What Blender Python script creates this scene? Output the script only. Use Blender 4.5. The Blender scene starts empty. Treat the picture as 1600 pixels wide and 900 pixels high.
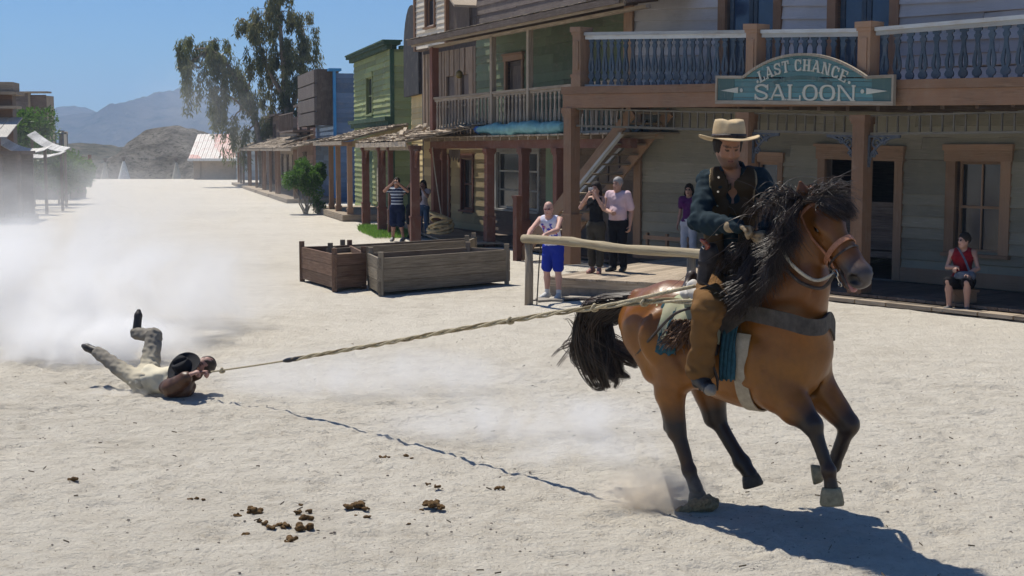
import bpy, math, random
import numpy as np
from mathutils import Vector, Matrix
random.seed(7); RNG = np.random.default_rng(11)
S = bpy.context.scene
COL = S.collection
R = math.radians
# ------------------------------------------------------------------ camera
FPX, CZ, HOR = 2200.0, 2.5, 235.0
PITCH = math.atan((450 - HOR) / FPX)
cam_d = bpy.data.cameras.new('camera'); cam = bpy.data.objects.new('camera', cam_d); COL.objects.link(cam)
cam.location = (0, 0, CZ); cam.rotation_euler = (math.pi / 2 - PITCH, 0, 0)
cam_d.sensor_width = 36; cam_d.lens = FPX / 1600 * 36; cam_d.clip_start = .1; cam_d.clip_end = 9000
S.camera = cam
S.render.resolution_x = 1600; S.render.resolution_y = 900
# ------------------------------------------------------------------ sun and sky
KX, KY = .29, -.37                       # how far a shadow falls per metre of height
SUN_EL = math.atan(1 / math.hypot(KX, KY)); SUN_AZ = math.atan2(-KX, -KY)
w = bpy.data.worlds.new("World"); S.world = w; w.use_nodes = True
wn = w.node_tree
sky = wn.nodes.new('ShaderNodeTexSky'); sky.sky_type = 'NISHITA'; sky.sun_disc = False
sky.sun_elevation = SUN_EL; sky.sun_rotation = SUN_AZ
sky.altitude = 300; sky.air_density = 1.0; sky.dust_density = .5; sky.ozone_density = 2.2
bg = wn.nodes['Background']; bg.inputs[1].default_value = .060
shs = wn.nodes.new('ShaderNodeMix'); shs.data_type = 'RGBA'; shs.blend_type = 'MULTIPLY'; shs.inputs[0].default_value = 1; shs.inputs[7].default_value = (.56, .93, 1.38, 1)
wn.links.new(sky.outputs[0], shs.inputs[6]); wn.links.new(shs.outputs[2], bg.inputs[0])
sd = bpy.data.lights.new('sun', 'SUN'); sun = bpy.data.objects.new('sun', sd); COL.objects.link(sun)
sd.energy = 5.0; sd.angle = R(.53); sd.color = (1, .945, .84)
sun.rotation_euler = Vector((-KX, -KY, 1)).to_track_quat('Z', 'Y').to_euler(); sun.location = (-20, 20, 60)
S.view_settings.view_transform = 'Standard'; S.view_settings.look = 'None'
S.view_settings.exposure = .20; S.view_settings.gamma = 1; S.view_settings.use_curve_mapping = False
cy = S.cycles
cy.use_denoising = True; cy.max_bounces = 12; cy.diffuse_bounces = 3; cy.glossy_bounces = 3
cy.transmission_bounces = 4; cy.volume_bounces = 8; cy.transparent_max_bounces = 12
cy.volume_step_rate = 1.0; cy.volume_max_steps = 256; cy.use_adaptive_sampling = True; cy.adaptive_threshold = .02
cy.caustics_reflective = False; cy.caustics_refractive = False

# ------------------------------------------------------------------ picture <-> place
CP, SP = math.cos(PITCH), math.sin(PITCH)
def ray(px, py):
    a = (px - 800) / FPX; b = (450 - py) / FPX
    return np.array([a, CP + b * SP, -SP + b * CP])
def G(px, py, z=0.0):
    d = ray(px, py); t = (z - CZ) / d[2]; return (d[0] * t, d[1] * t, z)
def W(px, py, Y):
    d = ray(px, py); t = Y / d[1]; return np.array([d[0] * t, Y, CZ + d[2] * t])

# ------------------------------------------------------------------ naming
def tag(o, label=None, cat=None, group=None, kind=None):
    if label: o['label'] = label
    if cat: o['category'] = cat
    if group: o['group'] = group
    if kind: o['kind'] = kind
    return o
def thing(name, label, cat, loc=(0, 0, 0), group=None):
    o = bpy.data.objects.new(name, None); COL.objects.link(o); o.location = [float(c) for c in loc]; o.empty_display_size = .2
    return tag(o, label, cat, group)
def wloc(o):
    v = Vector((0, 0, 0))
    while o is not None:
        v = v + o.location; o = o.parent
    return v
def mesh_obj(name, V, F, mat, parent=None, smooth=False, attrs=None, uv=None, loc=None, midx=None):
    """V world coordinates; the mesh is stored relative to its object's own origin"""
    V = np.asarray(V, dtype=np.float64).reshape(-1, 3)
    me = bpy.data.meshes.new(name)
    base = np.array(wloc(parent)) if parent is not None else (np.array(loc) if loc is not None else np.zeros(3))
    Vl = V - base
    if isinstance(F, np.ndarray):
        n, k = F.shape
        me.vertices.add(len(Vl)); me.vertices.foreach_set('co', Vl.astype(np.float32).ravel())
        me.loops.add(n * k); me.loops.foreach_set('vertex_index', F.astype(np.int32).ravel())
        me.polygons.add(n); me.polygons.foreach_set('loop_start', np.arange(0, n * k, k, dtype=np.int32))
        me.update(calc_edges=True)
    else:
        me.from_pydata([tuple(v) for v in Vl], [], F)
    if uv is not None:
        ul = me.uv_layers.new(name='UVMap'); ul.data.foreach_set('uv', np.asarray(uv, dtype=np.float32).ravel())
    for k, a in (attrs or {}).items():
        a = np.asarray(a, dtype=np.float32)
        if a.ndim == 1:
            at = me.attributes.new(k, 'FLOAT', 'POINT'); at.data.foreach_set('value', a)
        else:
            at = me.attributes.new(k, 'FLOAT_COLOR', 'POINT')
            c = np.ones((len(a), 4), dtype=np.float32); c[:, :3] = a; at.data.foreach_set('color', c.ravel())
    if smooth: me.polygons.foreach_set('use_smooth', np.ones(len(me.polygons), dtype=bool))
    ms = mat if isinstance(mat, (list, tuple)) else [mat]
    for m in ms: me.materials.append(m)
    if midx is not None: me.polygons.foreach_set('material_index', np.asarray(midx, dtype=np.int32))
    me.update()
    o = bpy.data.objects.new(name, me); COL.objects.link(o)
    if parent is not None: o.parent = parent
    elif loc is not None: o.location = [float(c) for c in loc]
    return o

# ------------------------------------------------------------------ a builder of boards, bars and tubes
class MB:
    def __init__(s, frame=None): s.V = []; s.F = []; s.U = []; s.r = []; s.f = frame
    def _add(s, vs, fs, uvs, rnd):
        b = len(s.V)
        s.V += [s.f(*v) if s.f else tuple(v) for v in vs]
        s.F += [tuple(b + i for i in f) for f in fs]
        s.U += uvs; s.r += [rnd] * len(vs)
    def box(s, a, b, rnd=None, skew=None):
        (x0, y0, z0), (x1, y1, z1) = a, b
        vs = [(x0, y0, z0), (x1, y0, z0), (x1, y1, z0), (x0, y1, z0), (x0, y0, z1), (x1, y0, z1), (x1, y1, z1), (x0, y1, z1)]
        if skew: vs = [skew(*v) for v in vs]
        s.hexa(vs, rnd)
    def hexa(s, vs, rnd=None):
        rnd = random.random() if rnd is None else rnd
        fs = [(0, 3, 2, 1), (4, 5, 6, 7), (0, 1, 5, 4), (1, 2, 6, 5), (2, 3, 7, 6), (3, 0, 4, 7)]
        v = [np.array(p, dtype=float) for p in vs]
        e = [np.linalg.norm(v[1] - v[0]), np.linalg.norm(v[3] - v[0]), np.linalg.norm(v[4] - v[0])]
        ax = int(np.argmax(e)); o = random.random() * 40; uvs = []
        d = [(v[1] - v[0]) / max(e[0], 1e-6), (v[3] - v[0]) / max(e[1], 1e-6), (v[4] - v[0]) / max(e[2], 1e-6)]
        for f in fs:
            for i in f:
                q = v[i] - v[0]; c = [float(q @ d[0]), float(q @ d[1]), float(q @ d[2])]
                g = c[ax]; rest = [c[k] for k in range(3) if k != ax]
                uvs.append((o + g, o * 1.7 + rest[0] + rest[1]))
        s._add(vs, fs, uvs, rnd)
    def bar(s, p, q, w, h, up=(0, 0, 1), rnd=None):
        p, q = np.array(p, float), np.array(q, float); d = q - p; d /= np.linalg.norm(d)
        a = np.cross(d, up); n = np.linalg.norm(a)
        a = np.array([1., 0, 0]) if n < 1e-6 else a / n
        b = np.cross(a, d); a = a * w / 2; b = b * h / 2
        s.hexa([p - a - b, p + a - b, q + a - b, q - a - b, p - a + b, p + a + b, q + a + b, q - a + b], rnd)
    def tube(s, pts, rad, n=8, rnd=None, cap=True):
        rnd = random.random() if rnd is None else rnd
        P = [np.array(p, float) for p in pts]; m = len(P)
        rr = [rad] * m if np.isscalar(rad) else list(rad)
        vs = []; t0 = P[1] - P[0]; t0 = t0 / np.linalg.norm(t0)
        a = np.cross(t0, (0, 0, 1) if abs(t0[2]) < .9 else (1, 0, 0)); a /= np.linalg.norm(a)
        L = 0; Ls = []
        for i in range(m):
            t = P[min(i + 1, m - 1)] - P[max(i - 1, 0)]; t = t / max(np.linalg.norm(t), 1e-9)
            a = a - t * (a @ t); a /= np.linalg.norm(a); b = np.cross(t, a)
            if i: L += np.linalg.norm(P[i] - P[i - 1])
            Ls.append(L)
            for k in range(n):
                th = 2 * math.pi * k / n; vs.append(P[i] + rr[i] * (math.cos(th) * a + math.sin(th) * b))
        fs = []; uvs = []; o = random.random() * 30
        for i in range(m - 1):
            for k in range(n):
                k2 = (k + 1) % n; fs.append((i * n + k, i * n + k2, (i + 1) * n + k2, (i + 1) * n + k))
                c = 2 * math.pi * rr[i] / n
                uvs += [(o + Ls[i], c * k), (o + Ls[i], c * (k + 1)), (o + Ls[i + 1], c * (k + 1)), (o + Ls[i + 1], c * k)]
        if cap:
            fs += [tuple(range(n - 1, -1, -1)), tuple((m - 1) * n + k for k in range(n))]; uvs += [(o, .1)] * (2 * n)
        s._add(vs, fs, uvs, rnd)
    def prism(s, pts, v0, v1, rnd=None):
        """pts (u,z) outline, extruded from v0 to v1"""
        rnd = random.random() if rnd is None else rnd
        n = len(pts); vs = [(u, v0, z) for u, z in pts] + [(u, v1, z) for u, z in pts]
        fs = [tuple(range(n)), tuple(range(2 * n - 1, n - 1, -1))] + [(i, i + n, (i + 1) % n + n, (i + 1) % n) for i in range(n)]
        o = random.random() * 30; uvs = []
        for f in fs:
            for i in f: uvs.append((o + vs[i][2] + vs[i][1], vs[i][0] + vs[i][1] * .3))
        s._add(vs, fs, uvs, rnd)
    def quad(s, vs, rnd=None):
        rnd = random.random() if rnd is None else rnd
        s._add(vs, [tuple(range(len(vs)))], [(i, 0) for i in range(len(vs))], rnd)
    def build(s, name, mat, parent=None, smooth=False, loc=None):
        return mesh_obj(name, s.V, s.F, mat, parent, smooth, {'rnd': s.r}, s.U, loc)

# ------------------------------------------------------------------ materials
def newmat(name):
    m = bpy.data.materials.new(name); m.use_nodes = True; nt = m.node_tree
    return m, nt, nt.nodes['Principled BSDF']
def N(nt, t, **kw):
    n = nt.nodes.new(t)
    for k, v in kw.items():
        if k.startswith('i_'):
            key = k[2:]; n.inputs[int(key) if key.isdigit() else key].default_value = v
        else: setattr(n, k, v)
    return n
def mixc(nt, fac, a, b, mode='MIX'):
    n = nt.nodes.new('ShaderNodeMix'); n.data_type = 'RGBA'; n.blend_type = mode; n.clamp_factor = True
    for sock, v in ((n.inputs[0], fac), (n.inputs[6], a), (n.inputs[7], b)):
        if hasattr(v, 'is_linked') or isinstance(v, bpy.types.NodeSocket): nt.links.new(v, sock)
        elif isinstance(v, (int, float)): sock.default_value = v
        else: sock.default_value = (*v, 1)
    return n.outputs[2]
def ramp(nt, src, p0, p1, c0=(0, 0, 0), c1=(1, 1, 1)):
    n = nt.nodes.new('ShaderNodeValToRGB'); e = n.color_ramp.elements
    e[0].position = p0; e[1].position = p1; e[0].color = (*c0, 1); e[1].color = (*c1, 1)
    nt.links.new(src, n.inputs[0]); return n.outputs[0]
def math_(nt, op, a, b=None):
    n = nt.nodes.new('ShaderNodeMath'); n.operation = op
    for i, v in enumerate((a, b)):
        if v is None: continue
        if isinstance(v, (int, float)): n.inputs[i].default_value = v
        else: nt.links.new(v, n.inputs[i])
    return n.outputs[0]
def noise(nt, vec, scale, detail=4, rough=.6):
    n = N(nt, 'ShaderNodeTexNoise'); n.inputs['Scale'].default_value = scale; n.inputs['Detail'].default_value = detail
    n.inputs['Roughness'].default_value = rough
    if vec is not None: nt.links.new(vec, n.inputs['Vector'])
    return n.outputs['Fac']
def bump(nt, bsdf, h, strength=.5, dist=.01):
    n = N(nt, 'ShaderNodeBump'); n.inputs['Strength'].default_value = strength; n.inputs['Distance'].default_value = dist
    nt.links.new(h, n.inputs['Height']); nt.links.new(n.outputs[0], bsdf.inputs['Normal']); return n

MATS = {}
def wood(name, c0, c1, paint=None, wear=.5, rough=.8, gs=1.0, vary=.45):
    """weathered boards: grain along the board, a tone of its own per board, paint worn off in patches"""
    if name in MATS: return MATS[name]
    m, nt, b = newmat(name)
    uv = N(nt, 'ShaderNodeUVMap'); uv.uv_map = 'UVMap'
    mp = N(nt, 'ShaderNodeMapping'); mp.inputs['Scale'].default_value = (2.2 * gs, 42 * gs, 1); nt.links.new(uv.outputs[0], mp.inputs[0])
    g = noise(nt, mp.outputs[0], 1.0, 6, .65)
    tc = N(nt, 'ShaderNodeTexCoord')
    big = noise(nt, tc.outputs['Object'], 1.3, 4, .6)
    col = mixc(nt, ramp(nt, g, .32, .68), c0, c1)
    if paint is not None:
        mp2 = N(nt, 'ShaderNodeMapping'); mp2.inputs['Scale'].default_value = (3.0, 14, 1); nt.links.new(uv.outputs[0], mp2.inputs[0])
        pn = noise(nt, mp2.outputs[0], 1.0, 8, .7)
        s = math_(nt, 'ADD', pn, math_(nt, 'MULTIPLY', math_(nt, 'SUBTRACT', big, .5), .6))
        col = mixc(nt, ramp(nt, s, wear - .10, wear + .06), col, mixc(nt, g, tuple(x * .8 for x in paint), paint))
    at = N(nt, 'ShaderNodeAttribute'); at.attribute_name = 'rnd'
    v = math_(nt, 'ADD', math_(nt, 'MULTIPLY', at.outputs['Fac'], vary), 1 - vary * .5)
    v = math_(nt, 'MULTIPLY', v, math_(nt, 'ADD', math_(nt, 'MULTIPLY', big, .5), .75))
    hs = N(nt, 'ShaderNodeHueSaturation'); nt.links.new(col, hs.inputs['Color']); nt.links.new(v, hs.inputs['Value'])
    # sand dust blown on
    dn = noise(nt, tc.outputs['Object'], 3.1, 5, .7)
    out = mixc(nt, math_(nt, 'MULTIPLY', ramp(nt, dn, .5, .8), .25), hs.outputs[0], (.34, .29, .23))
    nt.links.new(out, b.inputs['Base Color']); b.inputs['Roughness'].default_value = rough; b.inputs['Specular IOR Level'].default_value = .25
    bump(nt, b, g, .5, .006); MATS[name] = m; return m
def plain(name, c, rough=.6, metal=0, var=.25, scale=12, bmp=.0, spec=.3, c2=None):
    if name in MATS: return MATS[name]
    m, nt, b = newmat(name)
    tc = N(nt, 'ShaderNodeTexCoord'); n = noise(nt, tc.outputs['Object'], scale, 5, .65)
    f = ramp(nt, n, .3, .7)
    nt.links.new(mixc(nt, f, tuple(x * (1 - var) for x in c) if c2 is None else c2, tuple(min(1, x * (1 + var * .6)) for x in c)), b.inputs['Base Color'])
    b.inputs['Roughness'].default_value = rough; b.inputs['Metallic'].default_value = metal; b.inputs['Specular IOR Level'].default_value = spec
    if bmp: bump(nt, b, n, .6, bmp)
    MATS[name] = m; return m
def vcol(name, rough=.6, spec=.3, bmp=.0, scale=60, var=.25, stretch=(1, 1, 1), sheen=0, big=0):
    """colour from the mesh's own 'Col' attribute (markings, cloth pieces), plus weave or hair"""
    if name in MATS: return MATS[name]
    m, nt, b = newmat(name)
    at = N(nt, 'ShaderNodeAttribute'); at.attribute_name = 'Col'
    tc = N(nt, 'ShaderNodeTexCoord'); mp = N(nt, 'ShaderNodeMapping'); mp.inputs['Scale'].default_value = stretch
    nt.links.new(tc.outputs['Object'], mp.inputs[0]); n = noise(nt, mp.outputs[0], scale, 4, .6)
    v = math_(nt, 'ADD', math_(nt, 'MULTIPLY', n, var * 2), 1 - var)
    if big:
        n2 = noise(nt, tc.outputs['Object'], 5, 4, .6); v = math_(nt, 'MULTIPLY', v, math_(nt, 'ADD', math_(nt, 'MULTIPLY', n2, big * 2), 1 - big))
    hs = N(nt, 'ShaderNodeHueSaturation'); nt.links.new(at.outputs['Color'], hs.inputs['Color']); nt.links.new(v, hs.inputs['Value'])
    nt.links.new(hs.outputs[0], b.inputs['Base Color']); b.inputs['Roughness'].default_value = rough; b.inputs['Specular IOR Level'].default_value = spec
    if sheen: b.inputs['Sheen Weight'].default_value = sheen
    if bmp: bump(nt, b, n, .6, bmp)
    MATS[name] = m; return m
def glass(name='dusty_window_glass', tint=(.02, .022, .025)):
    if name in MATS: return MATS[name]
    m, nt, b = newmat(name); tc = N(nt, 'ShaderNodeTexCoord'); n = noise(nt, tc.outputs['Object'], 3, 5, .6)
    nt.links.new(mixc(nt, n, tint, tuple(x * 2.2 for x in tint)), b.inputs['Base Color'])
    b.inputs['Roughness'].default_value = .12; b.inputs['Specular IOR Level'].default_value = .55; MATS[name] = m; return m

# ------------------------------------------------------------------ value noise in numpy
def _hash(i, j, seed):
    h = (i * 374761393 + j * 668265263 + seed * 1442695041) & 0xffffffff
    h = ((h ^ (h >> 13)) * 1274126177) & 0xffffffff
    return ((h ^ (h >> 16)) & 0xffff) / 65535.0
def vnoise(x, y, seed=0):
    xi = np.floor(x).astype(np.int64); yi = np.floor(y).astype(np.int64); fx = x - xi; fy = y - yi
    fx = fx * fx * (3 - 2 * fx); fy = fy * fy * (3 - 2 * fy)
    a, b = _hash(xi, yi, seed), _hash(xi + 1, yi, seed); c, d = _hash(xi, yi + 1, seed), _hash(xi + 1, yi + 1, seed)
    return (a * (1 - fx) + b * fx) * (1 - fy) + (c * (1 - fx) + d * fx) * fy
def fbm(x, y, seed=0, oct=4, gain=.5):
    s = 0; a = 1; t = 0
    for k in range(oct):
        s = s + a * vnoise(x * 2 ** k, y * 2 ** k, seed + k * 17); t += a; a *= gain
    return s / t
# ================================================================== GROUND, HILLS, AIR
def grade(lo, hi, step, lo2, hi2, g=1.09):
    a = list(np.arange(lo, hi + 1e-6, step)); s = step
    while a[-1] < hi2: s *= g; a.append(a[-1] + s)
    s = step
    while a[0] > lo2: s *= g; a.insert(0, a[0] - s)
    return np.array(a)
def terrain(x, y):
    """height of the land: flat square, crest of the street at 128 m, lower land beyond"""
    x = np.asarray(x, float); y = np.asarray(y, float)
    t = np.clip((y - 127) / 14, 0, 1); drop = -2.4 * t * t * (3 - 2 * t)
    far = np.clip((y - 200) / 900, 0, 1) * (fbm(x / 160, y / 160, 5) - .55) * 14
    near = (fbm(x / 1.7, y / 1.7, 3, 3) - .5) * .035
    return drop + far + near
xs = grade(-5.5, 5.0, .03, -2600, 2600); ys = grade(7.4, 15.0, .03, -60, 4200, 1.055)
X, Y = np.meshgrid(xs, ys, indexing='ij')
Z = terrain(X, Y)
det = np.exp(-np.maximum(0, np.hypot(X * .6, Y - 11) - 7) / 6)
lump = np.abs(fbm(X * 4.2, Y * 5.2, 21, 4, .6) - .5); dent = np.clip(fbm(X * 3.1 + 7, Y * 4.0, 44, 2) - .60, 0, 1)
Z += det * ((fbm(X * 2.6, Y * 2.6, 9, 4, .6) - .5) * .03 - lump * .05 + (fbm(X * 11, Y * 13, 61, 2) - .5) * .022 - dent * .12 + .008)
nx, ny = X.shape
def dent(cx, cy, rx, ry, dep, ang):
    i0, i1 = np.searchsorted(xs, [cx - .3, cx + .3]); j0, j1 = np.searchsorted(ys, [cy - .3, cy + .3])
    if i1 - i0 < 3 or j1 - j0 < 3: return
    x = X[i0:i1, j0:j1] - cx; y = Y[i0:i1, j0:j1] - cy; a = x * math.cos(ang) + y * math.sin(ang); b = -x * math.sin(ang) + y * math.cos(ang)
    q = np.sqrt((a / rx) ** 2 + (b / ry) ** 2); Z[i0:i1, j0:j1] += -dep * np.exp(-q ** 4) + dep * .55 * np.exp(-((q - 1.25) / .3) ** 2)
dg = np.random.default_rng(77)
for _ in range(330):                                      # hoof and boot prints
    cx, cy = dg.uniform(-6, 6), 8 + 9 * dg.random() ** 1.2; dent(cx, cy, dg.uniform(.05, .085), dg.uniform(.06, .11), dg.uniform(.008, .022), dg.uniform(0, 3))
for t in np.linspace(0, 1, 60):                           # the furrow the dragged man leaves
    a_ = np.array(G(-40, 545)); b_ = np.array(G(250, 622)); p_ = a_ + (b_ - a_) * t; dent(p_[0], p_[1] + dg.normal() * .03, .16, .10, .018, -.3)
for t in np.linspace(0, 1, 26):                           # gallop prints behind the horse
    a_ = np.array(G(520, 660)); b_ = np.array(G(1060, 790)); p_ = a_ + (b_ - a_) * t; dent(p_[0] + dg.normal() * .1, p_[1] + dg.normal() * .30, .09, .11, .012, dg.uniform(0, 3))
idx = np.arange(nx * ny).reshape(nx, ny)
F = np.stack([idx[:-1, :-1], idx[1:, :-1], idx[1:, 1:], idx[:-1, 1:]], -1).reshape(-1, 4)
m, nt, b = newmat('pale_sand'); tc = N(nt, 'ShaderNodeTexCoord'); P = tc.outputs['Object']
sep = N(nt, 'ShaderNodeSeparateXYZ'); nt.links.new(P, sep.inputs[0])
c = mixc(nt, ramp(nt, noise(nt, P, .35, 6, .62), .34, .68), (.51, .46, .38), (.635, .585, .50))
c = mixc(nt, ramp(nt, noise(nt, P, 2.6, 6, .7), .38, .70), c, (.67, .62, .53))
c = mixc(nt, math_(nt, 'MULTIPLY', ramp(nt, noise(nt, P, 14, 5, .7), .54, .70), .60), c, (.40, .34, .265))
c = mixc(nt, math_(nt, 'MULTIPLY', ramp(nt, noise(nt, P, 38, 3, .6), .64, .70), .75), c, (.15, .125, .10))
scrub = mixc(nt, ramp(nt, noise(nt, P, .05, 8, .7), .42, .6), (.05, .055, .03), (.26, .22, .15))
far = ramp(nt, math_(nt, 'DIVIDE', sep.outputs[1], 200.), .66, .70)
c = mixc(nt, far, c, scrub)
nt.links.new(c, b.inputs['Base Color']); b.inputs['Roughness'].default_value = .95; b.inputs['Specular IOR Level'].default_value = .1
h = math_(nt, 'ADD', noise(nt, P, 6, 8, .7), math_(nt, 'MULTIPLY', noise(nt, P, 34, 5, .7), .45))
bump(nt, b, h, 1.0, .085)
SAND = m
g = mesh_obj('ground', np.stack([X, Y, Z], -1).reshape(-1, 3), F, m, smooth=True); tag(g, 'pale trampled sand of the square and street', kind='structure')
def gz(x, y):
    return float(terrain(x, y))

def hill_mesh(name, prof, Y0, depth, mat, rough, seed, nxs=260, nys=60, base=-6, sy=1.0, ridge=1.0):
    """prof: (px, py) skyline of a hill whose crest stands at distance Y0"""
    px = np.linspace(prof[0][0], prof[-1][0], nxs); py = np.interp(px, [p[0] for p in prof], [p[1] for p in prof])
    v = np.linspace(-1, 1, nys); PX, Vv = np.meshgrid(px, v, indexing='ij')
    crest = CZ + (HOR - py) / FPX * Y0
    Yy = Y0 + Vv * depth; Xx = (PX - 800) / FPX * Y0
    fall = (1 - np.abs(Vv) ** 1.25)
    L = rough * 5.5
    rid = 1 - np.abs(2 * fbm(Xx / L, Yy / (L * 1.6), seed, 6, .55) - 1)
    Zz = base + (crest[:, None] - base) * fall + (rid - .72) * rough * ridge * np.clip(1 - fall, .12, 1) * 2.4 + (fbm(Xx / L * 6, Yy / L * 6, seed + 4, 4) - .5) * rough * .25
    idx = np.arange(nxs * nys).reshape(nxs, nys)
    F = np.stack([idx[:-1, :-1], idx[1:, :-1], idx[1:, 1:], idx[:-1, 1:]], -1).reshape(-1, 4)
    return mesh_obj(name, np.stack([Xx, Yy, Zz], -1).reshape(-1, 3), F, mat, smooth=True)
def rockmat(name, a, b_, c_, s, bd):
    m, nt, b = newmat(name); tc = N(nt, 'ShaderNodeTexCoord'); P = tc.outputs['Object']
    c = mixc(nt, ramp(nt, noise(nt, P, s, 8, .7), .38, .62), a, b_)
    c = mixc(nt, ramp(nt, noise(nt, P, s * 5, 6, .75), .5, .62), c, c_)
    nt.links.new(c, b.inputs['Base Color']); b.inputs['Roughness'].default_value = .95; b.inputs['Specular IOR Level'].default_value = .05
    bump(nt, b, noise(nt, P, s * 6, 8, .75), .9, bd); return m
mt = hill_mesh('mountains', [(-300, 190), (-60, 186), (75, 181), (100, 178), (112, 170), (124, 168), (138, 173), (160, 178), (200, 179), (232, 168), (262, 158), (280, 146), (290, 138), (300, 140),
    (320, 152), (350, 156), (400, 162), (430, 172), (470, 182), (520, 186), (620, 192), (800, 196), (1200, 190), (1900, 195)], 3000, 950,
    rockmat('mountain_rock', (.07, .065, .06), (.16, .14, .12), (.03, .035, .028), .004, 30), 62, 31, 520, 110, -12)
tag(mt, 'blue hazy mountain range beyond the street', kind='structure')
h2 = hill_mesh('hill', [(180, 262), (204, 236), (214, 215), (236, 200), (262, 193), (284, 191), (300, 196), (322, 204), (350, 214), (400, 226), (470, 240), (560, 252)], 185, 26,
    rockmat('rubble_hill_rock', (.13, .115, .095), (.30, .27, .23), (.05, .05, .035), .35, 1.2), 2.6, 77, 300, 90, -4)
tag(h2, 'low rubble hill with scrub behind the white tents', kind='structure')
h3 = hill_mesh('scrub_ridge', [(-200, 230), (60, 226), (110, 222), (150, 226), (200, 230), (260, 238), (400, 236), (700, 230), (1700, 230)], 420, 70,
    rockmat('scrub_ridge_rock', (.06, .062, .035), (.20, .17, .12), (.035, .04, .02), .10, 2.0), 5, 91, 300, 60, -6)
tag(h3, 'dark scrub covered ridge below the mountains', kind='structure')

# the air
def volbox(name, lo, hi, mat, kind='stuff', label=None):
    V = [(x, y, z) for z in (lo[2], hi[2]) for x, y in ((lo[0], lo[1]), (hi[0], lo[1]), (hi[0], hi[1]), (lo[0], hi[1]))]
    F = [(0, 3, 2, 1), (4, 5, 6, 7), (0, 1, 5, 4), (1, 2, 6, 5), (2, 3, 7, 6), (3, 0, 4, 7)]
    o = mesh_obj(name, V, F, mat); tag(o, label, None, None, kind); return o
m = bpy.data.materials.new('hazy_air'); m.use_nodes = True; nt = m.node_tree; nt.nodes.remove(nt.nodes['Principled BSDF'])
pv = N(nt, 'ShaderNodeVolumePrincipled'); pv.inputs['Color'].default_value = (.50, .70, 1, 1); pv.inputs['Density'].default_value = .00027
pv.inputs['Anisotropy'].default_value = .1
nt.links.new(pv.outputs[0], nt.nodes['Material Output'].inputs['Volume'])
volbox('haze', (-2700, -70, -16), (2700, 4300, 190), m, label='thin blue haze of the far air')
# ================================================================== BUILDINGS
class Frame:
    """local (u along the front, v into the building, z up) -> world"""
    def __init__(s, o, d, zf=None):
        s.o = np.array(o, float)[:2]; d = np.array(d, float); s.d = d / np.linalg.norm(d)
        s.n = np.array([-s.d[1], s.d[0]])          # pointing away from the street
        s.zf = zf
    def __call__(s, u, v, z):
        p = s.o + s.d * u + s.n * v
        return (p[0], p[1], s.zf(u, z) if s.zf else z)
    def hit(s, px, py, v=0.0):
        """where the sight line of a picture point meets the upright plane at depth v: (u, z)"""
        d = ray(px, py); o = s.o + s.n * v
        t = (o @ s.n) / (d[:2] @ s.n); p = d[:2] * t
        return float((p - o) @ s.d), float(CZ + d[2] * t)
    def u(s, px, v=0.0, py=235): return s.hit(px, py, v)[0]

def clapboard(fr, u0, u1, v, z0, z1, bh=.2, holes=(), th=.028, jit=.012, out=-1, maxlen=3.4):
    """overlapping weather boards, each a wedge, cut round the openings"""
    mb = MB(fr); z = z0; k = 0
    while z < z1 - .02:
        zt = min(z + bh, z1); segs = [(u0, u1)]
        for (a, b, c, d) in holes:
            if d <= z + .03 or c >= zt - .03: continue
            ns = []
            for s0, s1 in segs:
                if b <= s0 or a >= s1: ns.append((s0, s1)); continue
                if a > s0: ns.append((s0, a))
                if b < s1: ns.append((b, s1))
            segs = ns
        for s0, s1 in segs:
            p = s0
            while p < s1 - .02:
                q = min(s1, p + random.uniform(maxlen * .5, maxlen))
                if s1 - q < .5: q = s1
                ja, jb = random.uniform(-jit, jit), random.uniform(-jit, jit); t = th + random.uniform(0, .008)
                mb.hexa([(p + .002, v + out * t, z + ja), (q - .002, v + out * t, z + jb), (q - .002, v, z), (p + .002, v, z),
                         (p + .002, v + out * .006, zt + ja + .012), (q - .002, v + out * .006, zt + jb + .012), (q - .002, v + .004, zt), (p + .002, v + .004, zt)])
                p = q
        z = zt; k += 1
    return mb
def backing(fr, u0, u1, v, z0, z1, t, holes=()):
    """the wall's own thickness behind the boards"""
    mb = MB(fr)
    us = sorted({u0, u1, *[min(max(x, u0), u1) for h in holes for x in h[:2]]})
    for a, b in zip(us, us[1:]):
        if b - a < 1e-4: continue
        zs = sorted([(h[2], h[3]) for h in holes if h[0] < (a + b) / 2 < h[1]]); z = z0
        for c, d in zs:
            if c > z: mb.box((a, v, z), (b, v + t, min(c, z1)))
            z = max(z, d)
        if z < z1: mb.box((a, v, z), (b, v + t, z1))
    return mb
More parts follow.
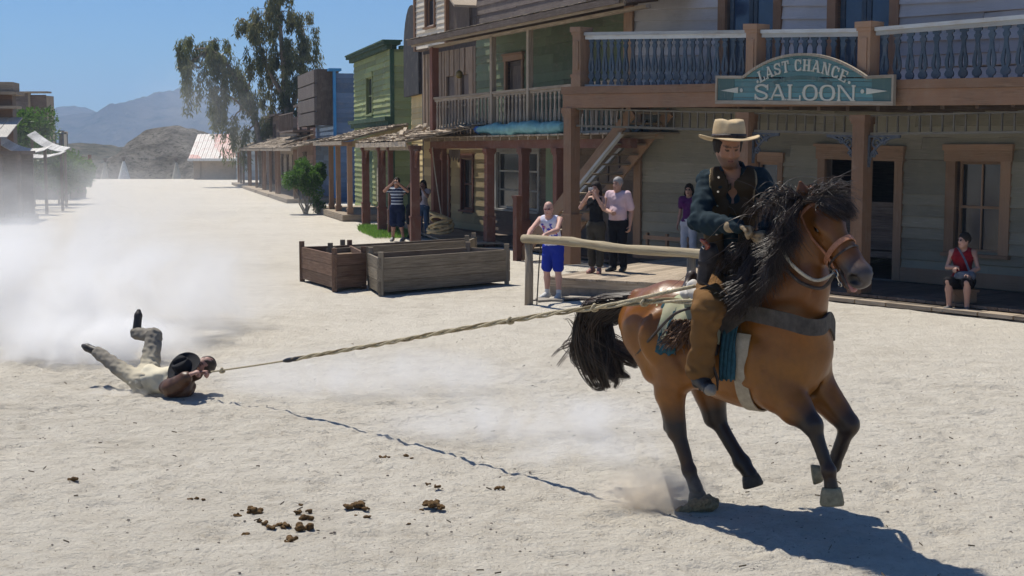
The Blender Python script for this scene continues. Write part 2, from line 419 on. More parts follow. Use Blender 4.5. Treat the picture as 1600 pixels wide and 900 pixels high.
def window(fr, parent, u0, u1, z0, z1, v, trim, gl, cols=2, rows=2, tw=.12, cap=.05, name='window', deep=.07, sash=None, label=None):
    """a window part: casing, with sash bars and panes as its pieces"""
    mb = MB(fr); p = .062
    mb.box((u0 - tw, v - p, z0 - .01), (u0, v + deep, z1)); mb.box((u1, v - p, z0 - .01), (u1 + tw, v + deep, z1))
    mb.box((u0 - tw - .03, v - p - .015, z1), (u1 + tw + .03, v + deep, z1 + tw)); mb.box((u0 - tw - .05, v - p - .04, z1 + tw), (u1 + tw + .05, v + .02, z1 + tw + cap))
    w_ = mb.build(name, trim, parent)
    if label: w_['label'] = label
    s = MB(fr); s.box((u0 - tw - .03, v - p - .05, z0 - .07), (u1 + tw + .03, v + deep, z0 - .012)); s.build('sill', trim, w_)
    b = MB(fr); vv = v + deep; t = .035
    b.box((u0, vv - t, z0), (u0 + .05, vv, z1)); b.box((u1 - .05, vv - t, z0), (u1, vv, z1)); b.box((u0 + .05, vv - t, z0), (u1 - .05, vv, z0 + .06)); b.box((u0 + .05, vv - t, z1 - .05), (u1 - .05, vv, z1))
    for i in range(1, cols): c_ = u0 + (u1 - u0) * i / cols; b.box((c_ - .012, vv - t, z0 + .06), (c_ + .012, vv - .006, z1 - .05))
    for i in range(1, rows): c_ = z0 + (z1 - z0) * i / rows; b.box((u0 + .05, vv - t - .004, c_ - .022), (u1 - .05, vv - .004, c_ + .022))
    b.build('sash', sash or trim, w_)
    g = MB(fr); g.box((u0, vv + .001, z0), (u1, vv + .008, z1)); g.build('pane', gl, w_)
    return w_
def door(fr, parent, u0, u1, z0, z1, v, trim, leaf, tw=.12, name='door', deep=.12, glazed=None):
    mb = MB(fr); p = .066
    mb.box((u0 - tw, v - p, z0), (u0, v + deep, z1)); mb.box((u1, v - p, z0), (u1 + tw, v + deep, z1)); mb.box((u0 - tw - .03, v - p - .02, z1), (u1 + tw + .03, v + deep, z1 + tw * 1.3))
    mb.box((u0 - tw - .06, v - p - .06, z1 + tw * 1.3), (u1 + tw + .06, v + .02, z1 + tw * 1.3 + .05))
    f = mb.build('door_frame', trim, parent)
    if leaf is not None:
        b = MB(fr); vv = v + deep; n = 2 if u1 - u0 > 1.1 else 1
        for i in range(n):
            a = u0 + (u1 - u0) * i / n + .01; c = u0 + (u1 - u0) * (i + 1) / n - .01
            b.box((a, vv - .02, z0 + .01), (c, vv, z1))
            for zz0, zz1 in ((z0 + .02, z0 + .22), (z0 + (z1 - z0) * .42, z0 + (z1 - z0) * .42 + .12), (z1 - .14, z1 - .01)): b.box((a, vv - .05, zz0), (c, vv - .021, zz1))
            for aa, cc in ((a, a + .1), (c - .1, c)): b.box((aa, vv - .047, z0 + .22), (cc, vv - .0215, z1 - .14))
        d = b.build('door', leaf, f)
        if glazed:
            g = MB(fr)
            for i in range(n):
                a = u0 + (u1 - u0) * i / n + .12; c = u0 + (u1 - u0) * (i + 1) / n - .12
                g.box((a, vv - .028, z0 + (z1 - z0) * .42 + .13), (c, vv - .0212, z1 - .15))
            g.build('door_glass', glazed, f)
    return f
def baluster_profile(h, w):
    """flat sawn baluster with a keyhole slot, half outline (halfwidth, height)"""
    pr = [(.0, .36), (.06, .36), (.075, .20), (.11, .20), (.15, .44), (.19, .48), (.23, .40), (.26, .28), (.30, .40), (.38, .48), (.48, .42), (.60, .26), (.72, .18), (.80, .22), (.84, .34), (.875, .36), (.90, .22), (.94, .22), (.955, .42), (1, .42)]
    return [(w * b, h * a) for a, b in pr]
def baluster(mb, u, v, z0, z1, w, th=.03, slot=True):
    h = z1 - z0; pr = baluster_profile(h, w); rnd = random.random(); prev = pr[0]
    for a, b in zip(pr, pr[1:]):
        za, zb = z0 + a[1], z0 + b[1]
        sl = slot and .3 < (a[1] + b[1]) / 2 / h < .55
        def hx(l0, r0, l1, r1):
            mb.hexa([(u + l0, v, za), (u + r0, v, za), (u + r0, v + th, za), (u + l0, v + th, za), (u + l1, v, zb), (u + r1, v, zb), (u + r1, v + th, zb), (u + l1, v + th, zb)], rnd)
        if sl:
            k0, k1 = w * .13 * (1 - abs(a[1] / h - .4) * 4.5), w * .13 * (1 - abs(b[1] / h - .4) * 4.5)
            k0, k1 = max(k0, .001), max(k1, .001)
            hx(-a[0], -k0, -b[0], -k1); hx(k0, a[0], k1, b[0])
        else: hx(-a[0], a[0], -b[0], b[0])
def railing(fr, parent, u0, u1, v, zb, zt, mat_rail, mat_bal, step=.2, w=.15, name='balustrade', slot=True, railth=.06, post_every=None):
    r = MB(fr); r.box((u0, v - .05, zt), (u1, v + .06, zt + railth)); r.box((u0, v - .015, zt - .07), (u1, v + .035, zt)); r.box((u0, v - .02, zb), (u1, v + .04, zb + .05))
    rl = r.build('handrail', mat_rail, parent)
    n = int((u1 - u0) / step); off = (u1 - u0 - n * step) / 2
    for i in range(n):
        b = MB(fr); baluster(b, u0 + off + step * (i + .5), v, zb + .052, zt - .072, w, slot=slot); b.build('baluster', mat_bal, parent)
    return rl
def post(fr, parent, u, v, z0, z1, w, mat, cap=True, basecap=None, panel=False, name='post', dirn=0):
    mb = MB(fr); h = w / 2; r = random.random()
    mb.box((u - h, v - h, z0), (u + h, v + h, z1), r)
    if cap:
        mb.box((u - h - .04, v - h - .04, z1 - .10), (u + h + .04, v + h + .04, z1 - .002), r); mb.box((u - h - .02, v - h - .02, z1 - .15), (u + h + .02, v + h + .02, z1 - .101), r)
    if basecap:
        mb.box((u - h - .035, v - h - .035, z0 + basecap), (u + h + .035, v + h + .035, z0 + basecap + .05), r)
        mb.box((u - h - .02, v - h - .02, z0), (u + h + .02, v + h + .02, z0 + basecap - .002), r)
    if panel:
        mb.box((u - h * .55, v - h - .02, z0 + .32), (u + h * .55, v - h - .001, z1 - .26), r)
    return mb.build(name, mat, parent)
def shingles(fr, parent, u0, u1, v0, z0, v1, z1, mat, row=.16, w=.17, name='shingle_roof', messy=.02, under=None):
    """a slope from the eave (v0,z0) up to (v1,z1)"""
    L = math.hypot(v1 - v0, z1 - z0); n = max(2, int(L / row)); mb = MB(fr); dv, dz = (v1 - v0) / L, (z1 - z0) / L
    nv, nz = -dz, dv
    for i in range(n + 1):
        s0 = i * row - random.uniform(0, .02); u = u0 - random.uniform(0, w)
        while u < u1:
            ww = w * random.uniform(.6, 1.35); s = s0 + random.uniform(-messy, messy); l = row * 1.55; lift = .03 + random.uniform(0, messy * 1.2); tl = random.uniform(-messy, messy)
            a = (v0 + dv * s, z0 + dz * s); c = (v0 + dv * min(s + l, L), z0 + dz * min(s + l, L)); t = .014
            mb.hexa([(u + .005, a[0] + nv * lift, a[1] + nz * lift + tl * .3), (u + ww - .005, a[0] + nv * lift, a[1] + nz * lift - tl * .3), (u + ww - .005, c[0] + nv * .006, c[1] + nz * .006), (u + .005, c[0] + nv * .006, c[1] + nz * .006),
                     (u + .005, a[0] + nv * (lift + t), a[1] + nz * (lift + t) + tl * .3), (u + ww - .005, a[0] + nv * (lift + t), a[1] + nz * (lift + t) - tl * .3), (u + ww - .005, c[0] + nv * (.006 + t), c[1] + nz * (.006 + t)), (u + .005, c[0] + nv * (.006 + t), c[1] + nz * (.006 + t))])
            u += ww
    rf = mb.build(name, mat, parent)
    d = MB(fr); k = (v1 - v0) * 0
    t = .03
    d.hexa([(u0, v0, z0 - t), (u1, v0, z0 - t), (u1, v1, z1 - t), (u0, v1, z1 - t), (u0, v0, z0), (u1, v0, z0), (u1, v1, z1), (u0, v1, z1)])
    d.box((u0, v0 - .03, z0 - .13), (u1, v0 - .001, z0 + .01))
    d.build('roof_boards', under or mat, rf)
    return rf

GREY = wood('grey_clapboard', (.16, .145, .115), (.34, .31, .25), (.27, .25, .19), .42)
LILAC = wood('faded_lilac_clapboard', (.30, .28, .27), (.52, .49, .48), (.46, .44, .44), .42)
BROWN = wood('brown_stained_wood', (.15, .085, .05), (.30, .19, .12), (.26, .15, .09), .45)
TRIM = wood('pale_brown_trim', (.20, .125, .075), (.38, .25, .165), (.33, .205, .13), .45)
BLUE = wood('blue_painted_wood', (.10, .13, .17), (.2, .22, .25), (.06, .088, .12), .35)
RAILW = wood('sun_bleached_rail', (.30, .29, .27), (.52, .50, .47), (.46, .48, .48), .45)
OLD = wood('old_grey_wood', (.20, .155, .11), (.42, .345, .26), None)
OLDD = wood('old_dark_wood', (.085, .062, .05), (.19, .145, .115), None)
MAROON = wood('maroon_post_paint', (.14, .085, .06), (.28, .18, .14), (.19, .085, .06), .38)
GREEN = wood('green_painted_clapboard', (.26, .27, .16), (.46, .45, .30), (.27, .31, .135), .38)
DKGREEN = wood('dark_green_trim', (.06, .09, .05), (.12, .15, .09), (.04, .085, .05), .4)
BLUEW = wood('faded_blue_clapboard', (.10, .13, .2), (.22, .26, .34), (.12, .175, .27), .4)
SHAKE = wood('split_shingles', (.24, .19, .14), (.46, .38, .29), None, vary=.8)
PLASTER = wood('ochre_boards', (.25, .19, .11), (.42, .33, .2), (.40, .31, .17), .4)
CREAM = wood('cream_clapboard', (.36, .31, .25), (.60, .54, .45), (.62, .55, .45), .4)
GREENUP = wood('mossy_green_boards', (.12, .115, .075), (.24, .235, .155), (.16, .195, .12), .42)
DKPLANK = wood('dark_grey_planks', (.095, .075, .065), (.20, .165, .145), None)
GL = glass(); DARK = plain('dark_interior', (.012, .010, .009), .9)
YEL = wood('yellow_clapboard', (.4, .3, .15), (.62, .5, .28), (.66, .50, .24), .4)
CURT = plain('pale_curtain', (.42, .41, .37), .9, var=.2, scale=5)

# ---------------------------------------------------------------- the saloon
RAT = .77; sd_ = np.array([RAT, -1.0]); sd_ /= np.linalg.norm(sd_)
P1600 = np.array(G(1600, 500)[:2])
FS = Frame(P1600, sd_)                                  # u = 0 at the deck edge where the photograph ends, negative to the left
uL = FS.u(893, 0.12, 300); uM = FS.u(1167, .12, 300); uR = FS.u(1346, .12, 300)
def zsag(u, z): return z * (1 + .0125 * max(0.0, uR - u) * min(1, z / 3.0)) if z > .6 else z
FS.zf = zsag
def FSZ(px, py, v):                                     # picture point -> local u, unsagged z
    u, z = FS.hit(px, py, v); k = .0125 * max(0.0, uR - u)
    return u, (z / (1 + k) if z > .6 else z)
DW = 2.3                                                # porch depth
SAL = thing('saloon_building', 'grey clapboard saloon with a blue railed balcony over its porch', 'building', FS(0, 1.5, 0))
U0, U1 = uL - .15, 4.5
wl = FSZ(1000, 300, DW)[0]
BEAM0, BEAM1, FLOOR, RTOP = 3.08, 3.33, 3.42, 4.42
def hole(x0, y0, x1, y1, v=DW):
    a, zt = FSZ(x0, y0, v); c, zb = FSZ(x1, y1, v); return (a, c, zb, zt)
dr = hole(1292, 247, 1396, 450); dr = (dr[0], dr[1], .17, dr[3])
wn1 = hole(1496, 252, 1562, 398)
wn0 = hole(1185, 250, 1215, 420)
wn0 = (wn0[0], wn0[1], .95, wn0[3])
holes = [dr, wn1, wn0]
clapboard(FS, wl, U1, DW, .17, 3.30, .195, holes, th=.042, jit=.014).build('ground_floor_wall', GREY, SAL)
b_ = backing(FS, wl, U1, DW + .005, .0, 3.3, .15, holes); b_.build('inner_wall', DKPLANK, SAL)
bb = MB(FS); bb.box((wl, DW - .085, .17), (dr[0] - .19, DW - .062, .42)); bb.box((dr[1] + .19, DW - .085, .17), (U1, DW - .062, .42)); bb.build('skirting_board', TRIM, SAL)
window(FS, SAL, *wn1[:2], *wn1[2:], DW, TRIM, GL, 2, 2, .19, .1, deep=.12, label='tall sash window with brown casing and pale curtain')
cu = MB(FS); cu.box((wn1[0] + .06, DW + .132, wn1[2] + .02), (wn1[1] - .3, DW + .14, (wn1[2] + wn1[3]) / 2 + .05)); cu.build('curtain', CURT, SAL)
window(FS, SAL, *wn0[:2], *wn0[2:], DW, TRIM, GL, 1, 2, .12, .06)
door(FS, SAL, *dr[:2], *dr[2:], DW, TRIM, None, .17)
# swing doors and the dark room behind
sw = MB(FS)
for a, c in ((dr[0] + .02, (dr[0] + dr[1]) / 2 - .01), ((dr[0] + dr[1]) / 2 + .01, dr[1] - .02)):
    sw.box((a, DW + .05, .55), (a + .07, DW + .08, 1.55)); sw.box((c - .07, DW + .05, .55), (c, DW + .08, 1.55)); sw.box((a + .07, DW + .05, .55), (c - .07, DW + .08, .66)); sw.box((a + .07, DW + .05, 1.46), (c - .07, DW + .08, 1.55))
    z = .69
    while z < 1.43: sw.hexa([(a + .07, DW + .052, z), (c - .07, DW + .052, z), (c - .07, DW + .06, z), (a + .07, DW + .06, z), (a + .07, DW + .07, z + .045), (c - .07, DW + .07, z + .045), (c - .07, DW + .078, z + .045), (a + .07, DW + .078, z + .045)]); z += .055
sw.build('swing_doors', OLDD, SAL)
rm = MB(FS)
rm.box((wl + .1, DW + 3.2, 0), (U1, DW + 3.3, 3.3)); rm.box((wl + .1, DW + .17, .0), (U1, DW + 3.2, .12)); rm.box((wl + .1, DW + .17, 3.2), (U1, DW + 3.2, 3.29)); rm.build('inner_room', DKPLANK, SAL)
# left end wall, upper storey, roof
UPL = FSZ(985, 30, DW)[0]
up = [hole(1137, -40, 1208, 200), hole(1310, -40, 1388, 200)]
FB = FLOOR + .03
up = [(a, c, FB, 5.75) for a, c, _, _ in up]
clapboard(FS, UPL + .02, U1, DW, FB, 7.2, .225, up, jit=.02, th=.042).build('upper_wall', LILAC, SAL)
backing(FS, UPL, U1, DW + .005, 3.31, 7.2, .15, up).build('upper_inner_wall', DKPLANK, SAL)
for i, h in enumerate(up): door(FS, SAL, *h, DW, BROWN, BLUE, .2, glazed=glass('blue_dark_glass', (.015, .03, .06)))
em = MB(FS); em.box((wl, DW + .16, 0), (wl + .12, DW + 6, 7.2)); em.build('end_wall', DKPLANK, SAL)
ct = MB(FS)
ct.box((UPL - .12, DW - .09, FB), (UPL + .16, DW - .03, 7.2)); ct.box((wl - .12, DW - .09, .17), (wl + .1, DW - .032, 3.3)); ct.box((UPL - .12, DW - .0295, FB), (UPL - .04, DW + .3, 7.2))
ct.build('corner_board', TRIM, SAL)
rf = MB(FS); rf.box((UPL - .3, DW - .25, 7.2), (U1, DW + 6, 7.35)); rf.build('roof', OLDD, SAL)
# balcony deck, beams, joists
bk = MB(FS)
bk.box((U0, 0, BEAM0), (U1, .24, BEAM1)); bk.box((U0 - .02, -.03, BEAM1 + .003), (U1, .3, FLOOR + .05)); bk.box((U0, .245, BEAM0), (U0 + .2, DW, BEAM1)); bk.build('balcony_beam', BROWN, SAL)
dk = MB(FS); u = U0
while u < U1: dk.box((u, .305, FLOOR - .035), (u + .172, DW - .04, FLOOR)); u += .18
dk.build('balcony_floor', OLDD, SAL)
js = MB(FS); u = U0 + .3
while u < U1: js.box((u, .245, BEAM0 + .06), (u + .07, DW - .06, BEAM1 + .045)); u += .62
js.build('joists', OLDD, SAL)
# frieze of slats under the beam
for a, c in ((uL + .16, uM - .16), (uM + .16, uR - .16), (uR + .16, U1)):
    sp = MB(FS); sp.box((a, .10, BEAM0 - .33), (c, .14, BEAM0 - .29)); sp.box((a, .10, BEAM0 - .03), (c, .14, BEAM0 - .002)); u = a + .1
    while u < c: sp.box((u, .105, BEAM0 - .289), (u + .022, .135, BEAM0 - .031)); u += .21
    sp.build('frieze', wood('dull_frieze_wood', (.09, .08, .06), (.17, .15, .115)), SAL)
for u in (uL, uM, uR, uR + 3.4): post(FS, SAL, u, .12, .15, BEAM0 - .002, .24, BROWN, True, .95 if u < uR - .1 else .3)
# scrolled brackets
IRON = plain('grey_blue_bracket_paint', (.085, .095, .11), .7, var=.4, scale=20)
def scroll(mb, cu_, cz, r0, sgn, turns=1.3, w=.02):
    pts = []
    for i in range(18):
        t = i / 17; a = t * turns * 2 * math.pi; r = r0 * (1 - .8 * t); pts.append((cu_ + sgn * r * math.cos(a), .12, cz + r * math.sin(a)))
    mb.tube(pts, w, 5)
for u, sg in ((uM, 1), (uR, -1), (uR, 1)):
    br = MB(FS); zt = BEAM0 - .335; n = 10; L = .62; D = .52
    br.box((min(u + sg * .125, u + sg * (.125 + L)), .10, zt - .035), (max(u + sg * .125, u + sg * (.125 + L)), .14, zt))
    br.box((min(u + sg * .121, u + sg * .155), .10, zt - D), (max(u + sg * .121, u + sg * .155), .14, zt - .037))
    pr = [(u + sg * (.14 + (L - .02) * (1 - math.cos(t))), .12, zt - D + (D - .03) * math.sin(t)) for t in [i * math.pi / 2 / n for i in range(n + 1)]]
    br.tube(pr, .022, 5)
    scroll(br, u + sg * .28, zt - .14, .105, sg); scroll(br, u + sg * .23, zt - .31, .065, sg); scroll(br, u + sg * .44, zt - .10, .06, sg)
    br.build('bracket', IRON, SAL)
# balcony posts and balustrade
bp = [FSZ(908, 90, .12)[0], FSZ(1181, 90, .12)[0], FSZ(1357, 90, .12)[0], FSZ(1357, 90, .12)[0] + 3.6]
for u in bp: post(FS, SAL, u, .12, FLOOR + .052, RTOP + .16, .25, TRIM, True, .18, True, name='balcony_post')
for a, c in zip(bp, bp[1:]): railing(FS, SAL, a + .16, c - .16, .1, FLOOR + .052, RTOP, RAILW, BLUE, .205 if c < bp[2] + .1 else .245, .17)
sd2 = MB(FS); sd2.box((bp[0] - .03, .28, RTOP), (bp[0] + .06, DW, RTOP + .06)); sd2.build('handrail', RAILW, SAL)
# porch deck
pd = MB(FS); u = uM - 1.6; PDL = u
while u < U1: pd.box((u, .0, .10), (u + random.uniform(.17, .18), DW - .055, .145)); u += .185
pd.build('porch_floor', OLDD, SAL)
pe = MB(FS); u = PDL
while u < U1: L = random.uniform(.5, .9); pe.box((u, -.32, .02 + random.uniform(0, .012)), (u + L - .03, -.02, .085)); u += L
pe.build('edge_planks', OLD, SAL)
# raised deck at the left where the spectators stand
pl = MB(FS); ul_ = FSZ(852, 440, .4)[0]; a = ul_
UPD = FSZ(1085, 430, 0)[0]
da, db_ = np.array(G(853, 432.5, .325)[:2]), np.array(G(1085, 445, .325)[:2]); FD = Frame(da, db_ - da); DLn = float(np.linalg.norm(db_ - da))
pl = MB(FD); a = 0
while a < DLn + .8: pl.box((a, -.02 + random.uniform(-.02, .02), .285), (a + .19, 7.5, .325)); a += .197
pl.box((0, .0, .17), (DLn + .8, .03, .284)); pl.build('raised_deck', OLD, SAL)
rs = MB(FS)
rs.f = FD
rs.box((.05, .05, 0), (DLn + .8, .15, .284))
rs.build('deck_riser', plain('deck_stone_blocks', (.25, .22, .19), .9, var=.3, scale=8, bmp=.01), SAL)
# cornered bench along the wall behind the raised deck rail
bn = MB(FS); a0, a1 = FSZ(1008, 440, DW - .5)[0], FSZ(1070, 440, DW - .5)[0]
for u in (a0, (a0 + a1) / 2, a1): bn.box((u, DW - .5, .327), (u + .06, DW - .44, .75))
bn.box((a0 - .05, DW - .515, .62), (a1 + .1, DW - .5, .70)); bn.box((a0 - .05, DW - .515, .40), (a1 + .1, DW - .5, .46)); bn.build('deck_rail', TRIM, SAL)

# outside stairs between the two big buildings
ST = thing('staircase', 'open wooden outside staircase with saw-cut balusters beside the saloon corner post', 'staircase', FS(wl - 1.6, 1.6, 0))
s0 = FS.hit(812, 350, 1.0); sv = 1.0
# rises to the right, parallel to the front
stair_u0 = s0[0]; SW = 1.1
pA = FS.hit(812, 342, sv); pB = FS.hit(938, 202, sv)
slope = (pB[1] - pA[1]) / (pB[0] - pA[0])
pC = FS.hit(905, 290, sv - .35); 
def hr(mb, v, ua, za, ub, zb): mb.bar((ua, v, za), (ub, v, zb), .09, .06)
h1 = MB(Frame(FS.o, FS.d)); hr(h1, sv + SW, pA[0], pA[1], pB[0] + .25, pB[1] + .25 * slope); h1.build('handrail', RAILW, ST)
qA = FS.hit(899, 298, sv); qB = FS.hit(972, 208, sv)
h2_ = MB(Frame(FS.o, FS.d)); hr(h2_, sv, qA[0], qA[1], qB[0], qB[1]); h2_.build('handrail', RAILW, ST)
FN = Frame(FS.o, FS.d)
st = MB(FN); n = 15; u = pA[0] + .1; topu = qB[0] + .3
sl2 = (3.3 - .1) / (topu - u)
for i in range(n):
    uu = u + (topu - u) * i / n; zz = .1 + (uu - u) * sl2 + .2
    t_ = MB(FN); t_.box((uu, sv + .05, zz - .04), (uu + (topu - u) / n + .03, sv + SW - .05, zz)); t_.build('tread', OLD, ST)
st.bar((u - .1, sv + .02, 0.08), (topu, sv + .02, 3.3), .05, .26); st.bar((u - .1, sv + SW - .02, .08), (topu, sv + SW - .02, 3.3), .05, .22); st.build('stringer', TRIM, ST)
for k in range(9):
    uu = qA[0] + (qB[0] - qA[0]) * (k + .3) / 8; zz = qA[1] + (qB[1] - qA[1]) * (k + .3) / 8 - .05; zb_ = .1 + (uu - u) * sl2 + .25
    if zz - zb_ > .3 and uu < qB[0]:
        b = MB(FN); baluster(b, uu, sv - .02, zb_, zz, .16, slot=False); b.build('baluster', OLD, ST)
for k in range(8):
    uu = pA[0] + .3 + k * .36; zz = pA[1] + (uu - pA[0]) * slope - .05; zb_ = .1 + (uu - u) * sl2 + .25
    if zz - zb_ > .3:
        b = MB(FN); b.box((uu, sv + SW - .02, zb_), (uu + .05, sv + SW + .02, zz)); b.build('baluster', OLDD, ST)
nw = MB(FN); nu = FS.hit(808, 400, sv - .1)[0]; nw.box((nu - .07, sv - .17, 0), (nu + .07, sv - .03, 1.42)); nw.box((nu - .09, sv - .19, 1.42), (nu + .09, sv - .01, 1.48)); nw.build('newel_post', MAROON, ST)
# ---------------------------------------------------------------- the two-storey brown hotel left of the saloon
A0 = np.array(G(760, 386)[:2]); hd = np.array([.44, -1.0])
FH = Frame(A0, hd)
def hu(px, v=0.0): return FH.u(px, v)
uC = hu(676); uEnd = hu(985); uB = hu(814)
HOT = thing('hotel_building', 'weathered brown two storey building with long roofed balcony on maroon posts', 'building', FH((uC + uEnd) / 2, 1, 0))
HW = 2.0; HF = 2.88; HR = 3.93; HE = 5.5
uS = FH.u(745, HW)                                      # where the slatted left bay meets the green planks
ULW = FH.u(663, HW)
# balcony floor, beam and lower posts
b = MB(FH); b.box((uC - .2, 0, HF - .33), (uEnd, .16, HF - .13)); b.build('balcony_beam', MAROON, HOT)
b = MB(FH); u = uC - .2
while u < uEnd: b.box((u, .17, HF - .14), (u + .06, HW, HF - .045)); b.box((u, -.2, HF - .128), (u + .06, .165, HF - .045)); u += .55
b.build('joists', OLD, HOT)
b = MB(FH); u = uC - .3
while u < uEnd: b.box((u, -.28 + random.uniform(-.03, .02), HF - .04), (u + .2, HW, HF - random.uniform(0, .01))); u += .206
b.build('balcony_floor', OLD, HOT)
for px in (676, 760, 814, 868):
    u = hu(px); post(FH, HOT, u, .08, 0, HF - .33, .2, MAROON, True, .75)
for px in (676, 767, 824):
    u = hu(px); post(FH, HOT, u, .06, HF, HE - .12, .13 if px != 676 else .2, OLD if px != 676 else MAROON, False, name='balcony_post')
us = [hu(676), hu(767), hu(824), uEnd]
for a, c in zip(us, us[1:]): railing(FH, HOT, a + .1, c - .08, .04, HF + .005, HR, OLD, OLD, .235, .13, slot=True)
# walls
gh = []
def hh(x0, y0, x1, y1, v=HW):
    a, zt = FH.hit(x0, y0, v); c, zb = FH.hit(x1, y1, v); return (a, c, zb, zt)
d1 = hh(793, 85, 817, 150); d1 = (d1[0], d1[1], HF, min(d1[3], HE - .5))
clapboard(FH, uS, uEnd + 2.2, HW, HF, HE + .5, .24, [d1], jit=.02).build('upper_wall', GREENUP, HOT)
backing(FH, uS, uEnd + 2.2, HW + .005, HF, HE + .5, .15, [d1]).build('upper_inner_wall', DKPLANK, HOT)
door(FH, HOT, *d1, HW, TRIM, DKPLANK, .12)
sl = MB(FH); u = ULW
w2 = [hh(699, 90, 711, 155), hh(722, 90, 735, 155)]
w2 = [(a, c, HF, HE - .7) for a, c, _, _ in w2]
sw_ = [(a - .1, c + .1, b_, d) for a, c, b_, d in w2]
while u < uS:
    ww = random.uniform(.1, .19); bl = [h for h in w2 if h[0] - .05 < u + ww / 2 < h[1] + .05]
    t = random.uniform(.02, .07)
    if bl: sl.box((u, HW - t, bl[0][3]), (u + ww - .01, HW, HE + .1))
    else: sl.box((u, HW - t, HF + random.uniform(0, .06)), (u + ww - .01, HW, HE + .1))
    u += ww
sl.build('slatted_wall', wood('rough_slab_wood', (.15, .10, .065), (.36, .27, .19), None), HOT)
backing(FH, ULW, uS, HW + .005, HF, HE + .1, .15, w2).build('slatted_wall_backing', DKPLANK, HOT)
for h in w2:
    g = MB(FH); g.box((h[0], HW + .06, h[2]), (h[1], HW + .08, h[3])); g.box((h[0], HW - .02, (h[2] + h[3]) / 2), (h[1], HW + .05, (h[2] + h[3]) / 2 + .05)); g.build('shutter', DKPLANK, HOT)
lower = [hh(690, 250, 700, 372), hh(723, 262, 740, 345), hh(778, 250, 842, 357)]
lower = [(lower[0][0], lower[0][1] + .2, .12, 2.2), (lower[1][0], lower[1][1], .7, 2.25), (lower[2][0], lower[2][1], .85, 2.45)]
uP = FH.u(760, HW)
clapboard(FH, ULW, uP, HW, 0, HF - .05, .28, lower, jit=.01).build('ochre_wall', PLASTER, HOT)
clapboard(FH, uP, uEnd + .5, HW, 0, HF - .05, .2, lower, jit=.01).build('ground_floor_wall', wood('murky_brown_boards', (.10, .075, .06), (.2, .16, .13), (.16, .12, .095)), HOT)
backing(FH, ULW, uEnd + .5, HW + .005, 0, HF - .05, .15, lower).build('inner_wall', DKPLANK, HOT)
door(FH, HOT, *lower[0], HW, MAROON, DKPLANK, .1)
window(FH, HOT, *lower[1], HW, MAROON, GL, 1, 2, .1)
window(FH, HOT, *lower[2], HW, wood('greyish_window_paint', (.25, .23, .2), (.42, .40, .37), (.40, .39, .37)), GL, 2, 3, .12)
gc = MB(FH); a, c = FH.u(856, HW), FH.u(872, HW); gc.box((a, HW - .06, .1), (c, HW - .035, HF - .1)); gc.build('green_panel', wood('pale_green_panel', (.2, .25, .17), (.34, .4, .28), (.3, .40, .27)), HOT)
fl = MB(FH); u = ULW
while u < uEnd: fl.box((u, .25, .05), (u + .28, HW - .06, .10)); u += .285
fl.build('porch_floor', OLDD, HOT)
# scalloped valance under the balcony
va = MB(FH); u = uC
while u < uP + 1.5:
    k = random.uniform(.3, .42); va.prism([(u, HF - .35), (u + .2, HF - .35), (u + .2, HF - .35 - k * .6), (u + .1, HF - .35 - k), (u, HF - .35 - k * .6)], .5, .52); u += .205
va.build('valance', OLDD, HOT)
# eave and roof
e = MB(FH); e.box((uC - .35, -.5, HE - .10), (uEnd + .6, -.46, HE + .08)); e.box((uC - .3, -.0, HE - .13), (uEnd + .6, .12, HE - .06)); e.build('fascia', OLD, HOT)
e = MB(FH); u = uC - .3
while u < uEnd + .6: e.hexa([(u, -.455, HE - .05), (u + .07, -.455, HE - .05), (u + .07, HW, HE + .3), (u, HW, HE + .3), (u, -.455, HE + .03), (u + .07, -.455, HE + .03), (u + .07, HW, HE + .38), (u, HW, HE + .38)]); u += .6
e.build('rafters', OLDD, HOT)
shingles(FH, HOT, uC - .35, uEnd + .6, -.58, HE + .07, HW, HE + .5, SHAKE, .22, .2, 'balcony_roof', .012, OLDD)
# gable storey above: dark planks on the right, cream boards with a window on the left
uG0 = FH.u(747, HW); uG1 = FH.u(712, HW)
clapboard(FH, uG0, uEnd + 2, HW - .02, HE + .45, 9.0, .26, jit=.02).build('attic_wall', DKPLANK, HOT)
backing(FH, uG0, uEnd + 2, HW + .0, HE + .3, 9, .15).build('attic_inner_wall', OLDD, HOT)
wA = hh(681, 2, 694, 40); wA = (wA[0], wA[1], HE + .9, HE + 2.6)
clapboard(FH, ULW + .15, uG1, HW - .3, HE + .25, 9, .17, [wA], jit=.02).build('cream_gable_wall', CREAM, HOT)
backing(FH, ULW + .15, uG1, HW - .295, HE + .2, 9, .15, [wA]).build('gable_inner_wall', OLDD, HOT)
window(FH, HOT, *wA, HW - .3, BROWN, GL, 1, 2, .1)
g = MB(FH); g.box((uG1, HW - .36, HE + .2), (uG1 + .12, HW - .1, 9)); g.box((ULW, HW - .36, HE + .2), (ULW + .148, HW - .1, 9)); g.build('corner_board', BROWN, HOT)
dm = MB(FH); dm.prism([(uG1 + .12, HE + .4), (uG0 - .05, HE + .4), (uG0 - .05, HE + 1.25), (uG1 + .12, HE + 2.3)], HW - .25, HW - .15); dm.build('gable_boards', OLDD, HOT)
sr = MB(FH); sr.hexa([(uG1 + .1, HW - .75, HE + 2.3), (uG0, HW - .75, HE + 1.2), (uG0, HW + .2, HE + 1.2), (uG1 + .1, HW + .2, HE + 2.3), (uG1 + .1, HW - .75, HE + 2.37), (uG0, HW - .75, HE + 1.27), (uG0, HW + .2, HE + 1.27), (uG1 + .1, HW + .2, HE + 2.37)]); sr.build('dormer_roof', SHAKE, HOT)
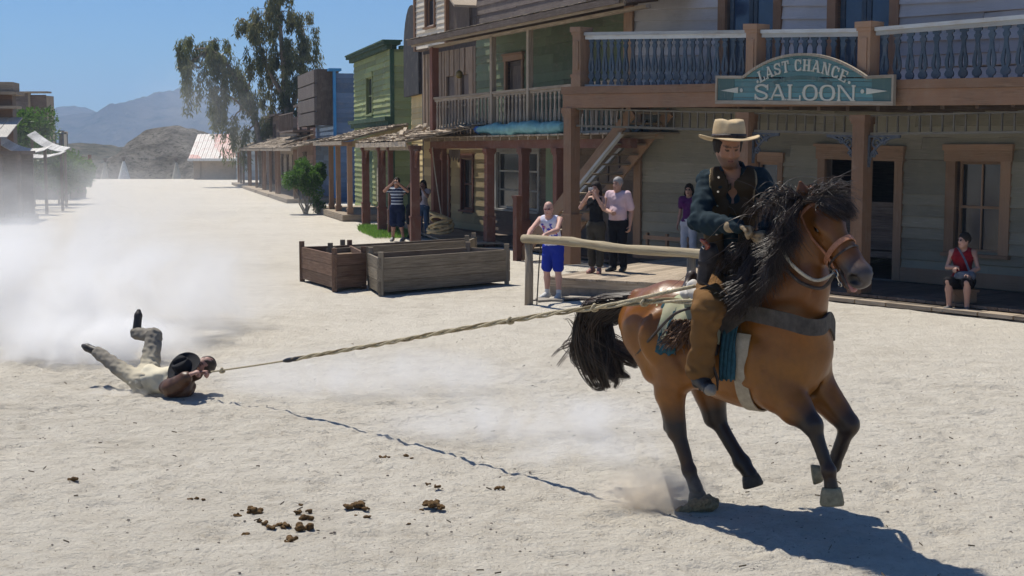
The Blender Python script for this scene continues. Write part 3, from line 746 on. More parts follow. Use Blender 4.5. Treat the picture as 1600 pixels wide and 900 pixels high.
g = MB(FH); g.box((ULW - .12, HW - .02, 0), (ULW - .002, HW + 7, HE + 3)); g.build('end_wall', DKPLANK, HOT)
# small board sign seen past the saloon post
def letters(fr, parent, text, u, z, h, v, mat, name='letter', adv=None, arc=None, wid=.72, th=.018, sl=.16):
    """slab-serif capitals from strokes; arc=(cu,cz,r) sets them on an arch"""
    G_ = {'L': (['v0', 'h0'], .8), 'A': (['a'], 1), 'S': (['S'], .85), 'T': (['vm', 'h1'], .9), 'C': (['C'], .85), 'H': (['v0', 'v1', 'hm'], 1), 'N': (['v0', 'v1', 'n'], 1.05), 'E': (['v0', 'h0', 'h1', 'hm'], .85), 'O': (['O'], .9)}
    mb = MB(fr); x = 0; k = .2; s = sl
    def place(px, pz, X0, rot):
        if arc is None: return (u + X0 + px, z + pz)
        cu, cz_, r = arc; a = (X0 + .5 * rot) / r; c_, s_ = math.cos(a), math.sin(a)
        q = px - .5 * rot
        return (cu + r * s_ + q * c_ + pz * s_, cz_ + r * c_ - q * s_ + pz * c_)
    tot = sum((G_[c][1] * h * wid + h * .16) if c in G_ else h * .45 for c in text)
    x = -tot / 2 if arc else 0
    for c in text:
        if c not in G_: x += h * .45; continue
        W_ = G_[c][1] * h * wid; t = h * k; mb = MB(fr)
        def rect(a, b, c2, d, sh=0):
            pts = [(a, b), (c2, b), (c2 + sh, d), (a + sh, d)]
            mb.prism([place(p[0], p[1], x, W_) for p in pts], v - th, v, .5)
        sf = h * .075
        def vs(xx, w2=None):
            w2 = w2 or t
            rect(xx, 0, xx + w2, h); e = w2 * .45
            rect(xx - e, 0, xx - .001, sf * 1.4); rect(xx + w2 + .001, 0, xx + w2 + e, sf * 1.4); rect(xx - e, h - sf * 1.4, xx - .001, h); rect(xx + w2 + .001, h - sf * 1.4, xx + w2 + e, h)
        parts = G_[c][0]
        if c == 'L': vs(t * .4); rect(t * 1.9, 0, W_, sf * 1.3); rect(W_ - t * .55, sf * 1.3, W_, h * .34)
        elif c == 'T': vs(W_ / 2 - t / 2); rect(0, h - sf * 1.3, W_ / 2 - t * .96, h); rect(W_ / 2 + t * .96, h - sf * 1.3, W_, h); rect(0, h * .68, t * .5, h - sf * 1.3); rect(W_ - t * .5, h * .68, W_, h - sf * 1.3)
        elif c == 'H': vs(t * .4); vs(W_ - t * 1.4); rect(t * 1.4, h * .44, W_ - t * 1.4, h * .56)
        elif c == 'E':
            vs(t * .4)
            rect(t * 1.9, 0, W_, sf * 1.3); rect(t * 1.9, h - sf * 1.3, W_, h); rect(t * 1.41, h * .45, W_ * .8, h * .56)
            rect(W_ - t * .45, sf * 1.3, W_, h * .3); rect(W_ - t * .45, h * .7, W_, h - sf * 1.3)
        elif c == 'N':
            vs(t * .4, t * .7); vs(W_ - t * 1.1, t * .7)
            pts = [(t * .5, h), (t * 1.5, h), (W_ - t * .5, 0), (W_ - t * 1.5, 0)]; mb.prism([place(p[0], p[1], x, W_) for p in pts], v - th - .002, v, .5)
        elif c == 'A':
            m = W_ / 2
            for pts in ([(t * .1, 0), (t * .75, 0), (m, h * .86), (m - t * .3, h)], [(W_ - t * 1.2, 0), (W_ - t * .1, 0), (m + t * .5, h), (m - t * .3, h)]): mb.prism([place(p[0], p[1], x, W_) for p in pts], v - th - .003 * (pts[0][0] > m), v, .5)
            rect(W_ * .28, h * .25, W_ * .72, h * .36); rect(-t * .35, 0, t * 1.2, sf * 1.3); rect(W_ - t * 1.6, 0, W_ + t * .35, sf * 1.3); rect(m - t * .9, h - sf, m - t * .2, h + .001)
        elif c in 'OCS':
            n = 28
            def ringpt(a, rr, zz=1.0):
                ex = .8; ca, sa = math.cos(a), math.sin(a)
                return (W_ / 2 + math.copysign(abs(ca) ** ex, ca) * (W_ / 2 - rr), h / 2 + math.copysign(abs(sa) ** ex, sa) * (h / 2 - rr * .55))
            if c == 'S':
                pts = []
                for i in range(19):
                    a = math.pi * (.12 + 1.28 * i / 18); pts.append((W_ / 2 + math.cos(a) * (W_ / 2 - t * .5), h * .735 + math.sin(a) * (h * .265 - t * .3)))
                for i in range(19):
                    a = math.pi * (.42 - 1.32 * i / 18); pts.append((W_ / 2 + math.cos(a) * (W_ / 2 - t * .5), h * .27 + math.sin(a) * (h * .27 - t * .3)))
                P_ = [np.array(p) for p in pts]
                for i in range(len(P_) - 1):
                    d = P_[i + 1] - P_[i]; L_ = np.linalg.norm(d)
                    if L_ < 1e-6: continue
                    nn = np.array([-d[1], d[0]]) / L_ * t * (.30 + .16 * abs(d[1]) / L_); d = d / L_ * .004
                    q = [P_[i] - nn - d, P_[i] + nn - d, P_[i + 1] + nn + d, P_[i + 1] - nn + d]
                    mb.prism([place(p[0], p[1], x, W_) for p in q], v - th - .0005 * (i % 3), v, .5)
                rect(W_ - t * .5, h * .62, W_, h * .98); rect(0, h * .02, t * .5, h * .38)
            else:
                a0, a1 = (0, 2 * math.pi) if c == 'O' else (math.pi * .22, math.pi * 1.78)
                for i in range(n):
                    a, b2 = a0 + (a1 - a0) * i / n, a0 + (a1 - a0) * (i + 1) / n
                    q = [ringpt(a, 0), ringpt(b2, 0), ringpt(b2, t), ringpt(a, t)]
                    mb.prism([place(p[0], p[1], x, W_) for p in q], v - th, v, .5)
                if c == 'C': rect(W_ - t * .5, h * .6, W_, h * .97); rect(W_ - t * .5, h * .05, W_, h * .3)
                if c == 'O': rect(-t * .25, h * .46, t * .0, h * .54); rect(W_, h * .46, W_ + t * .25, h * .54)
        x += W_ + h * .16; mb.build(name, mat, parent)
# the saloon's big name board, hung on the balcony front
SGN = thing('saloon_sign', 'arched blue green board lettered LAST CHANCE SALOON on the balcony front', 'sign', FS(FSZ(1262, 120, -.12)[0], -.12, 2.9))
x0_, zb_s = FSZ(1121, 161, -.10); x1_, zt_s = FSZ(1400, 119, -.10); zb_s = FSZ(1262, 162, -.1)[1]; zt_s = FSZ(1262, 121, -.1)[1]; za_s = FSZ(1262, 84, -.1)[1]
xa_, xb_ = FSZ(1163, 120, -.1)[0], FSZ(1357, 120, -.1)[0]
TEALW = wood('blue_green_sign_paint', (.14, .20, .20), (.28, .36, .36), (.115, .235, .24), .34, vary=.5); DTEAL = wood('dark_sign_end_paint', (.10, .13, .12), (.2, .24, .22), (.085, .145, .135), .4); CRM = wood('cream_letter_paint', (.34, .36, .31), (.55, .55, .48), (.56, .55, .46), .36, vary=.1); EDG = wood('sign_edge_wood', (.24, .20, .15), (.42, .36, .28), None)
g = MB(FS); nb_ = 5
for k in range(nb_): a_ = zb_s + (zt_s - zb_s) * k / nb_; c_ = zb_s + (zt_s - zb_s) * (k + 1) / nb_ - .006; g.box((x0_ + .04, -.13, a_ + (.03 if k == 0 else 0)), (x1_ - .04, -.10, c_ - (.03 if k == nb_ - 1 else 0)))
xc_ = (xa_ + xb_) / 2; hw_ = (xb_ - xa_) / 2; ah = za_s - zt_s; Rr = (hw_ ** 2 + ah ** 2) / (2 * ah); zc_ = za_s - Rr; z = zt_s
while z < za_s - .02:
    z2 = min(z + .105, za_s - .004)
    def hwid(zz): return math.sqrt(max(0, Rr ** 2 - (zz - zc_) ** 2)) - .03
    m_ = 4; pts_ = [(xc_ + hwid(z + (z2 - .006 - z) * i / m_), z + (z2 - .006 - z) * i / m_) for i in range(m_ + 1)]; pts_ = [(xc_ - (p[0] - xc_), p[1]) for p in pts_[::-1]][::-1][:1] + pts_ + [(2 * xc_ - p[0], p[1]) for p in pts_[::-1]][:-1]
    g.prism(pts_, -.13, -.10); z = z2
g.build('board', TEALW, SGN)
g = MB(FS); g.box((x0_, -.16, zb_s - .035), (x1_, -.09, zb_s + .028)); g.box((x0_, -.16, zb_s + .029), (x0_ + .038, -.09, zt_s + .02)); g.box((x1_ - .038, -.16, zb_s + .029), (x1_, -.09, zt_s + .02)); g.box((x0_ + .039, -.16, zt_s - .03), (xa_ - .01, -.09, zt_s + .02)); g.box((xb_ + .01, -.16, zt_s - .03), (x1_ - .039, -.09, zt_s + .02))
t_a = math.asin(min(1, hw_ / Rr)); nn_ = 22
for i in range(nn_):
    a_, c_ = -t_a + 2 * t_a * i / nn_, -t_a + 2 * t_a * (i + 1) / nn_
    g.prism([(xc_ + (Rr - .03) * math.sin(a_), zc_ + (Rr - .03) * math.cos(a_)), (xc_ + (Rr - .03) * math.sin(c_), zc_ + (Rr - .03) * math.cos(c_)), (xc_ + (Rr + .012) * math.sin(c_), zc_ + (Rr + .012) * math.cos(c_)), (xc_ + (Rr + .012) * math.sin(a_), zc_ + (Rr + .012) * math.cos(a_))], -.155, -.09, .5)
g.build('border', EDG, SGN)
for sg_, xx in ((1, x0_ + .04), (-1, x1_ - .04)):
    g = MB(FS); e_ = .40; g.prism([(xx, zb_s + .03), (xx + sg_ * e_ * .9, zb_s + .03), (xx + sg_ * e_ * 1.0, (zb_s + zt_s) / 2), (xx + sg_ * e_, zt_s - .03), (xx, zt_s - .03)][::sg_], -.136, -.131, .5); g.build('dark_end_panel', DTEAL, SGN)
for sg_, xx in ((1, x0_ + .12), (-1, x1_ - .12)):
    g = MB(FS); zm = (zb_s + zt_s) / 2 - .01; g.prism([(xx, zm - .01), (xx + sg_ * .42, zm - .05), (xx + sg_ * .42, zm + .05)][::sg_], -.146, -.137, .5); q_ = xx + sg_ * .50; g.prism([(q_ + .035 * math.cos(t), zm + .035 * math.sin(t)) for t in np.linspace(0, 6.283, 12)[:-1]], -.146, -.137, .5); g.build('arrow_mark', CRM, SGN)
hS = (zt_s - zb_s) * .62; lw_ = MB(FS)
g = MB(FS)
for i in range(14):
    a_, c_ = -.30 + .6 * i / 14, -.30 + .6 * (i + 1) / 14; r1_, r2_ = Rr - .42, Rr - .36
    g.prism([(xc_ + r1_ * math.sin(a_), zc_ + r1_ * math.cos(a_)), (xc_ + r1_ * math.sin(c_), zc_ + r1_ * math.cos(c_)), (xc_ + r2_ * math.sin(c_), zc_ + r2_ * math.cos(c_)), (xc_ + r2_ * math.sin(a_), zc_ + r2_ * math.cos(a_))], -.134, -.131, .5)
g.build('painted_arc', DTEAL, SGN)
SALW = hS * 1.34 * (.85 + 1 + .8 + .9 + .9 + 1.05) + hS * .16 * 6
letters(FS, SGN, 'SALOON', xc_ - SALW / 2 + .06, zb_s + (zt_s - zb_s) * .11, hS, -.131, CRM, 'large_letter', wid=1.34)
letters(FS, SGN, 'LAST CHANCE', 0, 0, .195, -.131, CRM, 'small_letter', arc=(xc_, zc_, Rr - .285), wid=.86)
for sg_ in (-1, 1):
    g = MB(FS); an = sg_ * t_a * .80; q_ = (xc_ + (Rr - .24) * math.sin(an), zc_ + (Rr - .24) * math.cos(an)); g.prism([(q_[0] + .025 * math.cos(t), q_[1] + .025 * math.sin(t)) for t in np.linspace(0, 6.283, 10)[:-1]], -.146, -.131, .5); g.build('painted_dot', CRM, SGN)
SB = thing('notice_sign', 'small brown board with rusty lettering hanging under the hotel balcony beside the saloon post', 'sign', FH(hu(884), 1.0, 2.1))
a, zt = FH.hit(876, 218, 1.0); c, zb = FH.hit(899, 241, 1.0)
s_ = MB(FH); s_.box((a, 1.0, zb), (c, 1.03, zt)); s_.box((a + .1, 1.01, zt), (a + .13, 1.02, 2.62)); s_.build('board', OLDD, SB)
letters(FH, SB, 'HE', a + .06, zb + .06, (zt - zb) * .62, .998, wood('rusty_letter_paint', (.3, .15, .08), (.42, .25, .15)), th=.012)

# rolled tarpaulin on the balcony edge
TP = []; uA, uZ = hu(752), hu(889)
rngt = np.random.default_rng(3)
mbt = MB(FH); pts = []; rad = []
for i in range(46):
    t = i / 45; u = uA + (uZ - uA) * t
    pts.append((u, -.12 + .03 * math.sin(t * 9), HF + .14 + .02 * math.sin(t * 13))); rad.append((.05 + .11 * min(1, t * 5) + .018 * math.sin(t * 31) + .012 * math.sin(t * 57)) * (1 if t < .97 else .8))
mbt.tube(pts, rad, 14)
tp = mbt.build('rolled_tarpaulin', plain('sea_green_tarp', (.16, .34, .34), .55, var=.3, scale=6, bmp=.02), None, True)
tag(tp, 'sea green tarpaulin rolled along the edge of the brown balcony', 'tarpaulin')
bl = MB(FH)
for k in range(5):
    q = [(uA - .25 + .35 * rngt.random() + .08 * j, -.15 + .1 * rngt.random(), HF + .1 + .12 * rngt.random()) for j in range(4)]; bl.tube(q, [.03, .07, .08, .03], 7)
o = bl.build('blue_tarpaulin_end', plain('blue_tarp', (.04, .12, .38), .5, var=.3), tp, True)

# ---------------------------------------------------------------- narrow yellow front with its shingled porch
FY = Frame(A0, (.27, -1.0)); F_ = np.array(G(572, 354)[:2]); FY = Frame(F_, (.235, -1.0))
YB = thing('yellow_building', 'narrow yellow clapboard front with dark arched top behind a shingled porch', 'building', FY(0, 2.4, 0))
uE, uD = FY.u(596), FY.u(648); YW = 2.2
y0, y1 = FY.u(644, YW), FY.u(664, YW)
clapboard(FY, y0, y1, YW, 0, 6.2, .2, jit=.015).build('front_wall', YEL, YB)
ba = backing(FY, y0 - .1, y1, YW + .005, 0, 6.2, .3).build('inner_wall', DKPLANK, YB)
ar = MB(FY); m_ = (y0 + y1) / 2; hw = (y1 - y0) / 2 + .25
ar.prism([(m_ - hw, 4.4)] + [(m_ + hw * math.cos(t), 6.0 + 1.5 * math.sin(t)) for t in np.linspace(0, math.pi, 14)][::-1] + [(m_ + hw, 4.4)], YW - .25, YW - .1); ar.build('arched_top', wood('blackened_planks', (.02, .018, .02), (.06, .055, .055), None), YB)
shingles(FY, YB, -.35, uD + .2, -.25, 2.72, YW, 3.25, SHAKE, .2, .19, 'porch_roof', .05, OLD)
sk = MB(FY)
for _ in range(16):
    u = random.uniform(.3, uD); v = random.uniform(.2, 1.8); z = 2.78 + .22 * v + .1; a = random.uniform(0, 3)
    sk.bar((u, v, z), (u + .35 * math.cos(a), v + .35 * math.sin(a), z + random.uniform(.0, .14)), .1, .02)
loose = sk.build('loose_shingles', SHAKE, YB); loose['kind'] = 'stuff'
for u in (0, uE, FY.u(610), uD): post(FY, YB, u, 0, 0, 2.62, .22 if u != FY.u(610) else .14, MAROON, True, .75)
post(FY, YB, uE + .1, 1.9, 0, 2.9, .14, MAROON, False)
pb = MB(FY); pb.box((-.2, -.06, 2.5), (uD + .15, .06, 2.66)); pb.box((-.2, .061, 2.5), (-.1, YW, 2.66)); pb.build('porch_beam', OLD, YB)
for u in (0, uE, uD):
    for sg in (-1, 1):
        if (u == 0 and sg < 0): continue
        g = MB(FY); g.prism([(u + sg * .115, 2.49), (u + sg * .5, 2.49), (u + sg * .3, 2.4), (u + sg * .2, 2.25), (u + sg * .17, 2.05), (u + sg * .115, 2.05)][::sg], -.03, .03); g.build('bracket', MAROON, YB)
fl = MB(FY); u = 0.2
while u < uD + .8: fl.box((u, .8, .09), (u + .25, YW - .04, .14)); u += .255
fl.build('porch_floor', OLD, YB)
for k, (z0, z1) in enumerate(((1.72, 1.98), (1.44, 1.70), (1.14, 1.42), (.95, 1.12))):
    g = MB(FY); g.box((uE - .1, -.135, z0), (uE + .1, -.113, z1)); o = g.build('paper_notice', plain('yellowed_paper', (.42, .36, .26), .9, var=.3, scale=30))
    tag(o, ['topmost paper notice on the maroon post left of the striped shirt man', 'second paper notice from the top on the maroon porch post', 'third paper notice from the top on the maroon porch post', 'lowest short paper notice on the maroon porch post'][k], 'notice', 'paper notices on the porch post')

# ---------------------------------------------------------------- green building
FG = Frame(np.array(G(546, 345)[:2]) , (.27, -1.0))
GB = thing('green_building', 'green clapboard false-front building with a shingled porch roof', 'building', FG(-3, 3, 0)); GW = 2.1
g0, g1 = FG.u(555, GW), FG.u(613, GW)
wG = FG.hit(574, 122, GW); wG2 = FG.hit(583, 178, GW); hG = (wG[0], wG2[0] + .05, wG2[1], wG[1])
clapboard(FG, g0, g1, GW, 0.1, 6.45, .215, [hG, (g1 - 5.5, g1 - 4.4, .1, 2.3)], jit=.03, th=.045).build('front_wall', GREEN, GB)
backing(FG, g0, g1 - .03, GW + .005, 0, 6.45, .2, [hG]).build('inner_wall', DKGREEN, GB)
window(FG, GB, *hG, GW, GREEN, GL, 1, 2, .14)
FGs = Frame(FG(g1, GW, 0)[:2], FG.n)                     # the side wall, running away from the street
sl_ = clapboard(FGs, 0, 8, -.0, 0, 6.3, .27, jit=.03, out=-1, th=.04); sl_.build('side_wall', GREEN, GB)
backing(FGs, 0.0, 8, .01, 0, 6.3, .15).build('side_inner_wall', DKGREEN, GB)
cb = MB(FG)
cb.box((g0 - .2, GW - .35, 6.45), (g1 + .3, GW + .3, 6.56)); cb.box((g0 - .1, GW - .22, 6.30), (g1 + .18, GW - .05, 6.447)); cb.box((g0 - .15, GW - .4, 6.562), (g1 + .35, GW + .35, 6.62))
cb.build('cornice', DKGREEN, GB)
cb = MB(FGs); cb.box((.3, -.2, 6.3), (8, .2, 6.42)); cb.build('side_cornice', DKGREEN, GB)
cb = MB(FG); cb.box((g0 - .1, GW - .3, 3.62), (g1 + .12, GW - .02, 3.78)); cb.box((g0 - .1, GW - .18, 3.45), (g1 + .08, GW - .021, 3.618)); cb.build('string_cornice', DKGREEN, GB)
cb = MB(FG); cb.box((g1 - .08, GW - .06, 0), (g1 + .06, GW + .08, 6.3)); cb.build('corner_board', DKGREEN, GB)
zl = FG.u(517); zz_ = FG.u(505)
shingles(FG, GB, zz_ - .6, .45, -.3, 2.82, GW, 3.42, SHAKE, .24, .24, 'porch_roof', .03, OLD)
for u in (FG.u(546), FG.u(528), FG.u(517)): post(FG, GB, u, 0, .1, 2.75, .17, TRIM, False, .3)
pb = MB(FG); pb.box((zz_ - .5, -.07, 2.66), (.4, .07, 2.8)); pb.build('porch_beam', TRIM, GB)
pb = MB(FG)
for k in range(7): pb.hexa([(.3, k * .3, 2.62), (.34, k * .3, 2.62), (.34, k * .3 + .29, 2.62), (.3, k * .3 + .29, 2.62), (.3, k * .3, 2.80 + k * .083), (.34, k * .3, 2.80 + k * .083), (.34, k * .3 + .29, 2.80 + (k + 1) * .083), (.3, k * .3 + .29, 2.80 + (k + 1) * .083)])
pb.build('porch_side_boards', PLASTER, GB)
pd = MB(FG); u = zz_ - 1
while u < .5: pd.box((u, -.3, .18), (u + .24, GW - .06, .235)); u += .247
pd.box((zz_ - 1, -.32, .02), (.5, -.3, .2)); pd.box((.5, -.3, .02), (.53, GW, .2)); pd.build('porch_floor', OLD, GB)

# ---------------------------------------------------------------- blue building
BB = thing('blue_building', 'tall faded blue clapboard building with dark brown shutter panels on its front', 'building', FG(-18, 4, 0))
b1 = FG.u(524, GW); b0 = FG.u(494, GW)
clapboard(FG, b0, b1, GW, 0, 6.3, .25, jit=.015).build('front_wall', BLUEW, BB); backing(FG, b0, b1 - .03, GW + .005, 0, 6.3, .2).build('inner_wall', DKPLANK, BB)
FBs = Frame(FG(b1, GW, 0)[:2], FG.n)
clapboard(FBs, 0, 9, 0, 0, 6.2, .24, jit=.02).build('side_wall', BLUEW, BB); backing(FBs, 0, 9, .01, 0, 6.2, .15).build('side_inner_wall', DKPLANK, BB)
cb = MB(FG); cb.box((b1 - .12, GW - .07, 0), (b1 + .12, GW + .05, 6.4)); cb.box((b0 - .2, GW - .3, 6.3), (b1 + .3, GW + .3, 6.42)); cb.build('corner_board', wood('bright_blue_trim', (.1, .2, .3), (.2, .3, .4), (.05, .22, .45), .3), BB)
z_t = 2.5 + (235 - 112) / FPX * 70; z_b = 2.5 + (235 - 197) / FPX * 70
for k in range(4):
    za = z_b + (z_t - z_b) * k / 4; g = MB(FG); g.box((b0 + .2, GW - .95, za + .03), (b1 - .35, GW - .82, za + (z_t - z_b) / 4 - .03)); g.build('shutter_panel', DKPLANK, BB)
g = MB(FG)
for u in (b0 + .3, b1 - .5): g.box((u, GW - .82, z_b), (u + .1, GW - .05, z_t))
g.box((b0 + .3, GW - .80, z_b + .05), (b1 - .4, GW - .74, z_b + .12)); g.build('panel_frame', OLDD, BB)
shingles(FG, BB, b0 - .5, b1 + .8, -.1, 2.6, GW, 3.1, SHAKE, .3, .3, 'porch_roof', .03, OLD)
for u in (b0, b1 + .5): post(FG, BB, u, .1, 0, 2.55, .18, BROWN, False)
pd = MB(FG); pd.box((b0 - .5, -.4, .02), (b1 + 1.2, GW, .2)); pd.build('porch_floor', OLD, BB)

# ---------------------------------------------------------------- buildings farther down the street
def shed(name, label, ua, ub, h, wallm, roofh=2.6, porch=True, off=0, eave=True, winm=OLDD, cat='building', nwin=2, balc=False, top=None):
    o = thing(name, label, cat, FG((ua + ub) / 2, 3 + off, 0)); v = GW + off
    hs = []
    for i in range(nwin):
        c = ua + (ub - ua) * (i + .5) / nwin; hs.append((c - .4, c + .4, h - 1.9, h - .7) if h > 4.2 else (c - .4, c + .4, .9, 2.1))
    dm_ = ((ua + ub) / 2 - .5, (ua + ub) / 2 + .5, .1, 2.2)
    H = hs if h < 4.2 else hs + [dm_]
    clapboard(FG, ua, ub, v, 0, h, .25, H, jit=.02).build('front_wall', wallm, o)
    backing(FG, ua, ub - .03, v + .005, 0, h, .2, H).build('inner_wall', DKPLANK, o)
    fs = Frame(FG(ub, v, 0)[:2], FG.n); clapboard(fs, 0, 6, 0, 0, h - .1, .27, jit=.02).build('side_wall', wallm, o); backing(fs, 0, 6, .01, 0, h - .1, .15).build('side_inner_wall', DKPLANK, o)
    for hh_ in hs: window(FG, o, *hh_, v, winm, GL, 1, 2, .1)
    if h > 4.2: door(FG, o, *dm_, v, winm, DKPLANK)
    c = MB(FG); c.box((ua - .15, v - .25, h), (ub + .2, v + .25, h + .14)); c.build('cornice', winm, o)
    if porch:
        shingles(FG, o, ua + .1, ub + .3, off - .1, roofh, v, roofh + .75, SHAKE, .3, .3, 'porch_roof', .03, OLD)
        for u in np.linspace(ua + .3, ub - .1, 3): post(FG, o, float(u), off + .1, 0, roofh - .06, .15, BROWN, False)
        p = MB(FG); p.box((ua, off - .4, .02), (ub, v, .18)); p.build('porch_floor', OLD, o)
    if balc:
        r = MB(FG); r.box((ua, v - 1.1, 3.5), (ub, v, 3.6)); r.box((ua, v - 1.1, 4.5), (ub, v - 1.05, 4.56)); u = ua
        while u < ub: r.box((u, v - 1.09, 3.6), (u + .05, v - 1.06, 4.5)); u += .25
        r.build('balcony', winm, o)
    return o
PINK = wood('pinkish_brown_boards', (.22, .15, .12), (.38, .28, .23), (.36, .24, .2)); PALE = wood('pale_bluish_boards', (.28, .3, .3), (.45, .47, .46), (.36, .42, .43))
TANB = wood('tan_boards', (.25, .2, .15), (.45, .38, .3), (.42, .34, .26))
shed('pink_building', 'pinkish two storey building with small balcony beyond the blue one', FG.u(466, GW), FG.u(490, GW), 5.0, PINK, balc=True)
shed('tan_building', 'low tan boarded house with a shingled porch behind the round bush', FG.u(438, GW), FG.u(464, GW), 3.7, TANB, nwin=3)
shed('brown_building', 'brown two storey building with shingle porch beneath the tall tree', FG.u(415, GW), FG.u(436, GW), 4.8, wood('dull_brown_boards', (.13, .09, .07), (.25, .19, .15), (.24, .17, .13)))
shed('pale_building', 'pale blue grey building at the far end of the right-hand row', FG.u(384, GW + 1), FG.u(404, GW + 1), 4.3, PALE, porch=False, off=-.8)
# small white box sign near the end of the row
SG = thing('hanging_sign', 'small pale square sign on a post at the far end of the street', 'sign', W(377, 290, 100))
fs_ = Frame((0, 0), (1, 0)); a = W(363, 238, 100); c = W(376, 212, 100)
g = MB(); g.box((a[0], 99.9, a[2]), (c[0], 100, c[2])); g.build('board', plain('faded_white_paint', (.6, .58, .52), .8), SG); g = MB(); g.box((c[0] - .1, 100.01, 0), (c[0] + .02, 100.12, c[2])); g.build('post', OLDD, SG)

# ---------------------------------------------------------------- barn with the patched pink and white roof at the street's end
YB_ = 122.0
def wb(px, py, Y=YB_): return W(px, py, Y)
BN = thing('barn_building', 'low barn with faded pink and white sheet metal roof at the street end', 'building', wb(335, 276))
l, r_ = wb(303, 276)[0], wb(374, 276)[0]; zb = wb(300, 277)[2]; z1 = wb(300, 250)[2]; zr = wb(300, 210)[2]
g = MB(); g.box((l + .6, YB_, zb - 1), (r_, YB_ + .2, z1)); g.box((l, YB_ - .1, zb - 1), (l + .6, YB_ + 7, z1 + .2)); g.box((r_ - .3, YB_ + .21, zb - 1), (r_, YB_ + 7, z1)); g.build('wall', TANB, BN)
m, nt, b = newmat('patched_roof_sheets'); tc = N(nt, 'ShaderNodeTexCoord'); v = N(nt, 'ShaderNodeTexVoronoi'); v.inputs['Scale'].default_value = .38; nt.links.new(tc.outputs['Object'], v.inputs['Vector'])
c = mixc(nt, ramp(nt, v.outputs['Color'], .35, .42), (.52, .24, .21), (.62, .58, .54)); c = mixc(nt, ramp(nt, noise(nt, tc.outputs['Object'], 2, 6), .45, .7), c, (.55, .42, .38))
nt.links.new(c, b.inputs['Base Color']); b.inputs['Roughness'].default_value = .6
g = MB(); k = 24
for i in range(k):
    a = l - .3 + (r_ + .5 - l) * i / k; c_ = l - .3 + (r_ + .5 - l) * (i + 1) / k - .03; d = .03 * (i % 2)
    g.hexa([(a, YB_ - .7, z1 + .05 + d), (c_, YB_ - .7, z1 + .05 + d), (c_, YB_ + 3.2, zr + d), (a, YB_ + 3.2, zr + d), (a, YB_ - .7, z1 + .1 + d), (c_, YB_ - .7, z1 + .1 + d), (c_, YB_ + 3.2, zr + .05 + d), (a, YB_ + 3.2, zr + .05 + d)])
    g.hexa([(a, YB_ + 3.21, zr + d), (c_, YB_ + 3.21, zr + d), (c_, YB_ + 7.5, z1 + d), (a, YB_ + 7.5, z1 + d), (a, YB_ + 3.21, zr + .05 + d), (c_, YB_ + 3.21, zr + .05 + d), (c_, YB_ + 7.5, z1 + .05 + d), (a, YB_ + 7.5, z1 + .05 + d)])
g.build('roof', m, BN)
g = MB(); g.box((l - .35, YB_ - .78, z1 - .08), (r_ + .5, YB_ - .705, z1 + .14)); g.prism([(l - .28, z1), (l - .28, z1)], 0, 0) if 0 else None; g.build('gutter_board', plain('white_fascia', (.75, .75, .72), .7), BN)
g = MB(); g.hexa([(l + .02, YB_ - .6, z1), (l + .2, YB_ - .6, z1), (l + .2, YB_ + 7, z1), (l + .02, YB_ + 7, z1), (l + .02, YB_ + 3.1, zr - .03), (l + .2, YB_ + 3.1, zr - .03), (l + .2, YB_ + 3.3, zr - .03), (l + .02, YB_ + 3.3, zr - .03)]); g.build('gable', TANB, BN)

# ---------------------------------------------------------------- three conical tents
CAN = plain('white_canvas', (.74, .72, .66), .85, var=.15, scale=2, bmp=.05)
def tent(px, pt, wpx, Y, label, lean=0, tone=CAN):
    c = W(px, 279, Y); top = W(px + lean, pt, Y)[2]; r = wpx / 2 / FPX * Y; zg = gz(c[0], Y) - .1
    o = thing('conical_tent', label, 'tent', (c[0], Y, zg), 'conical tents beyond the street'); n = 14; V = []; F = []
    for j in range(7):
        t = j / 6; rr = r * (1 - t) ** .92 * 1.0 + .10
        for i in range(n):
            a = 2 * math.pi * i / n + .2; k = 1 + .06 * (i % 2) * (1 - t); V.append((c[0] + lean / FPX * Y * t + rr * k * math.cos(a), Y + rr * k * math.sin(a), zg + (top - zg) * t))
    for j in range(6):
        for i in range(n): F.append((j * n + i, j * n + (i + 1) % n, (j + 1) * n + (i + 1) % n, (j + 1) * n + i))
    mesh_obj('canvas', V, F, tone, o)
    g = MB(); tx = c[0] + lean / FPX * Y
    for k in range(4): a = k * 1.6; g.tube([(tx - .12 * math.cos(a), Y - .12 * math.sin(a), top - .35), (tx + .2 * math.cos(a), Y + .2 * math.sin(a), top + .45)], .035, 5)
    g.build('poles', OLDD, o)
tent(161, 254, 19, 142, 'narrow beige cone tent, leftmost of the three beyond the street', 4, plain('beige_canvas', (.55, .49, .38), .85, var=.2, scale=2))
tent(194, 252, 32, 140, 'wide bright white cone tent in the middle of the three')
tent(276, 254, 23, 141, 'beige cone tent standing alone nearest the barn', 0, MATS['beige_canvas'])

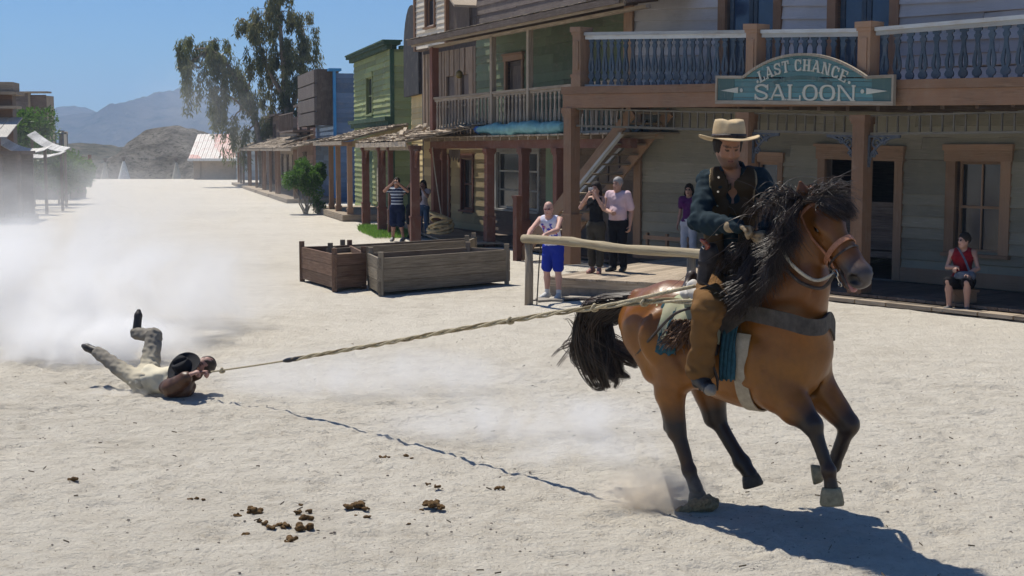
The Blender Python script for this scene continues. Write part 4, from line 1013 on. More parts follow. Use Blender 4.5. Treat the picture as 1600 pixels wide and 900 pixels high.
# ---------------------------------------------------------------- left side of the street: dark boarded houses, rail, cloths
FL = Frame((-30, 60), (0, 1))                            # unused orientation helper
def lbox(mb, x0, x1, y0, y1, Y, dep): a = W(x0, y1, Y); c = W(x1, y0, Y); mb.box((a[0], Y, a[2]), (c[0], Y + dep, c[2]))
LW = thing('dark_barn_building', 'dark brown boarded block with a flat top behind the left bushes', 'building', W(45, 290, 80))
fr = Frame(W(75, 235, 84)[:2], (1, -.12)); 
a0 = fr.u(22); a1 = 0; zt = W(50, 141, 80)[2]
clapboard(fr, a0, -1.1, 0, 0, zt, .3, jit=.02, th=.04).build('front_wall', DKPLANK, LW)
clapboard(fr, -1.0, .0, .0, 0, zt - .1, .3, jit=.02, th=.04).build('corner_wall', OLDD, LW)
g = MB(fr); g.box((a0, .02, 0), (0, 1.0, zt - .15)); g.box((-1.1, -.1, 0), (-.95, 0, zt)); g.box((a0, -.2, zt), (.15, .4, zt + .1)); g.build('corner_board', OLD, LW)
LV = thing('left_house_building', 'brown plank house with jutting eaves at the left picture edge', 'building', W(-10, 320, 52))
fr = Frame(W(22, 235, 60)[:2], (-.42, -1.0))
zt = W(10, 128, 56)[2]
fr2 = Frame(W(-60, 235, 56)[:2], (1, .15)); e1 = fr2.u(22)
clapboard(fr2, -2, e1, 0, 0, zt - .5, .3, jit=.03, th=.05).build('front_wall', wood('warm_brown_planks', (.14, .085, .055), (.28, .18, .12), (.22, .13, .08)), LV)
g = MB(fr2); g.box((-2, .02, 0), (e1 - .05, 1.0, zt - .5)); g.build('inner_wall', DKPLANK, LV)
g = MB(fr2); g.box((-2.2, -.5, zt - .5), (e1 + .25, 1.2, zt - .38)); g.box((-2.2, -.9, zt - 1.05), (e1 + .35, .0, zt - .95)); g.box((-2.1, -.3, zt - .377), (e1 + .1, 1.0, zt)); g.build('eaves', OLD, LV)
zl_ = W(0, 192, 50)[2]
g = MB(fr2)
for k in range(6): g.hexa([(e1 - 2.6 + k * .5, -3.2, zl_ - .5), (e1 - 2.13 + k * .5, -3.2, zl_ - .5), (e1 - 2.13 + k * .5, 0, zl_ + .3), (e1 - 2.6 + k * .5, 0, zl_ + .3), (e1 - 2.6 + k * .5, -3.2, zl_ - .46), (e1 - 2.13 + k * .5, -3.2, zl_ - .46), (e1 - 2.13 + k * .5, 0, zl_ + .34), (e1 - 2.6 + k * .5, 0, zl_ + .34)])
g.build('lean_to_roof', wood('bleached_planks', (.35, .33, .3), (.6, .57, .52)), LV)
for k in range(3): post(fr2, LV, e1 - 2.4 + k * 1.2, -3.0, 0, zl_ - .5, .16, BROWN, False)
# low dark shed in front of them with posts
LS = thing('left_porch_shed', 'dark open shed on posts in the dust at the left picture edge', 'shed', W(20, 330, 48))
fr3 = Frame(W(52, 235, 50)[:2], (.25, 1)); 
za = W(20, 232, 48)[2]
fr4 = Frame(W(50, 235, 49)[:2], (1, .2))
g = MB(fr4); g.box((-5, -.6, za - .2), (-.3, 3.2, za - .08)); g.build('roof', OLDD, LS)
for u in (-2.2, -1.0, -.4): post(fr4, LS, u, -.4, 0, za - .2, .14, OLDD, False)
g = MB(fr4); g.box((-5, 2.8, 0), (-.35, 3, za - .2)); g.build('back_wall', DKPLANK, LS)
g = MB(fr4); g.box((-5, -1.0, .02), (-.2, 2.79, .2)); g.build('floor', OLD, LS)
# blue railing platform and sagging pale cloths
BR = thing('blue_railing', 'blue slatted railing with a pale end post above the left bushes', 'railing', W(88, 240, 72))
g = MB(); a = W(75, 243, 72); c = W(104, 207, 72)
g.box((a[0], 72, a[2]), (c[0], 72.08, a[2] + .08)); g.box((a[0], 72, c[2] - .08), (c[0], 72.08, c[2])); x = a[0]
while x < c[0]: g.box((x, 72.01, a[2] + .081), (x + .06, 72.06, c[2] - .081)); x += .19
g.build('rails', BLUE, BR)
e = W(106, 300, 72); g = MB(); g.box((e[0] - .12, 72, 0), (e[0] + .03, 72.2, c[2] + .05)); g.build('post', CREAM, BR)
g = MB(); g.box((c[0] - .42, 72.1, 0), (c[0] - .2, 72.3, c[2] + .1)); g.box((a[0] - 2, 72.3, 0), (c[0], 75, a[2] - .05)); g.build('platform', OLDD, BR)
CL = wood('pale_awning_slats', (.45, .44, .42), (.68, .66, .63))
for k, (xa, ya, xb, yb, Y, wd, lb) in enumerate(((-20, 212, 68, 236, 55, .5, 'upper sagging pale awning strip at the left edge'), (0, 226, 96, 241, 58, .35, 'lower sagging pale awning strip in front of the bushes'), (42, 212, 98, 238, 62, .55, 'short slatted awning strip ending by the blue railing'))):
    A = W(xa, ya, Y); B = W(xb, yb, Y); mb = MB(); n = 16
    for i in range(n):
        t0, t1 = i / n, (i + .93) / n
        def pt(t, dy): p = A + (B - A) * t; return (p[0], Y + dy, p[2] - .35 * math.sin(math.pi * t) * (1 if k < 2 else .5) + dy * .18)
        mb.hexa([pt(t0, 0), pt(t1, 0), pt(t1, wd * 2), pt(t0, wd * 2)] + [tuple(np.array(q) + (0, 0, .03)) for q in (pt(t0, 0), pt(t1, 0), pt(t1, wd * 2), pt(t0, wd * 2))])
    o = mb.build('awning_strip', CL); tag(o, lb, 'awning', 'pale awnings at the left edge')
    for t in (0.02, .95):
        pp = pt(t, wd); g = MB(); g.box((pp[0] - .05, Y + wd - .05, 0), (pp[0] + .05, Y + wd + .05, pp[2])); g.build('pole', OLDD, o)
g = MB(); e = W(140, 262, 100); g.box((e[0] - .1, 100, 0), (e[0] + .1, 100.2, 2.2)); o = g.build('fence_post', MAROON); tag(o, 'reddish post standing at the far left end of the street', 'post')
# ================================================================== BODIES: one smooth surface from many tapered parts
class Sdf:
    def __init__(s, lo, hi, h):
        s.lo = np.array(lo, float); s.h = h; s.n = (np.ceil((np.array(hi) - s.lo) / h).astype(int) + 2)
        s.f = np.full(s.n, 9.0, dtype=np.float32)
    def _sub(s, lo, hi):
        a = np.maximum(0, np.floor((lo - s.lo) / s.h).astype(int)); b = np.minimum(s.n, np.ceil((hi - s.lo) / s.h).astype(int) + 1)
        if np.any(b <= a): return None
        g = [s.lo[i] + s.h * np.arange(a[i], b[i]) for i in range(3)]
        P = np.stack(np.meshgrid(*g, indexing='ij'), -1)
        return (slice(a[0], b[0]), slice(a[1], b[1]), slice(a[2], b[2])), P
    def _mix(s, sl, d, k, op):
        f = s.f[sl]
        if op == 'add':
            if k > 0: t = np.clip(.5 + .5 * (f - d) / k, 0, 1); r = f + (d - f) * t - k * t * (1 - t)
            else: r = np.minimum(f, d)
        else:
            d = -d
            if k > 0: t = np.clip(.5 - .5 * (f - d) / k, 0, 1); r = f + (d - f) * t + k * t * (1 - t)
            else: r = np.maximum(f, d)
        s.f[sl] = r
    def cap(s, p, q, r0, r1=None, k=.02, ax=None, sc=1.0, op='add'):
        """tapered capsule; ax/sc widens it along one axis"""
        r1 = r0 if r1 is None else r1; p = np.array(p, float); q = np.array(q, float); m = max(r0, r1) * max(1, sc) + k + s.h * 2
        sub = s._sub(np.minimum(p, q) - m, np.maximum(p, q) + m)
        if sub is None: return
        sl, P = sub; d = q - p; L2 = max(d @ d, 1e-9); t = np.clip(((P - p) @ d) / L2, 0, 1); D = P - p - t[..., None] * d
        if ax is not None:
            a = np.array(ax, float); a /= np.linalg.norm(a); D = D + ((1 / sc - 1) * (D @ a))[..., None] * a
        s._mix(sl, np.sqrt((D * D).sum(-1)) - (r0 + (r1 - r0) * t), k, op)
    def chain(s, pts, rs, k=.02, ax=None, sc=1.0):
        for a, b, r, u in zip(pts, pts[1:], rs, rs[1:]): s.cap(a, b, r, u, k, ax, sc)
    def ell(s, c, r, M=None, k=.02, op='add'):
        """ellipsoid with radii r along the rows of M"""
        c = np.array(c, float); r = np.array(r, float); m = r.max() + k + 2 * s.h; sub = s._sub(c - m, c + m)
        if sub is None: return
        sl, P = sub; D = P - c
        if M is not None: D = D @ np.array(M).T
        k0 = np.sqrt(((D / r) ** 2).sum(-1)); k1 = np.sqrt(((D / r ** 2) ** 2).sum(-1)) + 1e-9
        s._mix(sl, k0 * (k0 - 1) / k1, k, op)
    def cut(s, p, n, k=0.0):
        """drop what lies beyond the plane"""
        g = [s.lo[i] + s.h * np.arange(s.n[i]) for i in range(3)]
        n = np.array(n, float); n /= np.linalg.norm(n); p = np.array(p, float)
        d = (g[0] - p[0])[:, None, None] * n[0] + (g[1] - p[1])[None, :, None] * n[1] + (g[2] - p[2])[None, None, :] * n[2]
        s.f = np.maximum(s.f, d.astype(np.float32))
    def ripple(s, amp, freq, seed=0, dirn=(1, 1, 1)):
        g = [s.lo[i] + s.h * np.arange(s.n[i]) for i in range(3)]; rg = np.random.default_rng(seed); near = np.abs(s.f) < .05
        I = np.nonzero(near); x, y, z = g[0][I[0]], g[1][I[1]], g[2][I[2]]; v = 0
        for k in range(6):
            a = rg.normal(size=3) * np.array(dirn) * freq; ph = rg.random() * 6.3; v = v + np.sin(a[0] * x + a[1] * y + a[2] * z + ph + 1.5 * np.sin(a[1] * x * .7 - a[0] * z + ph)) / (1 + .4 * k)
        s.f[I] += (amp * v / 2.2).astype(np.float32)
    def mesh(s, relax=1):
        f = s.f; neg = f < 0; A = [neg[i:f.shape[0] - 1 + i, j:f.shape[1] - 1 + j, k:f.shape[2] - 1 + k] for i in (0, 1) for j in (0, 1) for k in (0, 1)]
        anyn = A[0].copy(); alln = A[0].copy()
        for a in A[1:]: anyn |= a; alln &= a
        C = np.nonzero(anyn & ~alln); I = np.stack(C, -1); idx = np.full(anyn.shape, -1, dtype=np.int64); idx[C] = np.arange(len(I))
        acc = np.zeros((len(I), 3)); cnt = np.zeros(len(I))
        co = [(i, j, k) for i in (0, 1) for j in (0, 1) for k in (0, 1)]
        vals = {c: f[I[:, 0] + c[0], I[:, 1] + c[1], I[:, 2] + c[2]].astype(float) for c in co}
        for a in co:
            for ax in range(3):
                if a[ax]: continue
                b = list(a); b[ax] = 1; b = tuple(b); va, vb = vals[a], vals[b]; m = (va < 0) != (vb < 0)
                t = np.where(m, va / np.where(m, va - vb, 1), 0); p = np.array(a, float)[None] + t[:, None] * (np.array(b) - np.array(a))[None]
                acc[m] += p[m]; cnt[m] += 1
        V = s.lo + (I + acc / cnt[:, None]) * s.h; Q = []
        for ax in range(3):
            o = [1, 1, 1]; o[ax] = 0
            sl0 = [slice(1, n - 1) for n in f.shape]; sl0[ax] = slice(0, f.shape[ax] - 1)
            sl1 = list(sl0); sl1[ax] = slice(1, f.shape[ax])
            n0, n1 = neg[tuple(sl0)], neg[tuple(sl1)]; E = np.stack(np.nonzero(n0 != n1), -1)
            off = np.array([1, 1, 1]); off[ax] = 0; E = E + off; flip = neg[E[:, 0], E[:, 1], E[:, 2]]
            u, v = (ax + 1) % 3, (ax + 2) % 3; eu = np.zeros(3, int); eu[u] = 1; ev = np.zeros(3, int); ev[v] = 1
            q = [E - eu - ev, E - ev, E, E - eu]; q = np.stack([idx[c[:, 0], c[:, 1], c[:, 2]] for c in q], -1)
            q[~flip] = q[~flip][:, ::-1]; Q.append(q)
        Q = np.concatenate(Q); Q = Q[(Q >= 0).all(1)]
        for _ in range(relax):
            ac = np.zeros_like(V); c = np.zeros(len(V))
            for i in range(4):
                np.add.at(ac, Q[:, i], V[Q[:, (i + 1) % 4]]); np.add.at(c, Q[:, i], 1); np.add.at(ac, Q[:, i], V[Q[:, (i + 3) % 4]]); np.add.at(c, Q[:, i], 1)
            V = V * .5 + .5 * ac / np.maximum(c, 1)[:, None]
        return V, Q
def sdf_obj(name, s, mat, parent, col, relax=1):
    V, Q = s.mesh(relax); c = col(V) if callable(col) else np.tile(np.array(col, float), (len(V), 1))
    return mesh_obj(name, V, Q, mat, parent, True, {'Col': c})
def unit(v): v = np.array(v, float); return v / np.linalg.norm(v)
def segd(V, p, q):
    p, q = np.array(p, float), np.array(q, float); d = q - p; t = np.clip(((V - p) @ d) / (d @ d), 0, 1); return np.linalg.norm(V - p - t[:, None] * d, axis=1), t
def strands(name, curves, mat, parent, r0=.003, r1=.0008, flat=1.0):
    """many fine tapered locks in one mesh; curves: arrays (n,3)"""
    V = []; F = []; b = 0; cols = []
    for ci, c in enumerate(curves):
        c = np.asarray(c, float); n = len(c); t = np.gradient(c, axis=0); t /= np.linalg.norm(t, axis=1)[:, None] + 1e-9
        u = np.cross(t, (.3, .2, .93)); u /= np.linalg.norm(u, axis=1)[:, None] + 1e-9; w_ = np.cross(t, u)
        rr = (r0 * (1 - np.linspace(0, 1, n) ** 2.2) + r1)[:, None]; tone = random.random()
        ring = [c + rr * (math.cos(a) * u * flat + math.sin(a) * w_) for a in (0, 2.094, 4.189)]
        V.append(np.stack(ring, 1).reshape(-1, 3)); cols += [tone] * (3 * n)
        base = b + np.arange(n - 1) * 3
        for k in range(3):
            k2 = (k + 1) % 3; F.append(np.stack([base + k, base + k2, base + 3 + k2, base + 3 + k], -1))
        b += 3 * n
    return mesh_obj(name, np.concatenate(V), np.concatenate(F), mat, parent, True, {'rnd': cols})
def hairmat(name, a, b_, rough=.45):
    m, nt, b = newmat(name); at = N(nt, 'ShaderNodeAttribute'); at.attribute_name = 'rnd'
    nt.links.new(mixc(nt, at.outputs['Fac'], a, b_), b.inputs['Base Color']); b.inputs['Roughness'].default_value = rough; b.inputs['Specular IOR Level'].default_value = .5; MATS[name] = m; return m
def bez(P, n=12):
    """smooth curve through control points"""
    P = np.array(P, float); m = len(P); t = np.linspace(0, m - 1, n); out = []
    for x in t:
        i = min(int(x), m - 2); f = x - i; p0, p1, p2, p3 = P[max(i - 1, 0)], P[i], P[i + 1], P[min(i + 2, m - 1)]
        out.append(.5 * ((2 * p1) + (-p0 + p2) * f + (2 * p0 - 5 * p1 + 4 * p2 - p3) * f * f + (-p0 + 3 * p1 - 3 * p2 + p3) * f ** 3))
    return np.array(out)

# ================================================================== THE HORSE
HO = np.array([1.60, 9.62, 0.0]); hh_ = unit((.80, -.60, 0)); hr_ = np.array([hh_[1], -hh_[0], 0.0])     # forward, own right side
def H(s, l, z): return HO + s * hh_ + l * hr_ + np.array([0, 0, z])
HORSE = thing('horse', 'bay horse with black mane galloping with one hind hoof on the sand', 'horse', (HO[0], HO[1], 0))
up_ = np.array([0, 0, 1.0])
sd_h = Sdf((.3, 8.2, .0), (2.75, 10.75, 2.35), .0145)
B = sd_h
def HPl(px, py, l):
    """picture point on the upright plane at sideways distance l of the horse"""
    d = ray(px, py); o = HO + l * hr_; n = hr_; t = ((o - np.array([0, 0, CZ])) @ n) / (d @ n); return np.array([0, 0, CZ]) + d * t
# trunk
tr = [(-.80, 1.27, .20), (-.62, 1.26, .28), (-.40, 1.20, .31), (-.15, 1.15, .34), (.10, 1.13, .36), (.24, 1.14, .35), (.36, 1.16, .28)]
for (s0, z0, r0), (s1, z1, r1) in zip(tr, tr[1:]): B.cap(H(s0, 0, z0), H(s1, 0, z1), r0, r1, .06, hr_, .78)
B.ell(H(-.52, 0, 1.36), (.30, .24, .22), [hh_, hr_, up_], .08)          # croup
B.cap(H(-.10, 0, 1.38), H(.16, 0, 1.43), .12, .10, .12)               # withers
B.ell(H(.02, 0, .99), (.36, .23, .24), [hh_, hr_, up_], .08)
B.ell(H(.30, 0, .98), (.26, .22, .22), [hh_, hr_, up_], .08)          # breast between the forelegs
for sg in (-1, 1): B.ell(H(.36, sg * .15, 1.16), (.20, .12, .28), [unit(hh_ + .35 * up_), hr_, unit(up_ - .35 * hh_)], .06)      # shoulders
B.ell(H(.46, .07, 1.05), (.12, .11, .16), [hh_, hr_, up_], .05); B.ell(H(.46, -.10, 1.05), (.12, .11, .16), [hh_, hr_, up_], .05)
# neck and head, turned towards its right
nk0 = H(.26, .0, 1.32); nk1 = W(1236, 440, 9.17); nk2 = W(1246, 372, 9.10); poll = W(1266, 322, 9.06)
B.cap(nk0, nk1, .28, .225, .08, unit(np.cross(hh_, up_)), .74); B.cap(nk1, nk2, .225, .19, .06, hr_, .74); B.cap(nk2, poll, .19, .125, .05, hr_, .78)
B.cap(H(.42, .02, 1.22), W(1258, 440, 9.08), .18, .14, .08)
mz = W(1345, 432, 8.72); hd_ = unit(mz - poll); brow = W(1298, 352, 8.97)
hs_ = unit(np.cross(hd_, (0.15, -.75, .65)))                          # sideways axis of the head
hf_ = unit(np.cross(hs_, hd_))                                        # outwards from the forehead
if hf_[1] > 0 and hf_[2] < 0: hf_ = -hf_
if hf_[2] < 0: hf_ = -hf_
if hs_[0] > 0: hs_ = -hs_
def HD(a, f, w_): return poll + a * hd_ + f * hf_ + w_ * hs_           # a: poll -> muzzle, f: forehead side, w: near side
HL = np.linalg.norm(mz - poll)
B.cap(HD(.0, .0, 0), HD(.20, .015, 0), .118, .118, .04, hs_, .90)
B.cap(HD(.20, .02, 0), HD(HL * .72, .02, 0), .108, .080, .04, hs_, .82)
B.cap(HD(HL * .70, .015, 0), HD(HL * .95, .0, 0), .078, .082, .03, hs_, .95)
B.ell(HD(HL * .99, -.004, 0), (.085, .090, .086), [hd_, hf_, hs_], .02)
for sg in (-1, 1):
    B.ell(HD(.20, -.105, sg * .055), (.155, .115, .042), [hd_, hf_, hs_], .035)         # cheek
    B.ell(HD(.195, .072, sg * .092), (.058, .026, .026), [hd_, hf_, hs_], .02)         # brow over the eye
    B.ell(HD(.21, .036, sg * .100), (.032, .022, .014), [hd_, hf_, hs_], .012, 'sub')
    B.ell(HD(HL * .99, .010, sg * .058), (.054, .046, .034), [hd_, hf_, hs_], .012)    # nostril rim
    B.ell(HD(HL * 1.035, .010, sg * .074), (.046, .033, .042), [hd_, hf_, hs_], .006, 'sub')
    B.cap(HD(.28, .0, sg * .088), HD(HL * .75, -.01, sg * .062), .013, .009, .02)
    B.cap(HD(.34, .045, sg * .080), HD(HL * .85, .03, sg * .075), .018, .014, .02, None, 1, 'sub') if 0 else None
B.cap(HD(.22, -.125, 0), HD(HL * .80, -.095, 0), .066, .044, .04)       # lower jaw
B.cap(HD(HL * .74, -.120, 0), HD(HL * .93, -.128, 0), .040, .044, .02, hs_, 1.1)       # chin, mouth a little open
B.cap(HD(HL * .78, -.080, .0), HD(HL * 1.06, -.088, .0), .014, .016, .01, hs_, 4.0, 'sub')
def ear(basep, tip, w0):
    B.cap(basep, basep * .5 + tip * .5, w0 * .8, w0, .02, hd_, .75); B.cap(basep * .5 + tip * .5, tip, w0, .006, .012, hd_, .7)
ear(W(1258, 322, 9.02), W(1250, 281, 8.97), .048); ear(HD(-.02, .06, -.08), W(1318, 284, 9.02), .038)
B.ell(W(1252, 303, 8.95), (.016, .014, .050), None, .006, 'sub')
# legs
def leg(P, rs, ax=None, sc=1): B.chain(P, rs, .035, ax, sc)
# near hind, planted
st = H(-.42, .17, 1.02); hk = HPl(1058, 672, .16); fe = HPl(1077, 735, .16); ho1 = HPl(1089, 768, .15)
B.cap(H(-.66, .14, 1.24), st, .235, .19, .08, hr_, .72); B.cap(H(-.70, .13, 1.18), H(-.62, .15, .95), .14, .10, .06)
B.cap(st, HPl(1046, 612, .16), .165, .112, .05, hr_, .8); B.cap(HPl(1046, 612, .16), hk, .108, .070, .03, hr_, .85)
B.ell(hk + np.array([-.012, 0, .01]), (.064, .058, .088), None, .025); B.cap(HPl(1042, 635, .16), HPl(1044, 668, .16), .03, .036, .02)
B.cap(hk, fe, .056, .044, .02); B.ell(fe, (.056, .052, .054), None, .02); B.cap(fe, ho1, .044, .048, .015)
# far hind, swinging forward
st2 = H(-.40, -.15, 1.0); hk2 = HPl(1118, 652, -.16); fe2 = HPl(1159, 722, -.16); ho2 = HPl(1172, 742, -.16)
B.cap(H(-.62, -.14, 1.26), st2, .21, .16, .08, hr_, .72); B.cap(st2, hk2, .165, .084, .05)
B.ell(hk2 + np.array([-.015, 0, .01]), (.074, .058, .086), None, .025); B.cap(hk2, fe2, .062, .048, .02); B.ell(fe2, (.066, .056, .062), None, .02); B.cap(fe2, ho2, .050, .054, .015)
# near fore
el = HPl(1211, 603, .17); kn = HPl(1270, 664, .19); fe3 = HPl(1295, 736, .19); ho3 = HPl(1299, 762, .19)
B.cap(H(.26, .16, 1.08), el, .19, .165, .06, hr_, .75); B.cap(el, el * .45 + kn * .55, .155, .112, .04, hr_, .82); B.cap(el * .45 + kn * .55, kn, .112, .070, .04, hr_, .85)
B.ell(kn, (.070, .068, .080), None, .025); B.cap(kn, fe3, .056, .044, .02); B.ell(fe3, (.058, .054, .056), None, .02); B.cap(fe3, ho3, .044, .048, .015)
# far fore, folded back below the knee
el2 = HPl(1272, 600, -.14); kn2 = HPl(1326, 664, -.15); fe4 = HPl(1302, 728, -.15); ho4 = HPl(1284, 740, -.15)
B.cap(H(.30, -.15, 1.06), el2, .17, .14, .06, hr_, .75); B.cap(el2, kn2, .135, .072, .04)
B.ell(kn2, (.070, .066, .080), None, .025); B.cap(kn2, fe4, .058, .046, .02); B.ell(fe4, (.056, .054, .054), None, .02); B.cap(fe4, ho4, .044, .046, .015)
B.ell(H(.20, .26, 1.08), (.15, .07, .17), [unit(hh_ - .4 * up_), hr_, unit(up_ + .4 * hh_)], .03); B.ell(H(.42, .20, 1.10), (.085, .07, .10), None, .03); B.ell(H(-.50, .24, 1.20), (.18, .075, .20), None, .04)
B.ell(el * .62 + kn * .38 + hh_ * .035, (.06, .06, .13), None, .04); B.ell(el2 * .6 + kn2 * .4 + hh_ * .03, (.05, .05, .12), None, .04)
B.cap(H(.35, .33, 1.32), H(.31, .31, 1.06), .014, .010, .035, None, 1, 'sub'); B.cap(H(.08, .35, 1.24), H(.12, .33, .96), .016, .012, .04, None, 1, 'sub')
B.cap(H(.515, .01, 1.16), H(.50, .01, .90), .034, .034, .05, None, 1, 'sub'); B.cap(W(1272, 455, 8.96), W(1262, 500, 8.93), .016, .020, .04, None, 1, 'sub')
B.cap(H(-.26, .34, 1.16), H(-.30, .28, .92), .020, .016, .05, None, 1, 'sub')
# grooves between the muscles
B.cap(H(.16, .33, 1.32), H(.14, .30, 1.0), .014, .010, .05, None, 1, 'sub'); B.cap(H(-.42, .34, 1.30), H(-.32, .30, 1.02), .016, .01, .06, None, 1, 'sub'); B.cap(H(.50, .02, 1.18), H(.52, .0, .96), .02, .02, .06, None, 1, 'sub'); B.cap(HPl(1232, 575, .30), HPl(1262, 610, .26), .008, .006, .04, None, 1, 'sub')
dock0 = H(-.86, 0, 1.45); dock1 = W(968, 478, 10.35)
B.cap(H(-.72, 0, 1.42), dock0, .09, .055, .05); B.cap(dock0, dock1, .05, .03, .03)
legs = [(hk, fe, ho1, st), (hk2, fe2, ho2, st2), (kn, fe3, ho3, el), (kn2, fe4, ho4, el2)]
def coat(V):
    bay = np.array([.170, .056, .007]); lite = np.array([.280, .112, .015]); dk = np.array([.085, .028, .010]); blk = np.array([.014, .010, .009])
    n = fbm(V[:, 0] * 5 + V[:, 2] * 3, V[:, 1] * 5 + V[:, 2] * 5, 8, 4)[:, None]
    c = bay * (1 - n) + lite * n
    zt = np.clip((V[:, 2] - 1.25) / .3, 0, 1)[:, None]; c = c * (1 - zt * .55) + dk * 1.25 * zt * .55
    for a, b_, c2, d in legs:
        dd, t = segd(V, b_, c2); d2, t2 = segd(V, a, b_); d3, t3 = segd(V, d, a)
        m = np.maximum(np.clip(1 - (dd - .07) / .03, 0, 1), np.clip(1 - (d2 - .085) / .03, 0, 1))
        m = np.maximum(m, np.clip(1 - (d3 - .10) / .05, 0, 1) * np.clip((t3 - .55) / .35, 0, 1))[:, None]
        m = np.clip(m * (1.0 + .5 * (n - .5)) , 0, 1); c = c * (1 - m) + np.array([.026, .017, .013]) * m
    d, t = segd(V, HD(HL * .93, -.03, 0), HD(HL * 1.1, 0, 0)); m = np.clip((.15 - d) / .05, 0, 1)[:, None]; c = c * (1 - m) + np.array([.075, .06, .055]) * m
    d, t = segd(V, HD(.22, .09, 0), HD(HL * .70, .07, 0)); m = (np.clip((.05 - d) / .02, 0, 1) * .4)[:, None]; c = c * (1 - m) + lite * m * 1.1
    for sg in (-1, 1):
        e = HD(HL * 1.03, .012, sg * .078); d = np.linalg.norm(V - e, axis=1); m = np.clip((.052 - d) / .01, 0, 1)[:, None]; c = c * (1 - m) + np.array([.008, .006, .006]) * m
    for tip in (W(1253, 285, 9.0), W(1318, 288, 9.02)):
        d = np.linalg.norm(V - tip, axis=1); m = np.clip((.045 - d) / .03, 0, 1)[:, None]; c = c * (1 - m) + dk * m
    d = np.linalg.norm(V - (dock0 + dock1) / 2, axis=1); m = np.clip((.13 - d) / .05, 0, 1)[:, None]; c = c * (1 - m) + blk * m
    return c
B.ripple(.0045, 13, 31); B.ripple(.002, 34, 33, (1, 1, .5))
m = vcol('bay_coat', .37, .38, .004, 26, .20, (1, 1, 1), big=.22)
sdf_obj('body', B, m, HORSE, coat, 2)
# eyes
for sg, nm in ((1, 'eye'), (-1, 'eye')):
    s_ = Sdf(HD(.205, .045, sg * .098) - .05, HD(.205, .045, sg * .098) + .05, .006); s_.ell(HD(.205, .042, sg * .092), (.026, .020, .018), [hd_, hf_, hs_], 0)
    sdf_obj('eye', s_, plain('dark_wet_eye', (.012, .008, .006), .08, spec=.8), HORSE, (.01, .01, .01), 0)
def hoof(pt, dirn, sole, r=.062, L=.075):
    """a hoof: a short cone widening to a flat sole"""
    d = unit(dirn); mb = MB(); n = 20; a = unit(np.cross(d, (.2, .9, .3))); b = np.cross(d, a); V = []; F = []
    for j, (t, rr) in enumerate(((0, .78), (.3, .90), (.85, 1.02), (1.0, .96), (1.02, .62), (.92, .2))):
        for i in range(n): th = 2 * math.pi * i / n; V.append(pt + d * L * t + r * rr * (math.cos(th) * a + .92 * math.sin(th) * b))
    for j in range(5):
        for i in range(n): F.append((j * n + i, j * n + (i + 1) % n, (j + 1) * n + (i + 1) % n, (j + 1) * n + i))
    F.append(tuple(5 * n + i for i in range(n))); F.append(tuple(range(n - 1, -1, -1)))
    return mesh_obj('hoof', V, F, sole, HORSE, True)
HOOF = plain('horn', (.07, .055, .04), .6, var=.4, scale=30); HOOFL = plain('sandy_pale_horn', (.36, .29, .17), .85, var=.35, scale=25, bmp=.003)
hoof(ho1, (.12, -.05, -1), HOOF, .068, .07); hoof(ho2, (.30, -.15, -1), HOOF, .074, .085); hoof(ho3, (.04, -.1, -1), HOOFL, .078, .115)
hoof(ho4, (-1, .1, -.15), HOOFL, .070, .065)

# hair
BLK = hairmat('black_mane_hair', (.006, .005, .005), (.085, .055, .038), .40)
rg = np.random.default_rng(5); cv = []
# tail: arches back from the dock, blown out and split in locks
tb = [W(985, 474, 10.32), W(935, 480, 10.45), W(905, 520, 10.5), W(925, 575, 10.48)]
ends = [W(x, y, 10.45 + d) for x, y, d in ((948, 603, 0), (962, 602, .05), (925, 590, .1), (975, 588, -.05), (990, 575, 0), (1000, 562, 0), (1003, 552, .1), (912, 570, .1), (940, 605, .1), (955, 590, -.1), (900, 560, .1), (985, 590, .05), (968, 570, .1), (930, 560, .1), (945, 575, 0), (915, 585, .08))]
wisps = [W(862, 556, 10.6), W(872, 573, 10.6), W(882, 498, 10.5), W(896, 486, 10.6), (W(898, 575, 10.6)), W(876, 545, 10.5)]
locks = rg.random((40, 5)); lw = [rg.integers(len(ends)) for _ in range(40)]
for i in range(2000):
    L = rg.integers(40); lk = locks[L]; j = rg.normal(size=3); q = rg.random(); a = dock1 * q + dock0 * (1 - q) + j * .016
    e = ends[lw[L]] + (lk[:3] - .5) * np.array([.05, .2, .04]) + j * .007; sp = lk[3]
    m1 = W(965 - 46 * sp, 474 + 24 * (1 - sp), 10.38 + .1 * (lk[0] - .5)) + j * .016
    m2 = W(950 - 48 * sp ** .8, 500 + 26 * sp, 10.45 + .14 * (lk[1] - .5)) + j * .018
    m3 = m2 * .5 + e * .5 + np.array([-.05 * sp, 0, -.01]) + j * .014
    m4 = m2 * .2 + e * .8 + np.array([.035 * math.sin(L * 2.1), 0, -.03 + .02 * math.cos(L * 1.3)]) + j * .008
    if i % 40 == 0: e = wisps[(i // 40) % 6] + j * .008; m3 = m2 * .5 + e * .5; m4 = m2 * .25 + e * .75 + np.array([0, 0, .02])
    cv.append(bez([a, m1, m2, m3, m4, e], 16))
strands('tail', cv, BLK, HORSE, .0030, .0007)
